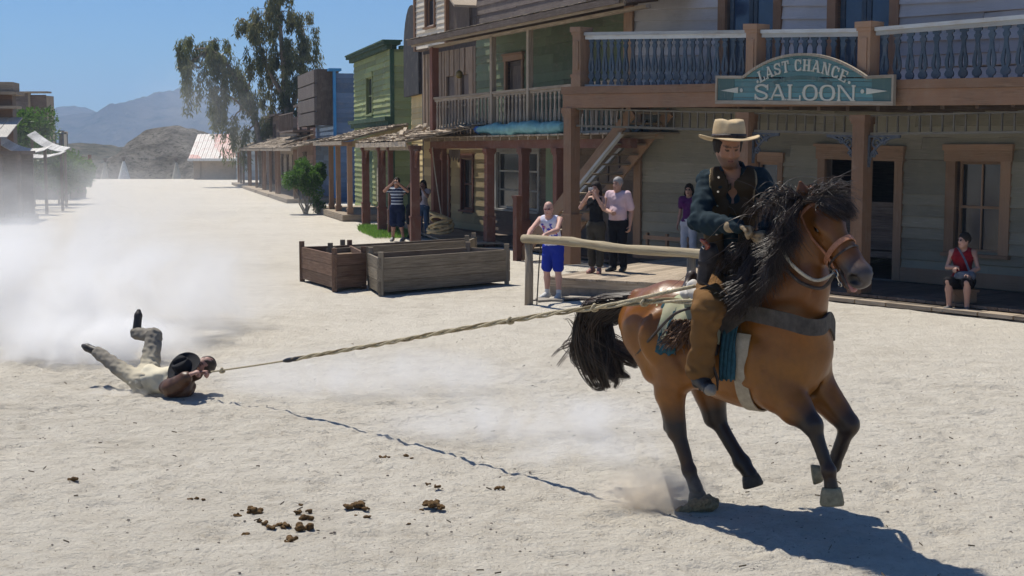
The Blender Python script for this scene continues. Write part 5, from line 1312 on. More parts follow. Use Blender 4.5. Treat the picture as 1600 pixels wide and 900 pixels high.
# mane: falls on the near side from poll to withers and flies up at its edge
cv = []; crest = bez([W(1248, 318, 9.10), W(1226, 334, 9.17), W(1207, 356, 9.26), W(1190, 388, 9.38), W(1176, 425, 9.50)], 40)
clumps = rg.random((110, 6))
for i in range(4200):
    c = clumps[rg.integers(110)]; t = c[0]; p0 = crest[int(t * 39)] + rg.normal(size=3) * .012
    ln = (.17 + .13 * c[1]) * (.75 + .5 * math.sin(math.pi * min(1, t * 1.2))); fly = c[4] < .14
    side = hr_ * (.20 + .03 * c[2]) + np.array([.09, -.07, 0]) * (1 + .4 * (c[3] - .5)); j = rg.normal(size=3)
    p1 = p0 + side * .6 + np.array([0, 0, .015 + .03 * c[2]]) + j * .007
    p2 = p0 + side * 1.05 + np.array([-.04 - .05 * c[3], 0, -.45 * ln]) + j * .010
    p3 = p2 + np.array([-.05 * (c[3] - .25) + .04 * math.sin(9 * c[5]), -.02, -.50 * ln]) + j * .012
    p4 = p3 + np.array([.07 * math.sin(23 * c[5]) - .04, -.01, -.30 * ln]) + j * .016
    if fly:
        d = np.array([-.10 - .10 * c[2], -.06, .00 + .08 * c[5]]); p2 = p1 + d * .5 + j * .012; p3 = p2 + d * .4 + np.array([0, 0, -.03]) + j * .016; p4 = p3 + np.array([-.03, 0, -.09]) + j * .02
    q_ = bez([p0, p1, p2, p3, p4], 12)
    if min(segd(q_, W(1090, 345, 9.30), W(1192, 362, 8.98))[0]) < .075 + .02 * rg.random(): continue
    cv.append(q_)
# loose wavy strands at the edge
for i in range(34):
    p0 = crest[rg.integers(8, 38)] + hr_ * .15; a = rg.random() * 2.2 + 1.2; q = [p0]; d = np.array([math.cos(a), -.2, math.sin(a)]) * .05
    for j in range(7): q.append(q[-1] + d); d = d * 1.02 + rg.normal(size=3) * .022; d[2] -= .012
    if min(segd(np.array(q), W(1090, 345, 9.30), W(1192, 362, 8.98))[0]) > .08: cv.append(bez(q, 16))
strands('mane', cv, BLK, HORSE, .0024, .0006)
cv = []
for i in range(800):       # forelock, over brow and far eye
    p0 = HD(-.01 + rg.random() * .03, .07, rg.normal() * .045); sd2_ = rg.normal(); t = rg.random()
    p1 = p0 + hf_ * (.055 + .03 * rg.random()) + hd_ * .03 - hs_ * .02 * sd2_; p2 = HD(.10 + .05 * t, .145 + .02 * rg.random(), -.045 + sd2_ * .050); p3 = HD(.15 + .13 * t, .130 + .03 * rg.random(), -.085 + sd2_ * .045) + rg.normal(size=3) * .01
    if rg.random() < .16: p2 = p1 + np.array([.07, 0, .05]) * rg.random() + rg.normal(size=3) * .03; p3 = p2 + np.array([.12, 0, -.02]) * (rg.random() + .4) + rg.normal(size=3) * .04
    cv.append(bez([p0, p1, p2, p3], 9))
for i in range(350):       # tuft around the ears
    p0 = HD(-.03 + rg.random() * .04, .04 + .03 * rg.random(), rg.normal() * .05); d = np.array([rg.normal() * .06 + .04, rg.normal() * .03, .05 + rg.random() * .05])
    cv.append(bez([p0, p0 + d * .6, p0 + d + np.array([.05, 0, .0]) * rg.random(), p0 + d + np.array([.09, 0, -.05]) * rg.random()], 8))
strands('forelock', cv, BLK, HORSE, .0022, .0006)

# tack
LEA = plain('tan_bridle_leather', (.42, .19, .11), .5, var=.3, scale=40, bmp=.002); DLEA = plain('dark_worn_leather', (.055, .042, .036), .55, var=.5, scale=20, bmp=.002)
STEEL = plain('steel', (.62, .60, .56), .25, metal=1.0); CANV = plain('worn_canvas_strap', (.085, .072, .060), .8, var=.5, scale=14, bmp=.003)
def surf_ring(fn, n=40): return [fn(2 * math.pi * i / n) for i in range(n + 1)]
def strap(name, pts, wd, th, mat, parent, wdir=None):
    """flat strap along points; wdir gives its width direction at each point"""
    P_ = np.array(pts, float); n = len(P_); t = np.gradient(P_, axis=0); t /= np.linalg.norm(t, axis=1)[:, None]; V = []; F = []
    for i in range(n):
        w_ = np.array(wdir[i] if isinstance(wdir, list) else wdir, float); w_ = w_ - t[i] * (w_ @ t[i]); w_ = unit(w_); o = np.cross(t[i], w_)
        V += [P_[i] - w_ * wd / 2 - o * th / 2, P_[i] + w_ * wd / 2 - o * th / 2, P_[i] + w_ * wd / 2 + o * th / 2, P_[i] - w_ * wd / 2 + o * th / 2]
    for i in range(n - 1):
        for k in range(4): F.append((i * 4 + k, i * 4 + (k + 1) % 4, i * 4 + 4 + (k + 1) % 4, i * 4 + 4 + k))
    F += [(3, 2, 1, 0), tuple((n - 1) * 4 + k for k in range(4))]
    return mesh_obj(name, V, F, mat, parent, False)
def head_ring(a, rf, rw, cf, k=1.0, n=28): return [HD(a + .0 * math.sin(t), cf + rf * math.cos(t), rw * math.sin(t)) for t in np.linspace(0, 2 * math.pi, n)]
BRI = MB.__new__(MB) if 0 else None
nb = strap('bridle', head_ring(HL * .62, .146, .094, -.026), .034, .008, LEA, HORSE, hd_)
strap('lower_noseband', [HD(HL * .62 + .045 + .02 * math.cos(t), -.028 + .138 * math.cos(t), .091 * math.sin(t)) for t in np.linspace(0, 2 * math.pi, 28)], .014, .005, DLEA, nb, hd_)
for sg in (1, -1):
    strap('cheekpiece', [HD(-.0, .05, sg * .112), HD(.06, .02, sg * .120), HD(.14, -.012, sg * .120), HD(.22, -.032, sg * .112), HD(.32, -.030, sg * .100), HD(HL * .62, -.04, sg * .088), HD(HL * .78, -.075, sg * .078)], .020, .005, LEA, nb, hf_)
    strap('throatlatch', [HD(.02, .03, sg * .118), HD(.06, -.06, sg * .118), HD(.09, -.16, sg * .100), HD(.10, -.235, sg * .0)], .016, .005, LEA, nb, hd_)
    r = MB(); c = HD(HL * .80, -.080, sg * .084); r.tube([c + .027 * (math.cos(t) * hd_ + math.sin(t) * hf_) for t in np.linspace(0, 2 * math.pi, 20)], .0045, 6); r.build('bit_ring', STEEL, nb, True)
    r = MB(); c = HD(HL * .90, -.125, sg * .07); r.tube([c + .016 * (math.cos(t) * hd_ + math.sin(t) * hf_) for t in np.linspace(0, 2 * math.pi, 16)], .0035, 6); r.tube([HD(HL * .80, -.080, sg * .082), HD(HL * .90, -.125, sg * .07)], .005, 6); r.build('bit_shank', STEEL, nb, True)
strap('crownpiece', [HD(-.0, .05 + .075 * math.cos(t), .115 * math.sin(t)) for t in np.linspace(-1.5, 1.5, 12)], .022, .005, LEA, nb, hd_)
strap('browband', [HD(.06, .01 + .118 * math.cos(t), .120 * math.sin(t)) for t in np.linspace(-1.5, 1.5, 14)], .020, .005, LEA, nb, hd_)
tg = Sdf(HD(HL * .93, -.085, 0) - .1, HD(HL * .93, -.085, 0) + .1, .008); tg.cap(HD(HL * .84, -.092, 0), HD(HL * 1.02, -.112, .015), .022, .020, .01, hs_, 1.3); sdf_obj('tongue', tg, plain('tongue_pink', (.35, .15, .14), .35, spec=.6), HORSE, (.3, .1, .1), 1)
rein_hand = W(1176, 362, 9.32)
# pale rope rein along the neck
rp = MB(); c = bez([HD(HL * .80, -.080, .088), W(1274, 438, 8.93), W(1241, 417, 8.86), W(1222, 388, 8.86), W(1213, 352, 8.92), W(1219, 325, 9.0)], 30)
rp.tube(list(c), .0115, 8); rp.build('rope_rein', plain('pale_rope', (.50, .46, .38), .8, var=.3, scale=60, bmp=.003), HORSE, True)
rp = MB(); c = bez([HD(HL * .80, -.080, .088), W(1285, 450, 8.9), W(1252, 442, 8.9), W(1228, 420, 8.93)], 20); rp.tube(list(c), .012, 6); rp.build('leather_rein', DLEA, HORSE, True)
# breast strap: from saddle round the chest
bs = [H(-.02, .31, 1.30), W(1160, 490, 9.24), W(1190, 493, 9.08), W(1230, 502, 8.92), W(1262, 511, 8.92), W(1286, 510, 9.02), W(1297, 500, 9.20), H(.56, -.22, 1.27), H(.4, -.34, 1.28), H(.0, -.33, 1.32)]
strap('breast_strap', bez(bs, 44), .108, .014, CANV, HORSE, up_)
g_ = [H(.10 + .02 * math.sin(t), .305 * math.sin(t), 1.09 - .375 * math.cos(t)) for t in np.linspace(-2.1, 2.1, 34)]
g_ = [H(.14 - .02 * math.cos(t), .315 * math.sin(t) * (1.0), 1.12 - .395 * math.cos(t)) for t in np.linspace(-2.0, 2.0, 34)]
strap('girth', g_, .10, .010, plain('pale_webbing', (.42, .36, .27), .85, var=.3), HORSE, hh_)
# saddle with blanket
BLK_SAD = plain('dark_saddle_leather', (.04, .026, .02), .45, var=.4, scale=15, bmp=.003)
sa = Sdf(H(-.15, 0, 1.4) - .55, H(-.15, 0, 1.4) + .55, .012)
for i in range(9):
    t = i / 8; s_ = -.42 + .56 * t; zz = 1.50 + .09 * (2 * t - 1) ** 2 + (.03 if i == 0 else 0)
    for l0, l1, z0, z1 in ((0, .16, zz, 1.44), (0, -.16, zz, 1.44)): sa.cap(H(s_, l0, z0), H(s_, l1, z1), .035, .03, .03)
for sg in (-1, 1): sa.cap(H(-.16, sg * .20, 1.42), H(-.12, sg * .315, 1.14), .05, .03, .03, hh_, 3.2)
sa.cap(H(.15, 0, 1.56), H(.17, 0, 1.66), .022, .020, .02); sa.ell(H(.175, 0, 1.68), (.04, .04, .016), None, .01)
sa.cap(H(-.40, -.13, 1.54), H(-.40, .13, 1.54), .03, .03, .03)
SADDLE = thing('saddle', 'dark leather saddle on the galloping bay horse under the rider', 'saddle', H(-.15, 0, 1.45))
sdf_obj('seat_and_skirt', sa, BLK_SAD, SADDLE, (.04, .03, .02), 1)
stl = MB()
for sg in (1, -1):
    f0 = W(1107, 600, 9.30) if sg > 0 else H(-.05, -.42, .93)
    stl = MB(); stl.bar(H(-.12, sg * .33, 1.35), f0 + np.array([0, 0, .14]), .045, .008, up=tuple(hr_)); stl.build('stirrup_leather', BLK_SAD, SADDLE)
    q = MB(); q.tube([f0 + np.array([x, .0, z]) for x, z in ((0, .14), (-.035, .10), (-.06, .03), (-.06, -.035), (.06, -.035), (.06, .03), (.035, .10), (0, .14))], .012, 6); q.build('stirrup', BLK_SAD, SADDLE, True)
# blanket with sage cloth, teal patch; leather flap
def patch_(name, pts, l, mat, parent, th=.02, pull=.0):
    V = []; n = len(pts)
    for o in (0, th):
        for px, py in pts:
            p = HPl(px, py, l); zc = p[2]; V.append(p - hr_ * (o + pull * max(0, zc - 1.25)))
    F = [tuple(range(n)), tuple(range(2 * n - 1, n - 1, -1))] + [(i, i + n, (i + 1) % n + n, (i + 1) % n) for i in range(n)]
    return mesh_obj(name, V, F, mat, parent)
def blanket(name, s0, s1, z0, mat, lo, edge=0.0, sg=1, seed=0):
    V = []; F = []; nu, nv = 22, 16
    for i in range(nu):
        s_ = s0 + (s1 - s0) * i / (nu - 1)
        for j in range(nv):
            t = j / (nv - 1); z = 1.53 + (z0 - edge * math.sin(i * .9) - 1.53) * t; rr = math.sqrt(max(0, 1 - min(1, ((z - 1.14) / .40)) ** 2)) if z > 1.14 else 1
            V.append(H(s_, sg * (.02 + .295 * rr + lo + .006 * math.sin(i * 1.1 + j * .5 + seed)), z))
    for i in range(nu - 1):
        for j in range(nv - 1): F.append((i * nv + j, (i + 1) * nv + j, (i + 1) * nv + j + 1, i * nv + j + 1))
    o = mesh_obj(name, V, F, mat, SADDLE, True); md = o.modifiers.new('thickness', 'SOLIDIFY'); md.thickness = .012; return o
SAGE = plain('sage_striped_blanket', (.30, .33, .20), .95, var=.4, scale=8, c2=(.42, .38, .28), bmp=.004); TEAL = plain('teal_wool', (.025, .080, .105), .95, var=.4, scale=30, bmp=.004)
for sg in (1, -1): blanket('saddle_blanket', -.56, -.02, 1.20, SAGE, .006, .01, sg); blanket('under_blanket', -.56, -.36, 1.10, TEAL, .0, .01, sg); blanket('teal_flap', .0, .11, .97, TEAL, .020, .01, sg)
cv = []
for i in range(260):      # leather fringe below the blanket
    a = HPl(1052 + rg.random() * 34, 498 + rg.random() * 22, .335 + rg.random() * .02); d = np.array([-.05 + rg.normal() * .04, -.01, -.06 - rg.random() * .08])
    cv.append(bez([a, a + d * .5 + rg.normal(size=3) * .012, a + d + rg.normal(size=3) * .015], 7))
strands('fringe', cv, hairmat('brown_fringe', (.07, .035, .02), (.19, .10, .05), .7), SADDLE, .004, .002)
# ================================================================== PEOPLE
SKIN = vcol('skin', .55, .35, 0, 60, .06, big=.05); CLOTH = vcol('cloth', .9, .15, .004, 22, .14, big=.15); SHOE = vcol('shoe_leather', .5, .35, .002, 30, .2)
HAIRD = plain('dark_hair', (.022, .015, .012), .8, var=.5, scale=90, bmp=.004); HAIRG = plain('grey_hair', (.30, .28, .27), .6, var=.4, scale=90, bmp=.003)
LENS = plain('dark_lens', (.012, .01, .01), .1, spec=.8)
def basis(f, u=(0, 0, 1)):
    f = unit(f); r = unit(np.cross(f, u)); return f, r, np.cross(r, f)
def head_sdf(B, c, f, r, u, k=1.0, female=False):
    M = [r, f, u]; P = lambda x, y, z: c + k * (x * r + y * f + z * u)
    B.ell(P(0, -.012, .030), np.array((.077, .097, .094)) * k, M, .02); B.ell(P(0, .018, -.035), np.array((.060, .078, .092)) * k, M, .03)
    B.cap(P(0, .062, -.098), P(0, .070, -.096), .024 * k, .02 * k, .03, r, 1.35)                     # chin
    for sg in (-1, 1):
        B.cap(P(sg * .052, .0, -.045), P(sg * .028, .055, -.092), .020 * k, .018 * k, .03)             # jaw
        B.ell(P(sg * .030, .092, .008), np.array((.019, .016, .012)) * k, M, .012, 'sub')             # eye sockets
        B.ell(P(sg * .030, .080, .007), np.array((.0135, .012, .010)) * k, M, .003)
        B.cap(P(sg * .012, .090, .027), P(sg * .045, .080, .026), .008 * k, .006 * k, .01)              # brows
        B.ell(P(sg * .043, .066, -.028), np.array((.022, .018, .018)) * k, M, .02)                    # cheekbones
        B.ell(P(sg * .078, -.008, -.002), np.array((.010, .020, .032)) * k, M, .008)                  # ears
    B.cap(P(0, .090, .012), P(0, .112, -.026), .008 * k, .0125 * k, .010); B.ell(P(0, .104, -.030), np.array((.018, .010, .010)) * k, M, .008)
    B.ell(P(0, .090, -.058), np.array((.024, .012, .007)) * k, M, .006); B.ell(P(0, .088, -.070), np.array((.020, .012, .007)) * k, M, .006)
def head_paint(V, C, c, f, r, u, k=1.0, stubble=0, lip=(.28, .10, .08), brow=(.03, .02, .015)):
    L = (V - c) / k; x, y, z = L @ r, L @ f, L @ u
    def blend(m, col):
        nonlocal C
        C = C * (1 - m[:, None]) + np.array(col) * m[:, None]
    if stubble: blend(stubble * np.clip((-.035 - z) / .02, 0, 1) * np.clip((y - .0) / .03, 0, 1) * (np.abs(x) < .08) * (z > -.13), (.06, .04, .03))
    for sg in (-1, 1):
        blend((((x - sg * .030) / .015) ** 2 + ((z - .007) / .0075) ** 2 < 1) * (y > .05) * 1.0, (.03, .02, .015))
        blend(.8 * (((x - sg * .030) / .022) ** 2 + ((z - .028) / .006) ** 2 < 1) * (y > .05), brow)
    blend(.8 * ((x / .025) ** 2 + ((z + .063) / .012) ** 2 < 1) * (y > .06), lip)
    blend(.9 * ((x / .022) ** 2 + ((z + .064) / .003) ** 2 < 1) * (y > .06), (.06, .02, .02))
    return C
def hand_sdf(B, w, d, pn, side, curl=.4, k=1.0, r=.0095, spread=.12):
    """w wrist, d pointing direction, pn palm normal, side +1: thumb lies on cross(d,pn) side"""
    d = unit(d); pn = unit(np.array(pn, float) - d * (np.array(pn, float) @ d)); t = np.cross(d, pn) * side
    B.cap(w - d * .01, w + d * .075 * k, .028 * k, .030 * k, .012, pn, .55)
    for i, ln in enumerate((.070, .080, .075, .058)):
        off = (1.5 - i) * .0205 * k; p = w + d * .078 * k + t * off; a = .1 + curl * .3; dd = d + t * (1.5 - i) * spread * .3
        for seg, fr_ in enumerate((.42, .32, .26)):
            a2 = a + curl * (.55 + .5 * seg); v = unit(unit(dd) * math.cos(a2) + pn * math.sin(a2)); q = p + v * ln * k * fr_ * 1.15; B.cap(p, q, r * k, r * k * .92, .004); p = q; a = a2
    p = w + d * .025 * k + t * .026 * k; v = unit(d * .6 + t * .75 + pn * .35); q = p + v * .035 * k; B.cap(p, q, r * 1.3 * k, r * 1.1 * k, .008); q2 = q + unit(v + d * .5 + pn * curl) * .032 * k; B.cap(q, q2, r * 1.1 * k, r * .95 * k, .005)
def joints(base, face, Hh=1.75, **o):
    """standing skeleton; overrides are in person space (right, forward, up)"""
    f, r, u = basis(face); k = Hh / 1.75; b = np.array(base, float); P = lambda v: b + k * (v[0] * r + v[1] * f + v[2] * u)
    d = dict(pelvis=(0, 0, .93), waist=(0, .0, 1.08), chest=(0, .0, 1.30), neck=(0, -.01, 1.48), head=(0, .03, 1.62), shR=(.18, 0, 1.42), shL=(-.18, 0, 1.42), elR=(.22, -.02, 1.12), elL=(-.22, -.02, 1.12),
             wrR=(.24, .06, .87), wrL=(-.24, .06, .87), hiR=(.09, 0, .90), hiL=(-.09, 0, .90), knR=(.10, .02, .49), knL=(-.10, .02, .49), anR=(.11, -.02, .085), anL=(-.11, -.02, .085), toR=(.14, .13, .03), toL=(-.14, .13, .03))
    d.update({k_: v for k_, v in o.items() if k_ in d}); J = {k_: P(v) for k_, v in d.items()}
    J['f'], J['r'], J['u'], J['k'] = f, r, u, k
    hf = o.get('hface', (0, 1, 0)); J['hf'] = unit(hf[0] * r + hf[1] * f + hf[2] * u); hu_ = o.get('hup', (0, 0, 1)); hu_ = hu_[0] * r + hu_[1] * f + hu_[2] * u
    J['hf'], J['hr'], J['hu'] = basis(J['hf'], hu_); J['b'] = b; return J
def torso(B, J, g=0.0, w=1.0, belly=0.0, fem=False, top=True):
    k = J['k']; f, r = J['f'], J['r']; tf = unit(np.cross(J['neck'] - J['pelvis'], J['shR'] - J['shL'])); tf = tf if tf @ f > 0 else -tf
    B.cap(J['hiR'] * .75 + J['pelvis'] * .25, J['hiL'] * .75 + J['pelvis'] * .25, (.108 + (.008 if fem else 0)) * k * w + g, None, .04)
    B.cap(J['pelvis'], J['waist'], .115 * k * w + g, .105 * k * w + g, .04, J['shR'] - J['shL'], 1.18 if not fem else 1.05)
    B.cap(J['waist'], J['chest'], .105 * k * w + g, .118 * k * w + g, .04, J['shR'] - J['shL'], 1.22 if not fem else 1.08)
    if belly: B.ell(J['waist'] + tf * belly * .9 * k, np.array((.13, .10 + belly, .14)) * k + g, None, .05)
    sR, sL = J['shR'], J['shL']; m = (sR + sL) / 2
    B.cap(m + (sR - m) * .62 - J['u'] * .04, m + (sL - m) * .62 - J['u'] * .04, .088 * k + g, None, .04, tf, 1.05)
    if top:
        B.cap(sR, m + (J['neck'] - m) * .6 + (sR - m) * .2, .048 * k + g, .045 * k + g, .03); B.cap(sL, m + (J['neck'] - m) * .6 + (sL - m) * .2, .048 * k + g, .045 * k + g, .03)
    if fem:
        for sg in (-1, 1): B.ell(J['chest'] + tf * .075 * k + (J['shR'] - m) * sg * .42 + J['u'] * .01, np.array((.058, .058, .058)) * k + g, None, .03)
    return tf
def bounds(J, keys, m=.3):
    P = np.array([J[q] for q in keys]); return P.min(0) - m, P.max(0) + m
def arm(B, J, s, g=0, e0=.050, e1=.040, e2=.027, upto=2.0, k=.02):
    kk = J['k']; a, b, c = J['sh' + s], J['el' + s], J['wr' + s]
    if upto <= 1: b2 = a + (b - a) * upto; B.cap(a, b2, e0 * kk + g, (e0 + (e1 - e0) * upto) * kk + g, k); return
    B.cap(a, b, e0 * kk + g, e1 * kk + g, k); t = min(1, upto - 1)
    m = b + (c - b) * min(.3, t); B.cap(b, m, e1 * kk + g, (e1 + .003) * kk + g, k)
    if t > .3: B.cap(m, b + (c - b) * t, (e1 + .003) * kk + g, e2 * kk + g + (e1 - e2) * (1 - t) * kk, k)
def legp(B, J, s, g=0, e0=.086, e1=.055, e2=.037, upto=2.0, k=.025, flare=0.0):
    kk = J['k']; a, b, c = J['hi' + s], J['kn' + s], J['an' + s]
    if upto <= 1: B.cap(a, a + (b - a) * upto, e0 * kk + g, (e0 + (e1 - e0) * upto) * kk + g + flare, k); return
    B.cap(a, b, e0 * kk + g, e1 * kk + g, k); t = min(1, upto - 1); back = -J['f'] * .012 * kk
    m = b + (c - b) * min(.32, t) + back; B.cap(b, m, e1 * kk + g, (e1 + .002) * kk + g, k)
    if t > .32: B.cap(m, b + (c - b) * t, (e1 + .002) * kk + g, e2 * kk + g + (e1 - e2) * (1 - t) * kk + flare, k)
def foot(B, J, s, g=0, up=.0):
    kk = J['k']; a, t = J['an' + s], J['to' + s]; heel = a + (a - t) * .25; heel[2] = min(heel[2], t[2] + .02) if up == 0 else heel[2]
    B.cap(heel, t, .036 * kk + g, .034 * kk + g, .02); B.cap(a, t * .6 + a * .4, .037 * kk + g, .036 * kk + g, .02); B.cap(t, t + unit(t - a) * .03 * kk, .034 * kk + g, .026 * kk + g, .02)
def person(label, J, group, h=.013, skin=(.42, .24, .17), top=None, bottom=None, shoes=None, hair='short', haircol=None, hands=(), glasses=False, fem=False, belly=0.0, w=1.0, stub=0, extra=None, sock=None):
    root = thing('person', label, 'person', J['b'], group); K = J['k']
    keys = [q for q in J if isinstance(J[q], np.ndarray) and q not in ('f', 'r', 'u', 'hf', 'hr', 'hu', 'b')]
    lo, hi = bounds(J, keys, .17); B = Sdf(lo, hi, h)
    torso(B, J, 0, w, belly, fem); B.cap(J['neck'] - J['u'] * .03, J['head'] - J['hu'] * .05, .056 * K, .050 * K, .03)
    for s in 'RL': arm(B, J, s, e0=.050 if not fem else .043, e1=.040 if not fem else .035); legp(B, J, s); foot(B, J, s)
    for (s, d, pn, curl) in hands: hand_sdf(B, J['wr' + s], d, pn, 1 if s == 'R' else -1, curl, K, .0105)
    for s in 'RL':
        if s not in [q[0] for q in hands]: hand_sdf(B, J['wr' + s], unit(J['wr' + s] - J['el' + s]), (J['r'] if s == 'L' else -J['r']), 1 if s == 'R' else -1, .5, K, .0105)
    head_sdf(B, J['head'], J['hf'], J['hr'], J['hu'], K)
    def col(V):
        n = fbm(V[:, 0] * 9 + V[:, 1] * 5, V[:, 2] * 9, 4, 3)[:, None]; C = np.array(skin) * (.88 + .24 * n)
        return head_paint(V, C, J['head'], J['hf'], J['hr'], J['hu'], K, stub, tuple(np.array(skin) * (.75, .5, .5)))
    sdf_obj('body', B, SKIN, root, col, 1)
    if top:
        B = Sdf(lo, hi, h); g = top.get('g', .012); torso(B, J, g, w, belly, fem, top.get('yoke', True))
        for s in 'RL':
            if top.get('sleeve', 0): arm(B, J, s, g + top.get('loose', .006), upto=top['sleeve'])
        B.ripple(.004, 26, 3); dn = J['waist'] * .35 + J['pelvis'] * .65 if top.get('hem') is None else J['pelvis'] + (J['waist'] - J['pelvis']) * top['hem']
        B.cut(dn, J['pelvis'] - J['chest']); tf = unit(np.cross(J['neck'] - J['pelvis'], J['shR'] - J['shL'])); tf = tf if tf @ J['f'] > 0 else -tf
        B.ell(J['neck'] + J['u'] * .02 * K + tf * top.get('scoop_f', .02), np.array((.075, .09, top.get('scoop', .07))) * K, [J['r'], J['f'], J['u']], .005, 'sub')
        if top.get('tank'):
            for s in 'RL': B.ell(J['sh' + s] + (J['sh' + s] - J['chest']) * .10, np.array((.065, .12, .11)) * K, [J['r'], J['f'], J['u']], .005, 'sub')
        sdf_obj(top.get('name', 'shirt'), B, CLOTH, root, top['col'], 1)
    if bottom:
        B = Sdf(lo, hi, h); g = bottom.get('g', .014); B.cap(J['hiR'] * .75 + J['pelvis'] * .25, J['hiL'] * .75 + J['pelvis'] * .25, .112 * K * w + g, None, .04)
        B.cap(J['pelvis'], J['pelvis'] + (J['waist'] - J['pelvis']) * .55, .115 * K * w + g, .112 * K * w + g, .04, J['r'], 1.16 if not fem else 1.04)
        for s in 'RL': legp(B, J, s, g + bottom.get('loose', .006), upto=bottom['len'], flare=bottom.get('flare', 0))
        B.ripple(.005, 24, 9); B.cut(J['pelvis'] + (J['waist'] - J['pelvis']) * .5, J['waist'] - J['pelvis'])
        if bottom.get('cutz') is not None: B.cut((0, 0, J['b'][2] + bottom['cutz'] * K), (0, 0, -1))
        sdf_obj(bottom.get('name', 'trousers'), B, CLOTH, root, bottom['col'], 1)
    if shoes:
        for s in 'RL':
            a = J['an' + s]; B = Sdf(a - .28, a + .28, h * .8); foot(B, J, s, .008)
            if shoes.get('high'): B.cap(J['an' + s], J['an' + s] + (J['kn' + s] - J['an' + s]) * shoes['high'], .045, .055, .02)
            else: B.cut(a + np.array([0, 0, .03]), (0, 0, 1))
            z0 = J['b'][2]
            if not shoes.get('nocut'): B.cut((0, 0, z0 + .004), (0, 0, -1))
            sdf_obj('shoe', B, SHOE, root, shoes['col'], 0)
    if sock:
        for s in 'RL':
            a = J['an' + s]; B = Sdf(a - .16, a + .2, h); B.cap(a, a + (J['kn' + s] - a) * .16, .044 * K, .046 * K, .01); sdf_obj('sock', B, CLOTH, root, sock, 0)
    hm = haircol or HAIRD; c, f, r, u = J['head'], J['hf'], J['hr'], J['hu']
    if hair in ('short', 'long', 'mid', 'fringe'):
        B = Sdf(c - .33, c + .22, h * .8); M = [r, f, u]; g = .012 if hair == 'short' else .020
        B.ell(c + K * (-.016 * f + .034 * u), (np.array((.077, .099, .096)) + g) * K, M, .01)
        if hair == 'fringe': B.cut(c + u * .055 * K, u)
        B.ell(c + K * (.085 * f - .055 * u), np.array((.085, .085, .115)) * K, M, .02, 'sub')
        B.cut(c - u * .06 * K, -u - .2 * f) if hair in ('short', 'fringe') else None
        if hair in ('long', 'mid'):
            n = 9; L = .24 if hair == 'long' else .10
            for i in range(n):
                a = math.radians(100 + 160 * i / (n - 1) + 90 - 180); a = math.radians(20 + 140 * i / (n - 1)); dx, dy = math.cos(a), -math.sin(a)
                p = c + K * (.082 * dx * r + (.085 * dy - .012) * f + .0 * u); q = p - u * L * K + (r * dx * .03 - f * .0); B.cap(p, q, .026, .018, .02)
        B.ripple(.004, 60, 5, (1, 1, .4)); sdf_obj('hair', B, hm, root, (.02, .015, .01), 1)
    if glasses:
        B = Sdf(c - .14, c + .14, .006)
        for sg in (-1, 1): B.ell(c + K * (sg * .032 * r + .092 * f + .008 * u), np.array((.024, .007, .016)) * K, [r, f, u], .004); B.cap(c + K * (sg * .055 * r + .082 * f + .014 * u), c + K * (sg * .078 * r - .005 * f + .012 * u), .004, .004, .002)
        B.cap(c + K * (-.02 * r + .098 * f + .012 * u), c + K * (.02 * r + .098 * f + .012 * u), .004, .004, .002); sdf_obj('sunglasses', B, glasses if not isinstance(glasses, bool) else LENS, root, (.01, .01, .01), 0)
    if extra: extra(root, J, B)
    return root
def flatc(c): return tuple(c)

# ---------------------------------------------------------------- spectators
GR = 'spectators watching the stunt'
# man leaning on the rail
def printed(J):
    def f(V):
        L = V - J['chest']; x, z = L @ J['r'], L @ J['u']; C = np.tile((.66, .64, .74), (len(V), 1)).astype(float)
        n = fbm(x * 22 + 5, z * 22, 12, 3); m = (n > .52) & (np.abs(x) < .12) & (z < .02) & (z > -.19); C[m] = (.45, .05, .07)
        n2 = fbm(x * 20 + 9, z * 24 + 3, 31, 3); m = (n2 > .54) & (np.abs(x) < .13) & (z < .05) & (z > -.2); C[m] = (.07, .07, .42); return C
    return f
fc = unit((-.42, -.90, 0)); zr = 1.13
bz = G(864, 467); J = joints((bz[0], bz[1], 0), fc, 1.70, pelvis=(0, -.05, .93), waist=(0, .02, 1.07), chest=(0, .10, 1.27), neck=(0, .15, 1.44), head=(0, .21, 1.575), shR=(.19, .13, 1.39), shL=(-.19, .13, 1.39), anR=(.13, -.05, .085), anL=(-.12, .02, .085), toR=(.17, .09, .03), toL=(-.14, .17, .03), knR=(.12, 0, .49), knL=(-.11, .03, .49))
def rail_pt(px):
    A = np.array(W(818, 373, 22.8)); B_ = np.array(W(1130, 399, 19.6)); t = (px - 818) / (1130 - 818); q = A + (B_ - A) * t; return q
for s, px in (('R', 825), ('L', 850)):
    q = rail_pt(px); q = W(px, 370, 22.85); q[2] += .03; J['wr' + s] = q; m = (J['sh' + s] + q) / 2; J['el' + s] = m + np.array([(-.05 if s == 'R' else .08), .02, -.05])
J['hf'], J['hr'], J['hu'] = basis((-.25, -.95, -.12))
def blush(c): return c
person('bald man in a white printed tank top and blue shorts leaning on the log rail', J, GR, .0125, (.50, .29, .23), dict(name='tank_top', col=printed(J), tank=True, yoke=True, scoop=.09, hem=-.25), dict(name='shorts', len=.84, col=(.018, .035, .30), g=.014, flare=.02, loose=.004),
       dict(col=(.5, .5, .48)), 'none', None, [('R', (-.3, -.9, -.3), (0, 0, -1), .8), ('L', (-.3, -.9, -.3), (0, 0, -1), .8)], plain('red_lens', (.16, .02, .03), .1, spec=.8), sock=(.6, .6, .6))
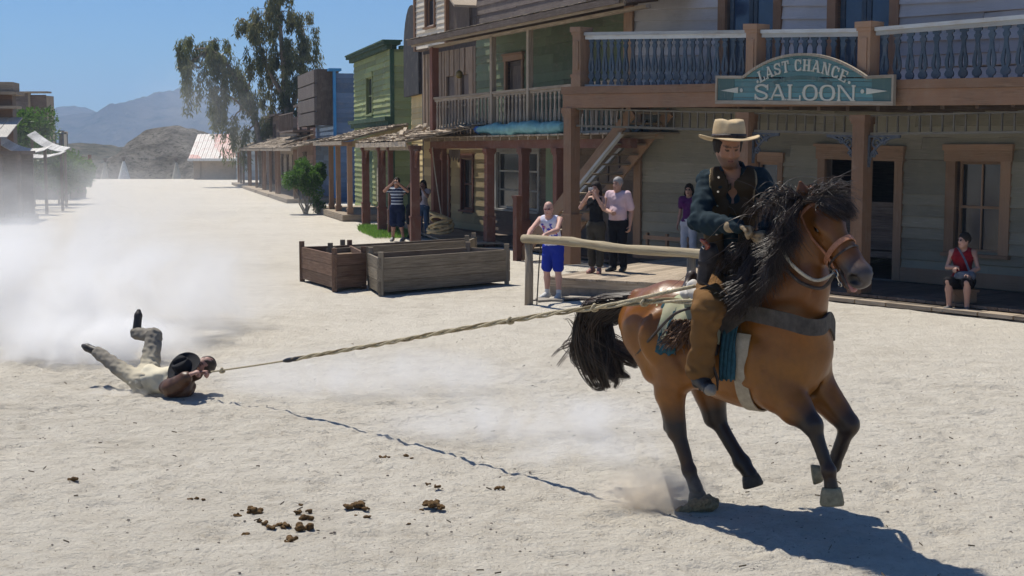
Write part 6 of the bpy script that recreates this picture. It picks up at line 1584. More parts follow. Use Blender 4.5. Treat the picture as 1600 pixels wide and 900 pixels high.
def camera_gadget(root, p, f, col=(.45, .43, .42)):
    f, r, u = basis(f); mb = MB(); c = np.array(p)
    mb.hexa([c + a * .045 * r + b * .03 * u + d * .012 * f for d in (-1, 1) for a, b in ((-1, -1), (1, -1), (1, 1), (-1, 1))]); mb.tube([c + .012 * f, c + .034 * f], .018, 12)
    o = mb.build('compact_camera', plain('silver_grey_plastic', col, .4)); return o
def holdcam(label, desc, base, face, Hh, **kw):
    pass
# woman with camera on the raised deck
DZ = .325
def dpt(px, py, z=DZ): return G(px, py, z)
b = dpt(931, 427); fw = unit((-.45, -.89, 0))
J = joints(b, fw, 1.62, wrR=(.07, .22, 1.52), wrL=(-.07, .22, 1.52), elR=(.27, .14, 1.26), elL=(-.24, .19, 1.24), hface=(.0, 1, 0), anR=(.08, -.02, .085), anL=(-.09, .05, .085), toR=(.10, .12, .03), toL=(-.14, .18, .03))
cm = J['head'] + J['hf'] * .16 * J['k'] + J['hr'] * .03
person('woman in a black vest top raising a camera to her face on the raised deck', J, GR, .0125, (.44, .25, .18), dict(name='vest_top', col=(.012, .012, .014), tank=True, yoke=False, scoop=.12, hem=.1, g=.008), dict(name='cropped_trousers', len=1.75, col=(.055, .048, .036), g=.012, flare=.01),
       dict(col=(.35, .17, .13)), 'long', None, [('R', J['hr'] * -.8 + J['hu'] * .6, -J['hf'], .9), ('L', J['hr'] * .8 + J['hu'] * .6, -J['hf'], .9)], False, True)
tag(camera_gadget(None, cm, J['hf']), 'silver compact camera held up by the woman in the black vest top', 'camera', None)
b = dpt(966, 425); b = (b[0], b[1] + .1, DZ)
J = joints(b, unit((-.55, -.83, 0)), 1.70, elR=(.25, .02, 1.14), wrR=(.02, .24, 1.10), elL=(-.25, -.05, 1.12), wrL=(-.26, .02, .86), hface=(.1, 1, -.05))
person('grey haired man in a pale pink shirt and black trousers beside the camera woman', J, GR, .0125, (.44, .25, .18), dict(name='shirt', col=(.60, .44, .47), sleeve=.75, g=.018, loose=.018, hem=.15, scoop=.06), dict(len=1.95, col=(.012, .012, .016), g=.016, flare=.01), dict(col=(.03, .03, .03)), 'short', HAIRG, belly=.05, w=1.06)
# woman in purple in the shade by the wall
q = FS(FS.hit(1077, 330, DW - .45)[0], DW - .45, 0); J = joints((q[0], q[1], DZ - .17), unit((-.5, -.85, 0)), 1.66, hface=(-.15, 1, 0))
person('woman in a purple T-shirt and white trousers standing in the shade by the saloon wall', J, GR, .014, (.40, .23, .17), dict(name='shirt', col=(.085, .018, .10), sleeve=.5, g=.014, hem=0), dict(len=1.93, col=(.50, .50, .55), g=.016, flare=.02), dict(col=(.3, .28, .25)), 'mid', None, [], True, True)
# striped man with camera
def stripes(V):
    z = V[:, 2]; C = np.tile((.012, .02, .06), (len(V), 1)).astype(float); C[(z % .085) < .036] = (.42, .46, .52); return C
b = G(621, 377); fw = unit((-.15, -1, 0))
J = joints((b[0], b[1], 0), fw, 1.76, wrR=(.07, .20, 1.60), wrL=(-.07, .20, 1.60), elR=(.33, .10, 1.38), elL=(-.33, .10, 1.38), anL=(-.17, 0, .085), anR=(.13, 0, .085), hiR=(.1, 0, .9), hiL=(-.1, 0, .9))
person('man in a navy and white striped polo photographing between the maroon porch posts', J, GR, .015, (.36, .19, .13), dict(name='striped_polo', col=stripes, sleeve=.45, g=.018, loose=.012, hem=-.1), dict(name='shorts', len=.98, col=(.010, .016, .045), g=.02, flare=.03, loose=.012), dict(col=(.2, .2, .2)), 'short', None,
       [('R', J['hr'] * -.8 + J['hu'] * .6, -J['hf'], .9), ('L', J['hr'] * .8 + J['hu'] * .6, -J['hf'], .9)], w=1.06)
tag(camera_gadget(None, J['head'] + J['hf'] * .15, J['hf']), 'grey compact camera held up by the striped polo man', 'camera')
b = G(637, 374); J = joints((b[0] + .12, b[1] + .45, 0), unit((-.2, -1, 0)), 1.70, wrR=(.07, .20, 1.55), elR=(.25, .12, 1.3), elL=(-.25, .02, 1.14), wrL=(-.2, .2, 1.0))
person('dark haired person in a dark green top half hidden behind the striped polo man', J, GR, .016, (.30, .17, .12), dict(name='shirt', col=(.02, .03, .02), sleeve=.5), dict(name='shorts', len=.98, col=(.012, .012, .016), g=.018, flare=.02), dict(col=(.05, .05, .05)), 'short')
b = G(661, 371); J = joints((b[0], b[1] + .3, 0), unit((-.25, -1, 0)), 1.64, wrL=(-.0, .14, 1.50), elL=(-.17, .13, 1.24), hface=(0, 1, -.05))
person('dark haired woman in a white top and blue jeans standing behind the thick maroon post', J, GR, .015, (.38, .21, .15), dict(name='shirt', col=(.58, .54, .60), sleeve=.3, g=.01, hem=.0), dict(name='jeans', len=1.95, col=(.07, .12, .22), g=.012), dict(col=(.1, .1, .1)), 'long', None, [], False, True)
# seated woman at the right
b = G(1497, 490); fw = unit((-.42, -.90, 0)); b = (b[0] + .12, b[1] + .25, .0)
J = joints(b, fw, 1.62, pelvis=(0, -.10, .50), waist=(0, -.11, .66), chest=(0, -.07, .88), neck=(0, -.04, 1.06), head=(-.02, .0, 1.20), shR=(.18, -.05, 1.0), shL=(-.18, -.05, 1.0), hiR=(.10, -.05, .50), hiL=(-.10, -.05, .50), knR=(.17, .33, .53), knL=(-.13, .36, .53), anR=(.15, .30, .10), anL=(-.14, .34, .10), toR=(.21, .44, .05), toL=(-.17, .49, .05),
            elR=(.24, .0, .74), elL=(-.26, .04, .74), wrR=(.05, .18, .76), wrL=(-.10, .24, .66), hface=(.75, .7, -.03))
J['b'] = np.array([b[0], b[1], 0.02])
person('seated woman in a red vest top and black shorts resting a bag on her lap', J, GR, .0125, (.42, .24, .18), dict(name='vest_top', col=(.20, .012, .018), tank=True, scoop=.09, hem=.0, g=.014), dict(name='shorts', len=.9, col=(.012, .010, .012), g=.02, flare=.01), dict(col=(.12, .11, .11)), 'short', None, [('R', (-.6, -.5, -.2), (0, 0, -1), .8), ('L', (.2, -.8, -.3), (0, 0, -1), .8)], True, True, w=1.12)
B = Sdf(J['b'] + np.array([-.6, -.9, .4]), J['b'] + np.array([.6, .4, 1.3]), .012); c = J['pelvis'] + J['f'] * .30 + J['u'] * .12 - J['r'] * .06
B.cap(c - J['r'] * .12, c + J['r'] * .10, .055, .05, .03, J['u'], 1.3); B.ripple(.006, 22, 2)
bag = sdf_obj('handbag', B, plain('blue_grey_bag', (.10, .12, .16), .5, var=.4), None, (.1, .1, .1), 1); tag(bag, 'small blue grey handbag on the lap of the seated woman', 'handbag')
strap('bag_strap', bez([c - J['r'] * .1, J['chest'] + J['f'] * .15 - J['r'] * .05, J['shR'] * .45 + J['neck'] * .55 + J['f'] * .05 + J['u'] * .045, J['chest'] - J['f'] * .13 + J['r'] * .05], 14), .03, .006, MATS['blue_grey_bag'], bag, tuple(J['r']))
mb = MB(); pb_ = J['pelvis'] - J['f'] * .02; mb.box((pb_[0] - .17, pb_[1] - .17, .03), (pb_[0] + .17, pb_[1] + .17, pb_[2] - .15)); mb.box((pb_[0] - .2, pb_[1] - .2, pb_[2] - .15), (pb_[0] + .2, pb_[1] + .2, pb_[2] - .11)); tag(mb.build('stool', TRIM), 'squat wooden block stool under the seated woman in red', 'stool')

# ---------------------------------------------------------------- hats
def hat(name, c, up, fwd, R0, hc, mat, parent, band=None, curl=.035, crown=.10, tipr=.085, droop=.0):
    f, r, u = basis(fwd, up); c = np.array(c, float); V = []; F = []; n = 48; prof = []
    for t in np.linspace(0, 1, 7): prof.append((tipr * t, hc))               # crown top
    for t in np.linspace(.15, 1, 7): prof.append((tipr + (crown - tipr) * t + .006 * math.sin(math.pi * t), hc * (1 - t)))
    for t in np.linspace(.12, 1, 8): prof.append((crown + (R0 - crown) * t, 0))
    for j, (rr, z) in enumerate(prof):
        for i in range(n):
            a = 2 * math.pi * i / n; x, y = math.cos(a), math.sin(a); ex = 1.12; zz = z
            if rr <= tipr + .001 and z == hc:
                q = rr / tipr; zz = hc - .030 * math.exp(-((x * rr) / .022) ** 2) * (1 - .3 * q) * (1 if y * rr > -.06 else .5) - .012 * q * max(0, y) - .004 * q ** 4
                pin = 1
            elif z > 0: zz = z; 
            if z > hc * .35 and y > .2: pinch = 1 - .16 * (z / hc) * math.exp(-((abs(x) - .55) / .25) ** 2)
            else: pinch = 1
            if z == 0:
                q = (rr - crown) / (R0 - crown); zz = curl * q ** 2 * (2.0 * x * x - .25) - droop * q * abs(y) * .5
            V.append(c + r * rr * x * pinch + f * rr * y * ex * pinch + u * zz)
    for j in range(len(prof) - 1):
        for i in range(n): F.append((j * n + i, (j + 1) * n + i, (j + 1) * n + (i + 1) % n, j * n + (i + 1) % n))
    o = mesh_obj(name, V, F, mat, parent, True); md = o.modifiers.new('felt', 'SOLIDIFY'); md.thickness = .005; md.offset = 0
    if band:
        V = []; F = []
        for j, z in enumerate((.002, .026)):
            for i in range(n): a = 2 * math.pi * i / n; rr = crown + .004 - z * .12; V.append(c + r * rr * math.cos(a) + f * rr * 1.12 * math.sin(a) + u * (z + .002))
        for i in range(n): F.append((i, (i + 1) % n, n + (i + 1) % n, n + i))
        q = mesh_obj('hat_band', V, F, band, o, True); q.location = (0, 0, 0); md = q.modifiers.new('t', 'SOLIDIFY'); md.thickness = .006; md.offset = 1
    return o

# ---------------------------------------------------------------- the rider
FR = unit((.20, -.98, 0)); RJ = {'f': FR, 'r': unit(np.cross(FR, (0, 0, 1))), 'u': up_, 'k': 1.0}
RJ.update(pelvis=H(-.16, 0, 1.64), waist=W(1134, 395, 9.60), chest=W(1145, 325, 9.53), neck=W(1145, 268, 9.50), head=W(1138, 229, 9.42),
    shR=W(1106, 281, 9.55), shL=W(1186, 278, 9.46), elR=W(1092, 345, 9.33), elL=W(1219, 330, 9.36), wrR=W(1151, 355, 9.10), wrL=W(1196, 362, 9.14),
    hiR=H(-.16, .13, 1.58), hiL=H(-.14, -.13, 1.58), knR=W(1106, 480, 9.20), knL=H(.18, -.42, 1.36), anR=W(1093, 588, 9.36), anL=H(.02, -.44, .97), toR=W(1109, 608, 9.19), toL=H(.16, -.48, .92))
RJ['b'] = np.array(H(-.16, 0, 1.60)); RJ['hf'], RJ['hr'], RJ['hu'] = basis((.10, -.93, -.34), (0.03, -.3, .95))
J = RJ; RID = thing('person', 'rider in a tan wide brimmed hat, dark shirt and brown vest on the galloping horse', 'person', J['b'])
keys = ['pelvis', 'head', 'shR', 'shL', 'elR', 'elL', 'wrR', 'wrL', 'knR', 'knL', 'anR', 'anL', 'toR', 'toL']; lo, hi = bounds(J, keys, .17); h = .0105
B = Sdf(lo, hi, h); tf = torso(B, J, 0, .98); B.cap(J['neck'] - up_ * .03, J['head'] - J['hu'] * .05, .060, .056, .03)
for s in 'RL': arm(B, J, s); legp(B, J, s); foot(B, J, s, 0, 1)
hand_sdf(B, J['wrR'], (.9, -.25, -.1), (-.1, -.3, -.9), -1, 1.15, 1.05, .010); hand_sdf(B, J['wrL'], (-.5, -.6, -.1), (0, .1, -1), 1, 1.15, 1.0, .010)
head_sdf(B, J['head'], J['hf'], J['hr'], J['hu'], 1.07)
sk = np.array((.31, .150, .088))
sdf_obj('body', B, SKIN, RID, lambda V: head_paint(V, sk * (.9 + .2 * fbm(V[:, 0] * 9, V[:, 2] * 9, 4, 3)[:, None]), J['head'], J['hf'], J['hr'], J['hu'], 1.07, .65, (.22, .09, .07)), 2)
# shirt, open at the throat
B = Sdf(lo, hi, h); torso(B, J, .014, .98)
for s in 'RL': arm(B, J, s, .016, .056, .048, .036)
for s in 'RL': B.ell(J['el' + s], (.062, .062, .062), None, .03)
B.cap(J['neck'] + up_ * .0 - tf * .04, J['neck'] + up_ * .02 + tf * .02, .075, .072, .02)
B.ripple(.011, 24, 13); B.ripple(.005, 50, 14, (1, 1, 1)); B.cut(J['pelvis'], J['pelvis'] - J['chest'])
B.cap(J['neck'] + up_ * .06 + tf * .05, J['chest'] + tf * .16 + J['r'] * -.015, .062, .012, .01, None, 1, 'sub'); B.cap(J['neck'] - up_ * .02, J['neck'] + up_ * .15, .058, .07, .005, None, 1, 'sub')
sdf_obj('shirt', B, CLOTH, RID, (.014, .026, .034), 1)
B = Sdf(lo, hi, h); torso(B, J, .030, .98, 0, False, False)
for s in 'RL': B.cap(J['sh' + s] * .55 + J['neck'] * .45, J['chest'] + (J['sh' + s] - J['chest']) * .45, .062, .08, .03)
B.ripple(.006, 20, 21); B.cut(J['waist'] - (J['waist'] - J['pelvis']) * .55, J['pelvis'] - J['chest']); B.cut(J['neck'] + up_ * .035, up_)
B.cap(J['neck'] + up_ * .08 + tf * .05 - J['r'] * .02, J['waist'] + tf * .17 + J['r'] * -.045, .075, .040, .01, None, 1, 'sub')
for s in 'RL': B.ell(J['sh' + s] + (J['sh' + s] - J['neck']) * .22 - up_ * .05, (.10, .13, .15), [J['r'], J['f'], up_], .006, 'sub')
def vestc(V):
    C = np.tile((.050, .033, .018), (len(V), 1)).astype(float)
    for s in 'RL':
        d = np.linalg.norm((V - (J['sh' + s] + (J['sh' + s] - J['neck']) * .22 - up_ * .05)) / np.array((.10, .13, .15)), axis=1); m = (d < 1.10) & (V[:, 2] > J['chest'][2] + .05); C[m] = (.30, .23, .13)
    d, t = segd(V, J['neck'] + up_ * .08 + tf * .05, J['waist'] + tf * .17 + J['r'] * -.035); m = (np.abs(d - (.085 - .04 * t)) < .008) & ((V - J['neck']) @ J['r'] < -.02); C[m] = (.20, .14, .07); return C
VEST = sdf_obj('vest', B, CLOTH, RID, vestc, 1)
for i in range(7):
    p = W(1131 + i * 2.2, 263 + i * 14.5, 9.35 - (.0)); q = MB(); t = i / 6
    a0 = J['neck'] + up_ * .0 + tf * .11; a1 = J['waist'] + tf * .16; p = a0 + (a1 - a0) * t + J['r'] * (.085 - .03 * t); p = p + tf * .02
    q.tube([p - tf * .004, p + tf * .004], .008, 8); q.build('button', STEEL, VEST)
# trousers
B = Sdf(lo, hi, h); B.cap(J['hiR'], J['hiL'], .135, None, .04); B.cap(J['pelvis'], J['pelvis'] * .4 + J['waist'] * .6, .13, .12, .04, J['r'], 1.15); B.cut(J['pelvis'] * .45 + J['waist'] * .55, J['waist'] - J['pelvis'])
for s in 'RL':
    B.cap(J['hi' + s], J['kn' + s], .118, .106, .04); m = J['kn' + s] * .5 + J['an' + s] * .5; B.cap(J['kn' + s], m, .102, .080, .03); B.cap(m, J['an' + s] + (J['kn' + s] - J['an' + s]) * .14, .080, .104, .03)
B.ripple(.013, 17, 8); B.ripple(.004, 45, 9, (1, 1, .4))
for s in 'RL': B.cap(J['an' + s] + (J['an' + s] - J['kn' + s]) * .25, J['an' + s], .15, .10, .0, None, 1, 'sub') if 0 else None
sdf_obj('trousers', B, CLOTH, RID, lambda V: np.array((.155, .080, .028)) * (.8 + .4 * fbm(V[:, 0] * 6, V[:, 2] * 6, 3, 4)[:, None]), 1)
for s in 'RL':
    a, t = J['an' + s], J['to' + s]; B = Sdf(a - .3, a + .32, .009); B.cap(a + unit(a - t) * .05 - up_ * .03, t, .045, .042, .02); B.cap(t, t + unit(t - a) * .035, .042, .028, .02); B.cap(a + (J['kn' + s] - a) * .3, a, .062, .050, .03); B.cap(a, (a + t) / 2, .050, .046, .02)
    B.cap(a + unit(a - t) * .05 - up_ * .07, a + unit(a - t) * .05 - up_ * .05, .034, .036, .01)
    sdf_obj('boot', B, SHOE, RID, lambda V: np.where((np.linalg.norm(V - (t + unit(t - a) * .045), axis=1) < .055)[:, None], np.array((.22, .19, .15)), np.array((.020, .018, .018))), 1)
# gloves
GL_ = plain('tan_glove_leather', (.34, .25, .15), .7, var=.35, scale=40, bmp=.003)
for s, d, pn, sd__ in (('R', (.9, -.25, -.1), (-.1, -.3, -.9), -1), ('L', (-.5, -.6, -.1), (0, .1, -1), 1)):
    w_ = J['wr' + s]; B = Sdf(w_ - .2, w_ + .22, .0065); hand_sdf(B, w_, d, pn, sd__, 1.15, 1.08, .0125); B.cap(w_ - unit(d) * .045, w_, .042, .034, .01)
    sdf_obj('glove', B, GL_, RID, (.3, .2, .1), 1)
# belt, holster, revolver, bags behind the saddle
bc = J['pelvis'] * .42 + J['waist'] * .58; strap('belt', [bc + .148 * math.cos(t) * J['r'] * 1.1 + .145 * math.sin(t) * J['f'] for t in np.linspace(0, 2 * math.pi, 40)], .05, .008, DLEA, RID, up_)
HOLS = thing('revolver', 'revolver with a reddish grip in the dark holster on the rider\'s hip', 'revolver', W(1100, 400, 9.35))
B = Sdf(W(1100, 415, 9.33) - .35, W(1100, 415, 9.33) + .35, .008); B.cap(W(1108, 396, 9.33), W(1098, 438, 9.30), .058, .036, .01, unit(np.cross(W(1108, 396, 9.33) - W(1098, 438, 9.30), (0, 1, 0))), 1.15); B.cap(W(1112, 388, 9.36), W(1112, 400, 9.36), .04, .04, .02); sdf_obj('holster', B, DLEA, RID, (.1, .1, .1), 1)
B = Sdf(W(1102, 385, 9.30) - .16, W(1102, 385, 9.30) + .16, .006); B.chain([W(1103, 392, 9.30), W(1106, 384, 9.29), W(1100, 377, 9.28), W(1096, 375, 9.28)], [.014, .017, .016, .013], .008); sdf_obj('grip', B, plain('reddish_wood_grip', (.28, .06, .035), .25, spec=.7), HOLS, (.3, .1, .05), 1)
mb = MB(); mb.tube([W(1109, 391, 9.30), W(1110, 402, 9.30)], .021, 12); mb.tube([W(1097, 385, 9.28), W(1101, 390, 9.28)], .006, 6); mb.build('cylinder', STEEL, HOLS, True)
strap('holster_thong', [W(1094, 440, 9.24), W(1112, 448, 9.20), W(1128, 456, 9.24)], .012, .004, DLEA, RID, up_)
strap('holster_strap', [W(1090, 410, 9.27), W(1104, 414, 9.26), W(1117, 413, 9.29)], .022, .005, DLEA, RID, up_)
B = Sdf(H(-.42, .12, 1.55) - .3, H(-.42, .12, 1.55) + .3, .01); B.cap(W(1082, 447, 9.6), W(1090, 462, 9.55), .045, .05, .03); B.cap(W(1068, 455, 9.65), W(1072, 462, 9.6), .03, .03, .02); B.ripple(.01, 25, 3)
sdf_obj('white_cloth_bundle', B, CLOTH, SADDLE, (.60, .57, .53), 1)
# hat
FELT = plain('tan_felt', (.54, .43, .27), .95, var=.1, scale=5, c2=(.38, .27, .15)); BAND = plain('braided_band', (.05, .035, .03), .6, var=.8, scale=60)
hc = J['head'] + J['hu'] * .055 - J['hf'] * .005
hatr = hat('hat', hc, unit((0.02, -.10, 1)), J['hf'] * (1, 1, 0), .200, .128, FELT, RID, BAND, .014, .106, .092, .03)
B = Sdf(J['head'] - .2, J['head'] + .2, .009); B.ell(J['head'] - J['hf'] * .028 + J['hu'] * .015, (.098, .112, .110), [J['hr'], J['hf'], J['hu']], .01); B.cut(J['head'] + J['hu'] * .06, J['hu']); B.ell(J['head'] + J['hf'] * .125 - J['hu'] * .05, (.085, .115, .15), [J['hr'], J['hf'], J['hu']], .01, 'sub'); B.cut(J['head'] - J['hu'] * .075, -J['hu']); B.ripple(.004, 60, 3)
sdf_obj('hair', B, HAIRD, RID, (.02, .015, .01), 0)

# ---------------------------------------------------------------- the dragged man
q = np.array(G(262, 622)); DJ = {'f': unit((.1, -.5, .86)), 'r': unit((-.1, -.85, -.4)), 'u': unit((1, .1, .05)), 'k': 1.0}
Yd = 14.3
DJ.update(pelvis=W(228, 592, 14.45), waist=W(248, 594, 14.4), chest=W(274, 594, 14.35), neck=W(302, 588, 14.3), head=W(318, 572, 14.3),
    shR=W(283, 608, 14.12), shL=W(287, 580, 14.5), elR=W(268, 606, 13.98), elL=W(298, 584, 14.4), wrR=W(296, 586, 13.92), wrL=W(309, 583, 14.1),
    hiR=W(222, 598, 14.36), hiL=W(232, 583, 14.55), knR=W(186, 575, 14.62), knL=W(241, 525, 14.80), anR=W(154, 551, 14.9), anL=W(213, 521, 15.1), toR=W(136, 543, 14.95), toL=W(216, 493, 15.15))
DJ['b'] = np.array([q[0], q[1], 0.0]); DJ['hf'], DJ['hr'], DJ['hu'] = basis((-.35, -.72, .45), (.62, -.1, .6))
J = DJ; DM = thing('person', 'stuntman in grey trousers and brown jacket dragged on his back by the rope', 'person', J['b'])
lo, hi = bounds(J, keys, .17); lo[2] = max(lo[2], -.05); h = .0115
def drtorso(B, g):
    ax = J['shR'] - J['shL']; B.cap(J['hiR'], J['hiL'], .105 + g, None, .04); B.cap(J['pelvis'], J['waist'], .115 + g, .108 + g, .04, ax, 1.15); B.cap(J['waist'], J['chest'], .108 + g, .122 + g, .04, ax, 1.15); B.cap(J['shR'], J['shL'], .085 + g, None, .04)
B = Sdf(lo, hi, h); drtorso(B, 0); B.cap(J['chest'], J['head'], .06, .055, .03)
for s in 'RL': arm(B, J, s); legp(B, J, s, e0=.085); B.cap(J['an' + s], J['to' + s], .035, .03, .02)
hand_sdf(B, J['wrR'], W(312, 579, 13.98) - J['wrR'], (.1, .3, -.9), 1, 1.1, 1.05, .0105); hand_sdf(B, J['wrL'], W(326, 580, 14.1) - J['wrL'], (.1, -.2, -.9), 1, 1.1, 1.05, .0105)
head_sdf(B, J['head'], J['hf'], J['hr'], J['hu'], 1.0); sk2 = np.array((.36, .20, .16))
sdf_obj('body', B, SKIN, DM, lambda V: head_paint(V, sk2 * (.75 + .5 * fbm(V[:, 0] * 19, V[:, 2] * 19, 4, 3)[:, None]), J['head'], J['hf'], J['hr'], J['hu'], 1.0, .3), 1)
B = Sdf(lo, hi, h); drtorso(B, .018); B.ripple(.012, 20, 4); B.cut(J['chest'] + (J['neck'] - J['chest']) * .3, J['neck'] - J['chest']); B.cut(J['pelvis'], J['pelvis'] - J['chest']); sdf_obj('shirt', B, CLOTH, DM, (.62, .56, .42), 1)
B = Sdf(lo, hi, h); B.cap(J['hiR'], J['hiL'], .125, None, .04); B.cut(J['pelvis'] * .5 + J['waist'] * .5, J['waist'] - J['pelvis'])
for s in 'RL': B.cap(J['hi' + s], J['kn' + s], .108, .082, .03); B.cap(J['kn' + s], J['an' + s], .080, .066, .03)
B.ripple(.009, 30, 8, (1, 1, 1))
sdf_obj('trousers', B, CLOTH, DM, lambda V: (lambda m: np.array((.52, .46, .34)) * m + np.array((.20, .18, .15)) * (1 - m))(np.clip(1.35 - np.linalg.norm(V - J['pelvis'], axis=1) / .30 + .5 * (fbm(V[:, 0] * 9, V[:, 2] * 9, 3) - .5), 0, 1)[:, None]), 1)
B = Sdf(lo, hi, h); B.cap(J['chest'] * .6 + J['shR'] * .4, J['shR'], .125, .10, .04); B.cap(J['shR'], J['shL'], .11, .10, .04)
for s in 'RL': arm(B, J, s, .022, .062, .056, .045, 1.75)
B.cap(W(262, 605, 14.05), W(272, 614, 14.15), .085, .09, .05); B.cap(W(285, 612, 14.15), W(297, 604, 14.2), .085, .06, .05); B.ripple(.010, 22, 6); B.ell(J['neck'] + J['u'] * .06, (.08, .08, .08), None, .01, 'sub')
sdf_obj('jacket', B, plain('brown_leather_jacket', (.085, .038, .018), .45, var=.45, scale=9, bmp=.004, spec=.4), DM, (.1, .05, .02), 1)
for s in 'RL':
    a, t = J['an' + s], J['to' + s]; B = Sdf(np.minimum(a, t) - .16, np.maximum(a, t) + .16, .009); B.cap(a, t, .048, .042, .02); B.cap(a + (J['kn' + s] - a) * .15, a, .056, .05, .02); B.cap(t, t + unit(t - a) * .05, .040, .024, .02); hl = unit(np.cross(t - a, np.cross(J['kn' + s] - a, t - a))); B.cap(a - hl * .05, a - hl * .065, .034, .034, .01)
    sdf_obj('boot', B, SHOE, DM, (.035, .028, .024), 1)
DH = hat('hat', W(287, 574, 14.12), unit((-.35, -.62, .62)), (.6, 0, .3), .165, .11, plain('black_felt', (.010, .010, .013), .85, var=.3), None, None, .02, .085, .075)
tag(DH, 'black wide brimmed hat lying on the dragged stuntman\'s chest', 'hat')
B = Sdf(J['head'] - .2, J['head'] + .2, .010); B.ell(J['head'] - J['hf'] * .02 + J['hu'] * .03, (.085, .102, .098), [J['hr'], J['hf'], J['hu']], .01); B.ell(J['head'] + J['hf'] * .09 - J['hu'] * .06, (.09, .09, .12), [J['hr'], J['hf'], J['hu']], .01, 'sub'); B.ripple(.006, 60, 3)
sdf_obj('hair', B, plain('brown_hair', (.045, .03, .022), .6, var=.5, scale=80), DM, (.03, .02, .01), 0)
# ================================================================== THINGS ON THE SQUARE
def slab_wall(mb, p, q, z0, z1, th, nb=3):
    """a side made of stacked boards from p to q (x, y)"""
    p, q = np.array(p, float), np.array(q, float); d = unit(np.append(q - p, 0))[:2]; n = np.array([-d[1], d[0]]) * th
    for i in range(nb):
        a = z0 + (z1 - z0) * i / nb; b = z0 + (z1 - z0) * (i + 1) / nb - .008; j = random.uniform(-.004, .004)
        c = [(*(p + n * j), a), (*(q + n * j), a), (*(q + n), a), (*(p + n), a)]; mb.hexa(c + [(x, y, b) for x, y, _ in c])
SOIL = plain('dry_planter_soil', (.20, .14, .09), .95, var=.5, scale=20, bmp=.03)
PLW = wood('planter_grey_wood', (.13, .105, .075), (.27, .225, .165), None); PLD = wood('planter_brown_wood', (.085, .045, .028), (.21, .13, .085), None)
def planter(fp, H_, label, mat, posts=()):
    c = np.mean(fp, 0); o = thing('wooden_planter', label, 'planter', (*c, 0), 'wooden planter boxes in the street'); n = len(fp)
    for i in range(n):
        a, b = fp[i], fp[(i + 1) % n]; mb = MB(); slab_wall(mb, a, b, .06, H_, .045); mb.build('side', mat, o)
    for p in fp:
        d = unit(np.append(c - p, 0))[:2]; q = np.array(p) + d * .07; mb = MB(); mb.box((q[0] - .045, q[1] - .045, .0), (q[0] + .045, q[1] + .045, H_ + .10)); mb.build('corner_post', mat, o)
    V = [(*(np.array(p) + unit(np.append(c - p, 0))[:2] * .03), z) for z in (.1, H_ - .12) for p in fp]; F = [tuple(range(n - 1, -1, -1)), tuple(range(n, 2 * n))] + [(i, (i + 1) % n, n + (i + 1) % n, n + i) for i in range(n)]
    mesh_obj('soil', V, F, SOIL, o)
def g2(px, py, z=0): return np.array(G(px, py, z)[:2])
a, b = g2(592, 463), g2(797, 444); dd = unit(np.append(b - a, 0))[:2]; pn = np.array([-dd[1], dd[0]])
planter([a, b, b + pn * .95 - dd * .15, g2(574, 452)], .66, 'long grey board planter nearest the camera with bare corner posts', PLW)
a2, b2, c2 = g2(469, 439), g2(523, 456), g2(572, 452); planter([a2, b2, c2, g2(548, 436)], .67, 'short dark brown planter at the left with pegs above its corners', PLD)
t0, t1 = g2(512, 388, .65), g2(734, 375, .65); planter([t0, t1, t1 + (.1, .9), t0 + (.1, 1.0)], .65, 'weathered long planter behind the other two boxes', PLW)

# hitching rail
HRL = thing('hitching_rail', 'peeled log hitching rail on round posts in front of the raised deck', 'rail', G(826, 476))
A = np.array(W(818, 373, 22.8)); Bp = np.array(W(1150, 403, 19.2)); LOG = wood('peeled_log', (.26, .20, .12), (.50, .42, .28), None, gs=.6)
pts = bez([A, A * .75 + Bp * .25 + (0, 0, .02), A * .5 + Bp * .5 - (0, 0, .015), A * .2 + Bp * .8 + (0, 0, .01), Bp], 20); mb = MB(); mb.tube(list(pts), [.070 + .006 * math.sin(i * 1.7) + .004 * math.sin(i * 4.1) for i in range(20)], 12); mb.build('log', LOG, HRL, True)
for px, py, Y in ((826, 476, None), (1080, 470, 19.9)):
    g_ = np.array(G(826, 476)) if Y is None else np.array([W(1080, 400, Y)[0], Y, 0]); t = (g_[0] - A[0]) / (Bp[0] - A[0]); z = (A + (Bp - A) * t)[2]
    mb = MB(); mb.tube([g_ - (0, 0, .2), g_ + (.01, 0, z * .5), g_ * (1, 1, 0) + (0, 0, z - .05)], [.075, .07, .065], 10); mb.build('post', wood('grey_log', (.15, .12, .09), (.30, .25, .19), None, gs=.6), HRL, True)
mb = MB(); q = rail_pt(842); mb.tube(list(bez([q + (0, 0, .09), q + (.06, 0, 0), q + (.03, 0, -.5), q + (.0, 0, -1.05)], 14)), .012, 6); mb.build('rope_end', DLEA, HRL)
mb = MB(); q0 = np.array(G(832, 470)); mb.tube(list(bez([q0, q0 + (.5, -.1, .02), q0 + (1.1, .15, .02), q0 + (1.5, -.05, .02), q0 + (1.9, .3, .02)], 24)), .022, 6); tag(mb.build('rope', DLEA), 'dark rope lying on the sand at the foot of the hitching rail', 'rope')
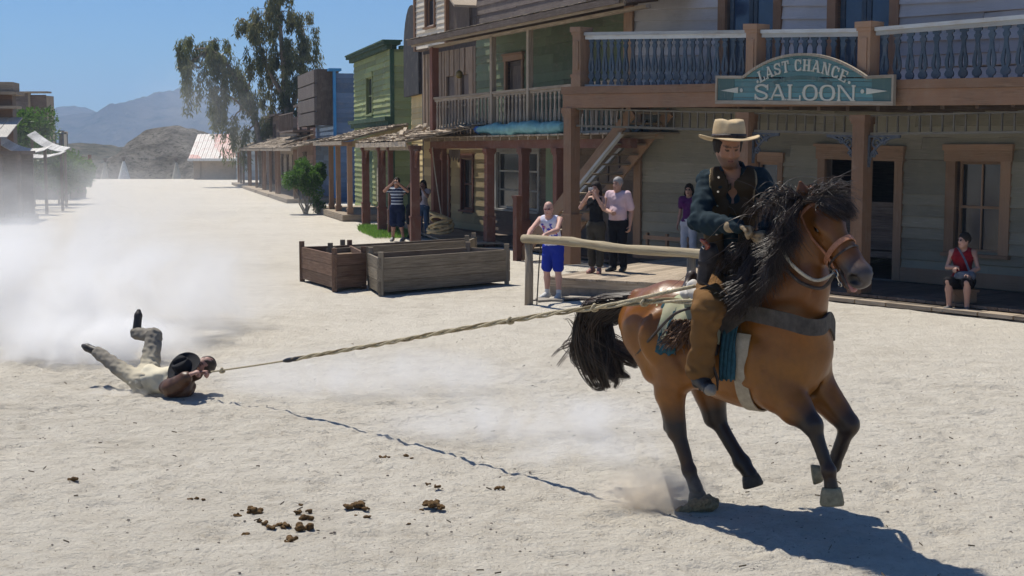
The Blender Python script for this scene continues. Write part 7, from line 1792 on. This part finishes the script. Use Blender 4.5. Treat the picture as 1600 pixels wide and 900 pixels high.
for k, (px, py) in enumerate(((858, 470), (905, 466), (938, 468))):
    q = np.array(G(px, py)); mb = MB(); n = 9; r = [.22 + .1 * math.sin(i * 2.4 + k) for i in range(n)]
    V = [(q[0] + r[i] * math.cos(6.283 * i / n) * 1.2, q[1] + r[i] * math.sin(6.283 * i / n), z) for z in (-.02, .035) for i in range(n)]; F = [tuple(range(n - 1, -1, -1)), tuple(range(n, 2 * n))] + [(i, (i + 1) % n, n + (i + 1) % n, n + i) for i in range(n)]
    tag(mesh_obj('flagstone', V, F, plain('flagstone', (.30, .27, .23), .9, var=.3, scale=5, bmp=.01)), ['flat stone beside the shoes of the man in blue shorts', 'middle flat stone in front of the raised deck', 'flat stone in front of the camera woman nearest the horse tail'][k], 'stone', 'flat stones at the deck')

# rope from the rider's saddle to the stuntman's hands
R0 = W(330, 581, 14.05); R1 = W(455, 562, 13.35); R2 = W(1000, 473, 9.76); R3 = W(1094, 474, 9.34)
path = bez([R0, R1, W(700, 518, 11.5), W(880, 487, 10.35), R2, W(1045, 470, 9.55), R3], 220)
ROPE = thing('rope', 'long knotted pale rope stretched from the saddle to the dragged stuntman', 'rope', path[60]); RM = plain('straw_rope', (.46, .39, .26), .9, var=.45, scale=70, bmp=.004); RD = plain('dark_straw_rope', (.24, .19, .11), .9, var=.4, scale=70)
t = np.gradient(path, axis=0); t /= np.linalg.norm(t, axis=1)[:, None]; u = np.cross(t, (0, 0, 1)); u /= np.linalg.norm(u, axis=1)[:, None]; v = np.cross(u, t)
L = np.concatenate([[0], np.cumsum(np.linalg.norm(np.diff(path, axis=0), axis=1))]); k0 = int(np.searchsorted(L, np.linalg.norm(R1 - R0)))
mb = MB(); mb.tube(list(path[:k0 + 2]), .009, 7); mb.build('strand', RM, ROPE, True)
for j in range(3):
    ph = j * 2.094; rr = .009 + .007 * np.sin(L * 3.1 + j) ** 2; fr = 9.0
    c = path + (np.cos(L * fr + ph) * rr)[:, None] * u + (np.sin(L * fr + ph) * rr)[:, None] * v
    mb = MB(); mb.tube(list(c[k0:]), .0085 + .002 * (j == 0), 7); mb.build('strand', RM if j != 1 else RD, ROPE, True)
for f in (.12, .30, .47, .62):
    i = k0 + int((219 - k0) * f) if f > .13 else 8; B = []
    c = path[i]; mb = MB(); tt = t[i]; mb.tube([c + .022 * (math.cos(a) * u[i] + math.sin(a) * v[i]) + tt * .012 * math.sin(a * 2) for a in np.linspace(0, 6.6, 16)], .012, 6); mb.build('knot', RM, ROPE, True)
mb = MB(); mb.tube(list(path[k0 - 3:k0 + 4]), [.014, .022, .024, .02, .024, .02, .014][:len(path[k0 - 3:k0 + 4])], 8); mb.build('tape_wrap', plain('black_tape', (.015, .015, .02), .5), ROPE, True)
p2 = bez([W(965, 474, 9.92), W(1030, 459, 9.62), W(1086, 447, 9.50)], 30); mb = MB(); mb.tube(list(p2), .013, 7); mb.build('loop', RM, ROPE, True)
mb = MB(); mb.tube(list(bez([W(994, 555, 9.85), W(1020, 525, 9.62), W(1055, 490, 9.45), W(1095, 478, 9.38)], 20)), .010, 6); tag(mb.build('lead_rope', DLEA), 'thin dark lead trailing past the horse\'s flank', 'rope')
# coiled rope hose on the porch behind the planters
mb = MB(); c = np.array(G(690, 372, .1)) + (0, -.6, .0)
for k in range(9):
    rr = .34 - .012 * k; mb.tube([c + (rr * math.cos(a) * (1 + .1 * math.sin(k)), rr * math.sin(a) * .7, .28 + .05 * k * (k % 2) + .10 * math.sin(a * 1 + k * .7)) for a in np.linspace(0, 6.3, 22)], .035, 7)
tag(mb.build('coiled_hose', plain('straw_yellow_hose', (.55, .42, .22), .7, var=.3), None, True), 'straw coloured coil heaped behind the rear planter', 'coil')
mb = MB(); mb.tube(list(bez([FH(FH.u(686), -.2, HF - .3), np.array(FH(FH.u(690), -.2, 1.9)), np.array(FH(FH.u(706), -.3, .6))], 14)), .018, 6); tag(mb.build('hanging_rope', plain('pale_rope2', (.42, .38, .3), .9)), 'slack rope hanging from the brown balcony to the coil', 'rope')
lam = thing('lantern', 'small dim yellow lantern hanging from the hotel balcony roof', 'lantern', FH(FH.u(697), .4, HE - .9))
mb = MB(); q = np.array(FH(FH.u(697), .4, 0)); mb.tube([q + (0, 0, HE - 1.02), q + (0, 0, HE - .98), q + (0, 0, HE - .85), q + (0, 0, HE - .8)], [.05, .1, .1, .04], 10); mb.build('glass', plain('amber_glass', (.22, .16, .05), .3), lam, True); mb = MB(); mb.tube([q + (0, 0, HE - .8), q + (0, 0, HE - .15)], .012, 5); mb.build('wire', DKPLANK, lam)

# ---------------------------------------------------------------- droppings, straw, pebbles
DUNG = plain('dry_dung', (.125, .072, .026), .95, var=.6, scale=45, bmp=.012, c2=(.045, .024, .010))
def lumps(name, spots, label, group, seed):
    rg = np.random.default_rng(seed); c0 = np.array(G(*spots[0][:2])); lo = np.array([9e9] * 3); P_ = []
    for px, py, wpx in spots:
        g_ = np.array(G(px, py)); r = wpx / 2 / FPX * g_[1]; P_.append((g_, r))
    lo = np.min([g - (r * 1.6, r * 1.6, .03) for g, r in P_], 0); hi = np.max([g + (r * 1.6, r * 1.6, r * 1.5) for g, r in P_], 0)
    B = Sdf(lo, hi, .008)
    for g_, r in P_:
        for k in range(11):
            o = np.clip(rg.normal(size=3), -1.3, 1.3) * r * (.52, .42, .20); B.ell(g_ + o + (0, 0, r * .32), np.array((.40, .38, .30)) * r * rg.uniform(.6, 1.2), None, .004)
    B.ripple(.003, 150, seed)
    V, Q = B.mesh(0); base = np.array([c0[0], c0[1], 0]); o = mesh_obj(name, V, Q, DUNG, None, False, loc=base); tag(o, label, 'dropping', group)
DG = 'horse droppings on the sand'
for i, (sp, lb) in enumerate([
    ([(113, 752, 20)], 'single brown dropping alone at the far left of the foreground sand'),
    ([(296, 782, 12), (307, 780, 10), (319, 782, 10)], 'short row of three small brown droppings left of the main scatter'),
    ([(371, 807, 16)], 'pointed brown dropping at the left end of the main scatter'),
    ([(398, 801, 25)], 'rounded brown dropping just right of the pointed one'),
    ([(406, 816, 12), (414, 819, 14)], 'small pair of crumbly droppings below the rounded one'),
    ([(424, 827, 16), (434, 822, 16), (450, 824, 17), (443, 826, 10)], 'low brown string of droppings in the middle of the scatter'),
    ([(384, 837, 13)], 'small flat dropping below the left part of the scatter'),
    ([(466, 803, 14), (470, 790, 9)], 'two small stacked droppings above the largest heap'),
    ([(478, 812, 24), (482, 800, 12)], 'dark brown dropping between the scatter and the largest heap'),
    ([(475, 829, 30)], 'largest brown heap of dung in the scatter'),
    ([(458, 846, 21), (448, 849, 12)], 'lowest brown dropping nearest the camera'),
    ([(546, 795, 20), (560, 793, 26), (572, 797, 14)], 'wide dark heap of dung right of the scatter'),
    ([(574, 810, 14), (557, 807, 8)], 'small dropping just below the wide heap'),
    ([(668, 790, 20), (678, 792, 26), (690, 795, 16)], 'rounded heap of dung at the right of the foreground'),
    ([(638, 820, 9), (648, 812, 6), (658, 798, 9)], 'scattered crumbs of dung leading to the right heap'),
    ([(669, 758, 10), (684, 762, 12)], 'two little droppings above the right heap'),
    ([(783, 763, 14), (776, 764, 10)], 'small flat dropping nearest the horse'),
    ([(598, 716, 13), (608, 715, 8)], 'small dropping under the middle of the rope, left one'),
    ([(628, 716, 8), (635, 714, 12), (643, 717, 7)], 'small dropping under the middle of the rope, right one')]):
    lumps('horse_dropping', sp, lb, DG, 50 + i)
# the clod kicked up under the planted hoof
B = Sdf(np.array(G(1092, 800)) - (.35, .3, .05), np.array(G(1092, 800)) + (.35, .35, .2), .009); q = np.array(G(1090, 800)); B.cap(q + (-.13, .0, .02), q + (.07, .04, .045), .025, .055, .02); B.ell(q + (.05, .03, .05), (.10, .08, .055), None, .03); B.ripple(.009, 90, 4); B.ripple(.008, 40, 6)
V, Q = B.mesh(0); tag(mesh_obj('sand_clod', V, Q, plain('yellow_brown_clod', (.30, .215, .115), .95, var=.5, scale=60, bmp=.02), None, False, loc=q), 'yellow brown clod of earth thrown up by the horse\'s planted hoof', 'clod')
rg = np.random.default_rng(8)
def scatter(name, n, fn, mat, label, region):
    V = []; F = []
    for i in range(n):
        px, py = region(rg); g_ = np.array(G(px, py)); g_[2] = gz(g_[0], g_[1]); fn(V, F, g_, rg)
    tag(mesh_obj(name, V, F, mat), label, None, None, 'stuff')
def pebble(V, F, g, rg):
    r = .003 + .007 * rg.random() ** 4; b = len(V); a0 = rg.random() * 6
    for z, k in ((-.3, 1), (.5, .9)):
        for i in range(5): a = a0 + i * 1.257; V.append(g + np.array([math.cos(a) * r * k * 1.3, math.sin(a) * r * k, z * r + .004]))
    V.append(g + (0, 0, .95 * r + .004)); F.extend([(b + i, b + (i + 1) % 5, b + 5 + (i + 1) % 5, b + 5 + i) for i in range(5)] + [(b + 5 + i, b + 5 + (i + 1) % 5, b + 10) for i in range(5)])
def straw(V, F, g, rg):
    a = rg.random() * 6.3; L = .015 + .04 * rg.random(); w = .0018; d = np.array([math.cos(a), math.sin(a), 0]) * L; s = np.array([-math.sin(a), math.cos(a), 0]) * w; b = len(V); h = np.array([0, 0, .010]); k = np.array([0, 0, .02 * rg.random()])
    V.extend([g - s + h, g + s + h, g + s + d + h + k, g - s + d + h + k, g + h * 1.9, g + d + h * 1.9 + k]); F.extend([(b, b + 1, b + 2, b + 3), (b, b + 3, b + 5, b + 4), (b + 1, b + 4, b + 5, b + 2), (b, b + 4, b + 1), (b + 2, b + 5, b + 3)])
reg = lambda r: (r.random() * 1640 - 20, 470 + 440 * r.random() ** .8)
scatter('pebbles', 1100, pebble, plain('dark_pebbles', (.13, .11, .09), .8, var=.5, scale=9, c2=(.30, .26, .21)), 'small dark stones and crumbs strewn over the sand', reg)
scatter('straw_bits', 90, straw, plain('straw_bits', (.20, .15, .09), .9, var=.5, scale=9), 'bits of straw and twigs on the sand', reg)

# ================================================================== PLANTS
def leafmat(name, a, b_, t=.25):
    m, nt, b = newmat(name); at = N(nt, 'ShaderNodeAttribute'); at.attribute_name = 'rnd'; nt.links.new(mixc(nt, at.outputs['Fac'], a, b_), b.inputs['Base Color']); b.inputs['Roughness'].default_value = .5; b.inputs['Specular IOR Level'].default_value = .35
    tr = N(nt, 'ShaderNodeBsdfTranslucent'); tr.inputs['Color'].default_value = (*[x * 1.4 for x in b_], 1); mx = N(nt, 'ShaderNodeMixShader'); mx.inputs[0].default_value = t
    nt.links.new(b.outputs[0], mx.inputs[1]); nt.links.new(tr.outputs[0], mx.inputs[2]); nt.links.new(mx.outputs[0], nt.nodes['Material Output'].inputs['Surface']); return m
def leaves(name, C, D, L, Wd, mat, parent, rg, tone=None):
    """C centres, D long directions; one bent leaf each"""
    n = len(C); D = D / np.linalg.norm(D, axis=1)[:, None]; s = np.cross(D, rg.normal(size=(n, 3))); s /= np.linalg.norm(s, axis=1)[:, None]; nn = np.cross(D, s)
    L = L * rg.uniform(.6, 1.3, n)[:, None]; Wd = Wd * rg.uniform(.7, 1.3, n)[:, None]
    V = np.stack([C, C + D * L * .5 + s * Wd / 2 + nn * L * .06, C + D * L, C + D * L * .5 - s * Wd / 2 + nn * L * .06], 1).reshape(-1, 3); F = np.arange(4 * n).reshape(n, 4)
    r = np.repeat(rg.random(n) if tone is None else tone, 4); return mesh_obj(name, V, F, mat, parent, False, {'rnd': r})
BARK = plain('pale_bark', (.26, .21, .16), .9, var=.4, scale=4, bmp=.03)
def limb(mb, p, q, r0, r1, rg, sag=0, n=7, wob=.08):
    p, q = np.array(p, float), np.array(q, float); L = np.linalg.norm(q - p); pts = [p + (q - p) * t + rg.normal(size=3) * L * wob * .3 * math.sin(math.pi * t) + np.array([0, 0, sag * math.sin(math.pi * t)]) for t in np.linspace(0, 1, n)]
    mb.tube(pts, list(np.linspace(r0, r1, n)), 7); return pts
def eucalyptus(label, base, blobs, trunk_nodes, seed, nleaf, mat):
    ks = Yt / 66; blobs = [(c, r * ks, rz * ks, d * ks) for c, r, rz, d in blobs]; trunk_nodes = [(p, a * ks, b * ks) for p, a, b in trunk_nodes]
    rg = np.random.default_rng(seed); o = thing('eucalyptus_tree', label, 'tree', base); mb = MB(); nodes = []
    for pts, r0, r1 in trunk_nodes:
        c = bez(pts, 12); mb.tube(list(c), list(np.linspace(r0, r1, 12)), 8); nodes += list(c[3:])
    C = []; D = []; T = []
    tot = sum(b[1] ** 2 for b in blobs)
    for (c, r, rz, drp) in blobs:
        c = np.array(c); j = min(range(len(nodes)), key=lambda i: np.linalg.norm(nodes[i] - c)); limb(mb, nodes[j], c + rg.normal(size=3) * r * .15, .07, .03, rg)
        nsub = max(4, int(9 * r)); m = int(nleaf * r ** 2 / tot / nsub)
        for s in range(nsub):
            dv = rg.normal(size=3); dv /= np.linalg.norm(dv); q = c + dv * np.array([r, r, rz]) * rg.random() ** .45; limb(mb, c, q, .028, .010, rg, .05, 5)
            hang = drp * rg.uniform(.5, 1.3); t = rg.random(m) ** .8; rad = (.14 + .16 * r * .5 * (1 - t * .6))
            ang = rg.random(m) * 6.28; rr = rg.random(m) ** .6 * rad * 1.3; P = np.stack([q[0] + rr * np.cos(ang), q[1] + rr * np.sin(ang), q[2] + .15 - hang * t + rg.normal(size=m) * .07], 1)
            C.append(P); D.append(np.stack([rg.normal(size=m) * .45, rg.normal(size=m) * .45, -np.ones(m)], 1)); T.append(np.clip(rg.normal(size=m) * .22 + rg.random() * .8, 0, 1))
    mb.build('trunk', BARK, o, True); leaves('crown', np.concatenate(C), np.concatenate(D), .34, .085, mat, o, rg, np.concatenate(T)); return o
EUC = leafmat('eucalyptus_leaf', (.05, .075, .035), (.20, .19, .085), .3)
Yt = 98.0
def T_(px, py, dy=0): return W(px, py, Yt + dy)
bl = [(T_(435, 20), 1.1, 1.0, .7), (T_(470, 42, .6), 1.1, 1.0, .9), (T_(400, 38, -.5), 1.0, .9, .9), (T_(445, 85), 1.3, 1.1, 1.1), (T_(488, 92, .5), .8, 1.0, 1.2), (T_(410, 88, -.4), .9, .9, 1.0), (T_(465, 135), 1.1, .9, 1.2), (T_(425, 135, .6), .8, .8, 1.1), (T_(490, 140), .5, .8, 1.1), (T_(378, 30), .5, .5, .6), (T_(437, -14), .9, .6, .6), (T_(455, 175, .3), .7, .6, 1.0)]
tb_ = gz(*T_(452, 300)[:2])
eucalyptus('tall airy eucalyptus with upright crown above the far right-hand houses', (T_(455, 300)[0], Yt, 0), bl,
    [([np.array([T_(455, 300)[0], Yt, -.2]), T_(452, 230), T_(448, 150), T_(440, 70), T_(436, 15)], .26, .06), ([T_(450, 190), T_(468, 130), T_(478, 70)], .14, .04), ([T_(449, 160), T_(420, 110), T_(400, 50)], .12, .04)], 4, 15000, EUC)
bl = [(T_(300, 72), .8, .6, .9), (T_(330, 66, .4), .8, .6, 1.0), (T_(352, 90), .9, .7, 1.4), (T_(310, 105, -.3), .8, .6, 1.6), (T_(345, 140), .8, .7, 1.9), (T_(375, 115, .3), .7, .6, 1.4), (T_(360, 185), .5, .4, 2.0), (T_(292, 100), .35, .4, 1.2), (T_(395, 150), .7, .6, 1.2), (T_(410, 190, .4), .7, .5, 1.2), (T_(383, 205), .4, .4, 1.4), (T_(330, 165), .35, .4, 1.2)]
eucalyptus('leaning eucalyptus with long drooping strands, left of the tall one', (T_(408, 300)[0], Yt, 0), bl,
    [([np.array([T_(412, 300)[0], Yt, -.2]), T_(408, 240), T_(398, 185), T_(378, 135), T_(350, 95), T_(325, 75)], .20, .04), ([T_(398, 185), T_(372, 160), T_(358, 150)], .08, .03), ([T_(385, 150), T_(392, 120)], .07, .03)], 9, 12000, leafmat('eucalyptus_leaf_light', (.06, .09, .04), (.20, .21, .10), .32))
def bush(name, label, c, rx, rz, n, mat, seed, stems=6, leaf=.07, cat='bush', ex=None):
    rg = np.random.default_rng(seed); c = np.array(c, float); o = thing(name, label, cat, (c[0], c[1], 0)); mb = MB(); C = []; D = []; T = []
    nb = 26
    for i in range(nb):
        d = rg.normal(size=3); d /= np.linalg.norm(d); q = c + d * np.array([rx, rx, rz]) * rg.random() ** .4 * .85; r = rx * rg.uniform(.22, .42); m = n // nb; dd = rg.normal(size=(m, 3)); dd /= np.linalg.norm(dd, axis=1)[:, None]
        C.append(q + dd * r * rg.random(m)[:, None] ** .4); D.append(dd + rg.normal(size=(m, 3)) * .5 + (0, 0, .3)); T.append(np.clip(rg.random() * .7 + rg.normal(size=m) * .2, 0, 1))
        if i < stems: limb(mb, (c[0] + rg.normal() * .08, c[1] + rg.normal() * .08, -.05), q, .035, .012, rg)
    C = np.concatenate(C); k = C[:, 2] > .03; D = np.concatenate(D)[k]; T = np.concatenate(T)[k]; C = C[k]
    mb.build('stems', BARK, o, True); leaves('foliage', C, D, leaf, leaf * .5, mat, o, rg, T); return o
BUSH = leafmat('bright_bush_leaf', (.025, .065, .012), (.10, .20, .035), .3); DBUSH = leafmat('dull_bush_leaf', (.02, .045, .014), (.06, .10, .03), .2)
g_ = G(494, 334); bush('bush', 'round bright green bush on short stems beside the green building\'s porch', (W(478, 280, g_[1])[0], g_[1], W(478, 278, g_[1])[2]), .88, .85, 9000, BUSH, 3, 7, .10)
bush('bush', 'small sprouting bush at the foot of the round one', (W(497, 322, g_[1] - .3)[0], g_[1] - .3, .35), .32, .32, 900, BUSH, 4, 5, .09)
bush('bush', 'tall green bush rising behind the pale awnings at the left', W(52, 208, 66), 1.5, 1.1, 7000, BUSH, 5, 4, .16)
bush('bush', 'wide green bush below the blue railing at the left', W(92, 266, 66), 1.55, 1.0, 8000, BUSH, 6, 4, .16)
bush('bush', 'dark bush at the far left beside the shed posts', W(30, 262, 60), 1.2, 1.1, 5000, DBUSH, 7, 4, .15)
# grass at the porch posts
rg = np.random.default_rng(12); P_ = []; poly = [(562, 358), (604, 352), (655, 372), (600, 374)]
for i in range(5200):
    a, b = rg.random(), rg.random(); px = 560 + 82 * a; py = 355 + 18 * b
    if (px - 560) / 82 * 14 + 353 > py + 6 or py > 357 + (px - 556) * .45 + 3: continue
    P_.append(G(px, py))
P_ = np.array(P_); n = len(P_); leaves('grass', P_, np.stack([rg.normal(size=n) * .35, rg.normal(size=n) * .35, np.ones(n)], 1), .15, .02, leafmat('grass_blade', (.06, .14, .02), (.16, .30, .05), .3), None, rg)
tag(bpy.data.objects['grass'], 'bright green grass at the feet of the maroon posts', kind='stuff')
# ================================================================== DUST IN THE AIR
def dust(name, c, r, dens, label, scale=1.0, seed=0.0, rot=0.0, lo=.42, hi=.75, floor=True, col=(.985, .98, .975), power=1.4, steps=None, stretch=(1, 1, 1)):
    """a cloud of dust inside an ellipsoid; density fades to nothing at its skin"""
    n, k = 20, 10; V = []; F = []; c = np.array(c, float); r = np.array(r, float)
    for j in range(k + 1):
        ph = math.pi * j / k
        for i in range(n): th = 2 * math.pi * i / n; V.append((r[0] * math.sin(ph) * math.cos(th), r[1] * math.sin(ph) * math.sin(th), r[2] * math.cos(ph)))
    for j in range(k):
        for i in range(n): F.append((j * n + i, (j + 1) * n + i, (j + 1) * n + (i + 1) % n, j * n + (i + 1) % n))
    me = bpy.data.meshes.new(name); me.from_pydata(V, [], F); o = bpy.data.objects.new(name, me); COL.objects.link(o); o.location = c.tolist(); o.rotation_euler = (0, 0, rot)
    m = bpy.data.materials.new(name); m.use_nodes = True; nt = m.node_tree; nt.nodes.remove(nt.nodes['Principled BSDF'])
    tc = N(nt, 'ShaderNodeTexCoord'); P = tc.outputs['Object']
    mp = N(nt, 'ShaderNodeMapping'); mp.inputs['Scale'].default_value = tuple(1 / x for x in r); nt.links.new(P, mp.inputs[0])
    ln = N(nt, 'ShaderNodeVectorMath', operation='LENGTH'); nt.links.new(mp.outputs[0], ln.inputs[0])
    fall = math_(nt, 'POWER', math_(nt, 'MAXIMUM', math_(nt, 'SUBTRACT', 1.0, math_(nt, 'MULTIPLY', ln.outputs['Value'], ln.outputs['Value'])), 0.0), power)
    mp2 = N(nt, 'ShaderNodeMapping'); mp2.inputs['Location'].default_value = (seed, seed * 1.7, seed * .6); mp2.inputs['Scale'].default_value = stretch; nt.links.new(P, mp2.inputs[0])
    nz = noise(nt, mp2.outputs[0], scale * 1.25, 9, .66); nz.node.inputs['Distortion'].default_value = .7
    q = math_(nt, 'MULTIPLY', fall, ramp(nt, nz, lo, hi)); d = math_(nt, 'MULTIPLY', q, dens)
    pv = N(nt, 'ShaderNodeVolumePrincipled'); pv.inputs['Color'].default_value = (*col, 1); pv.inputs['Anisotropy'].default_value = .0; nt.links.new(d, pv.inputs['Density'])
    nt.links.new(pv.outputs[0], nt.nodes['Material Output'].inputs['Volume']); me.materials.append(m)
    tag(o, label, kind='stuff'); return o
def gp(px, py, z=0): return np.array(G(px, py, z))
# trail behind the stuntman, drifting back up the street to the left
dust('dust_cloud', gp(60, 540) + (-.4, 1.2, .35), (3.9, 2.9, 1.45), 5.2, 'thick white dust cloud rolling up behind the stuntman at the left edge', .8, 1.0, power=1.9, lo=.44, hi=.66)
dust('dust_cloud', gp(120, 578) + (0, .75, .14), (1.5, .8, .52), 26.0, 'low dense dust plume kicked up behind the stuntman\'s boots', 2.0, 5.0, power=2.0)
dust('dust_cloud', gp(60, 430) + (-.5, 2, .6), (6.5, 5.5, 2.0), .7, 'broad pale dust bank over the left side of the street', .4, 8.0)
dust('dust_cloud', gp(150, 345) + (-2, 4, 1.0), (11, 14, 3.8), .035, 'thin dust haze hanging over the far left of the street', .2, 12.0)
dust('dust_cloud', gp(185, 618) + (0, -.05, .0), (.50, .15, .10), 20.0, 'sandy bow wave of dust along the stuntman\'s hip', 5.0, 3.0, col=(.97, .93, .86), rot=-.12)
# wisps hanging in the air in front of the leaning tree
dust('dust_wisp', W(315, 170, 58), (3.2, 3, 2.6), .16, 'faint dust wisp rising in front of the leaning eucalyptus', .45, 21.0)
# drift along the rope's shadow
dust('dust_drift', gp(590, 622) + (0, .35, .1), (2.3, 1.0, .42), 3.2, 'pale low dust drift on the sand under the rope', .9, 31.0)
dust('dust_drift', gp(820, 684) + (0, .1, .08), (1.5, .6, .36), 6.5, 'pale low dust drift trailing behind the horse', 1.3, 37.0)
dust('dust_drift', gp(925, 725) + (0, .1, .05), (.9, .4, .24), 5, 'faint dust wisp between the drift and the horse\'s hooves', 2.0, 47.0)
# burst at the planted hoof
dust('dust_burst', gp(1022, 790) + (0, -.02, .10), (.50, .28, .24), 17.0, 'brownish burst of dust at the horse\'s planted hind hoof', 5.5, 41.0, col=(.96, .89, .78), lo=.42, hi=.62)
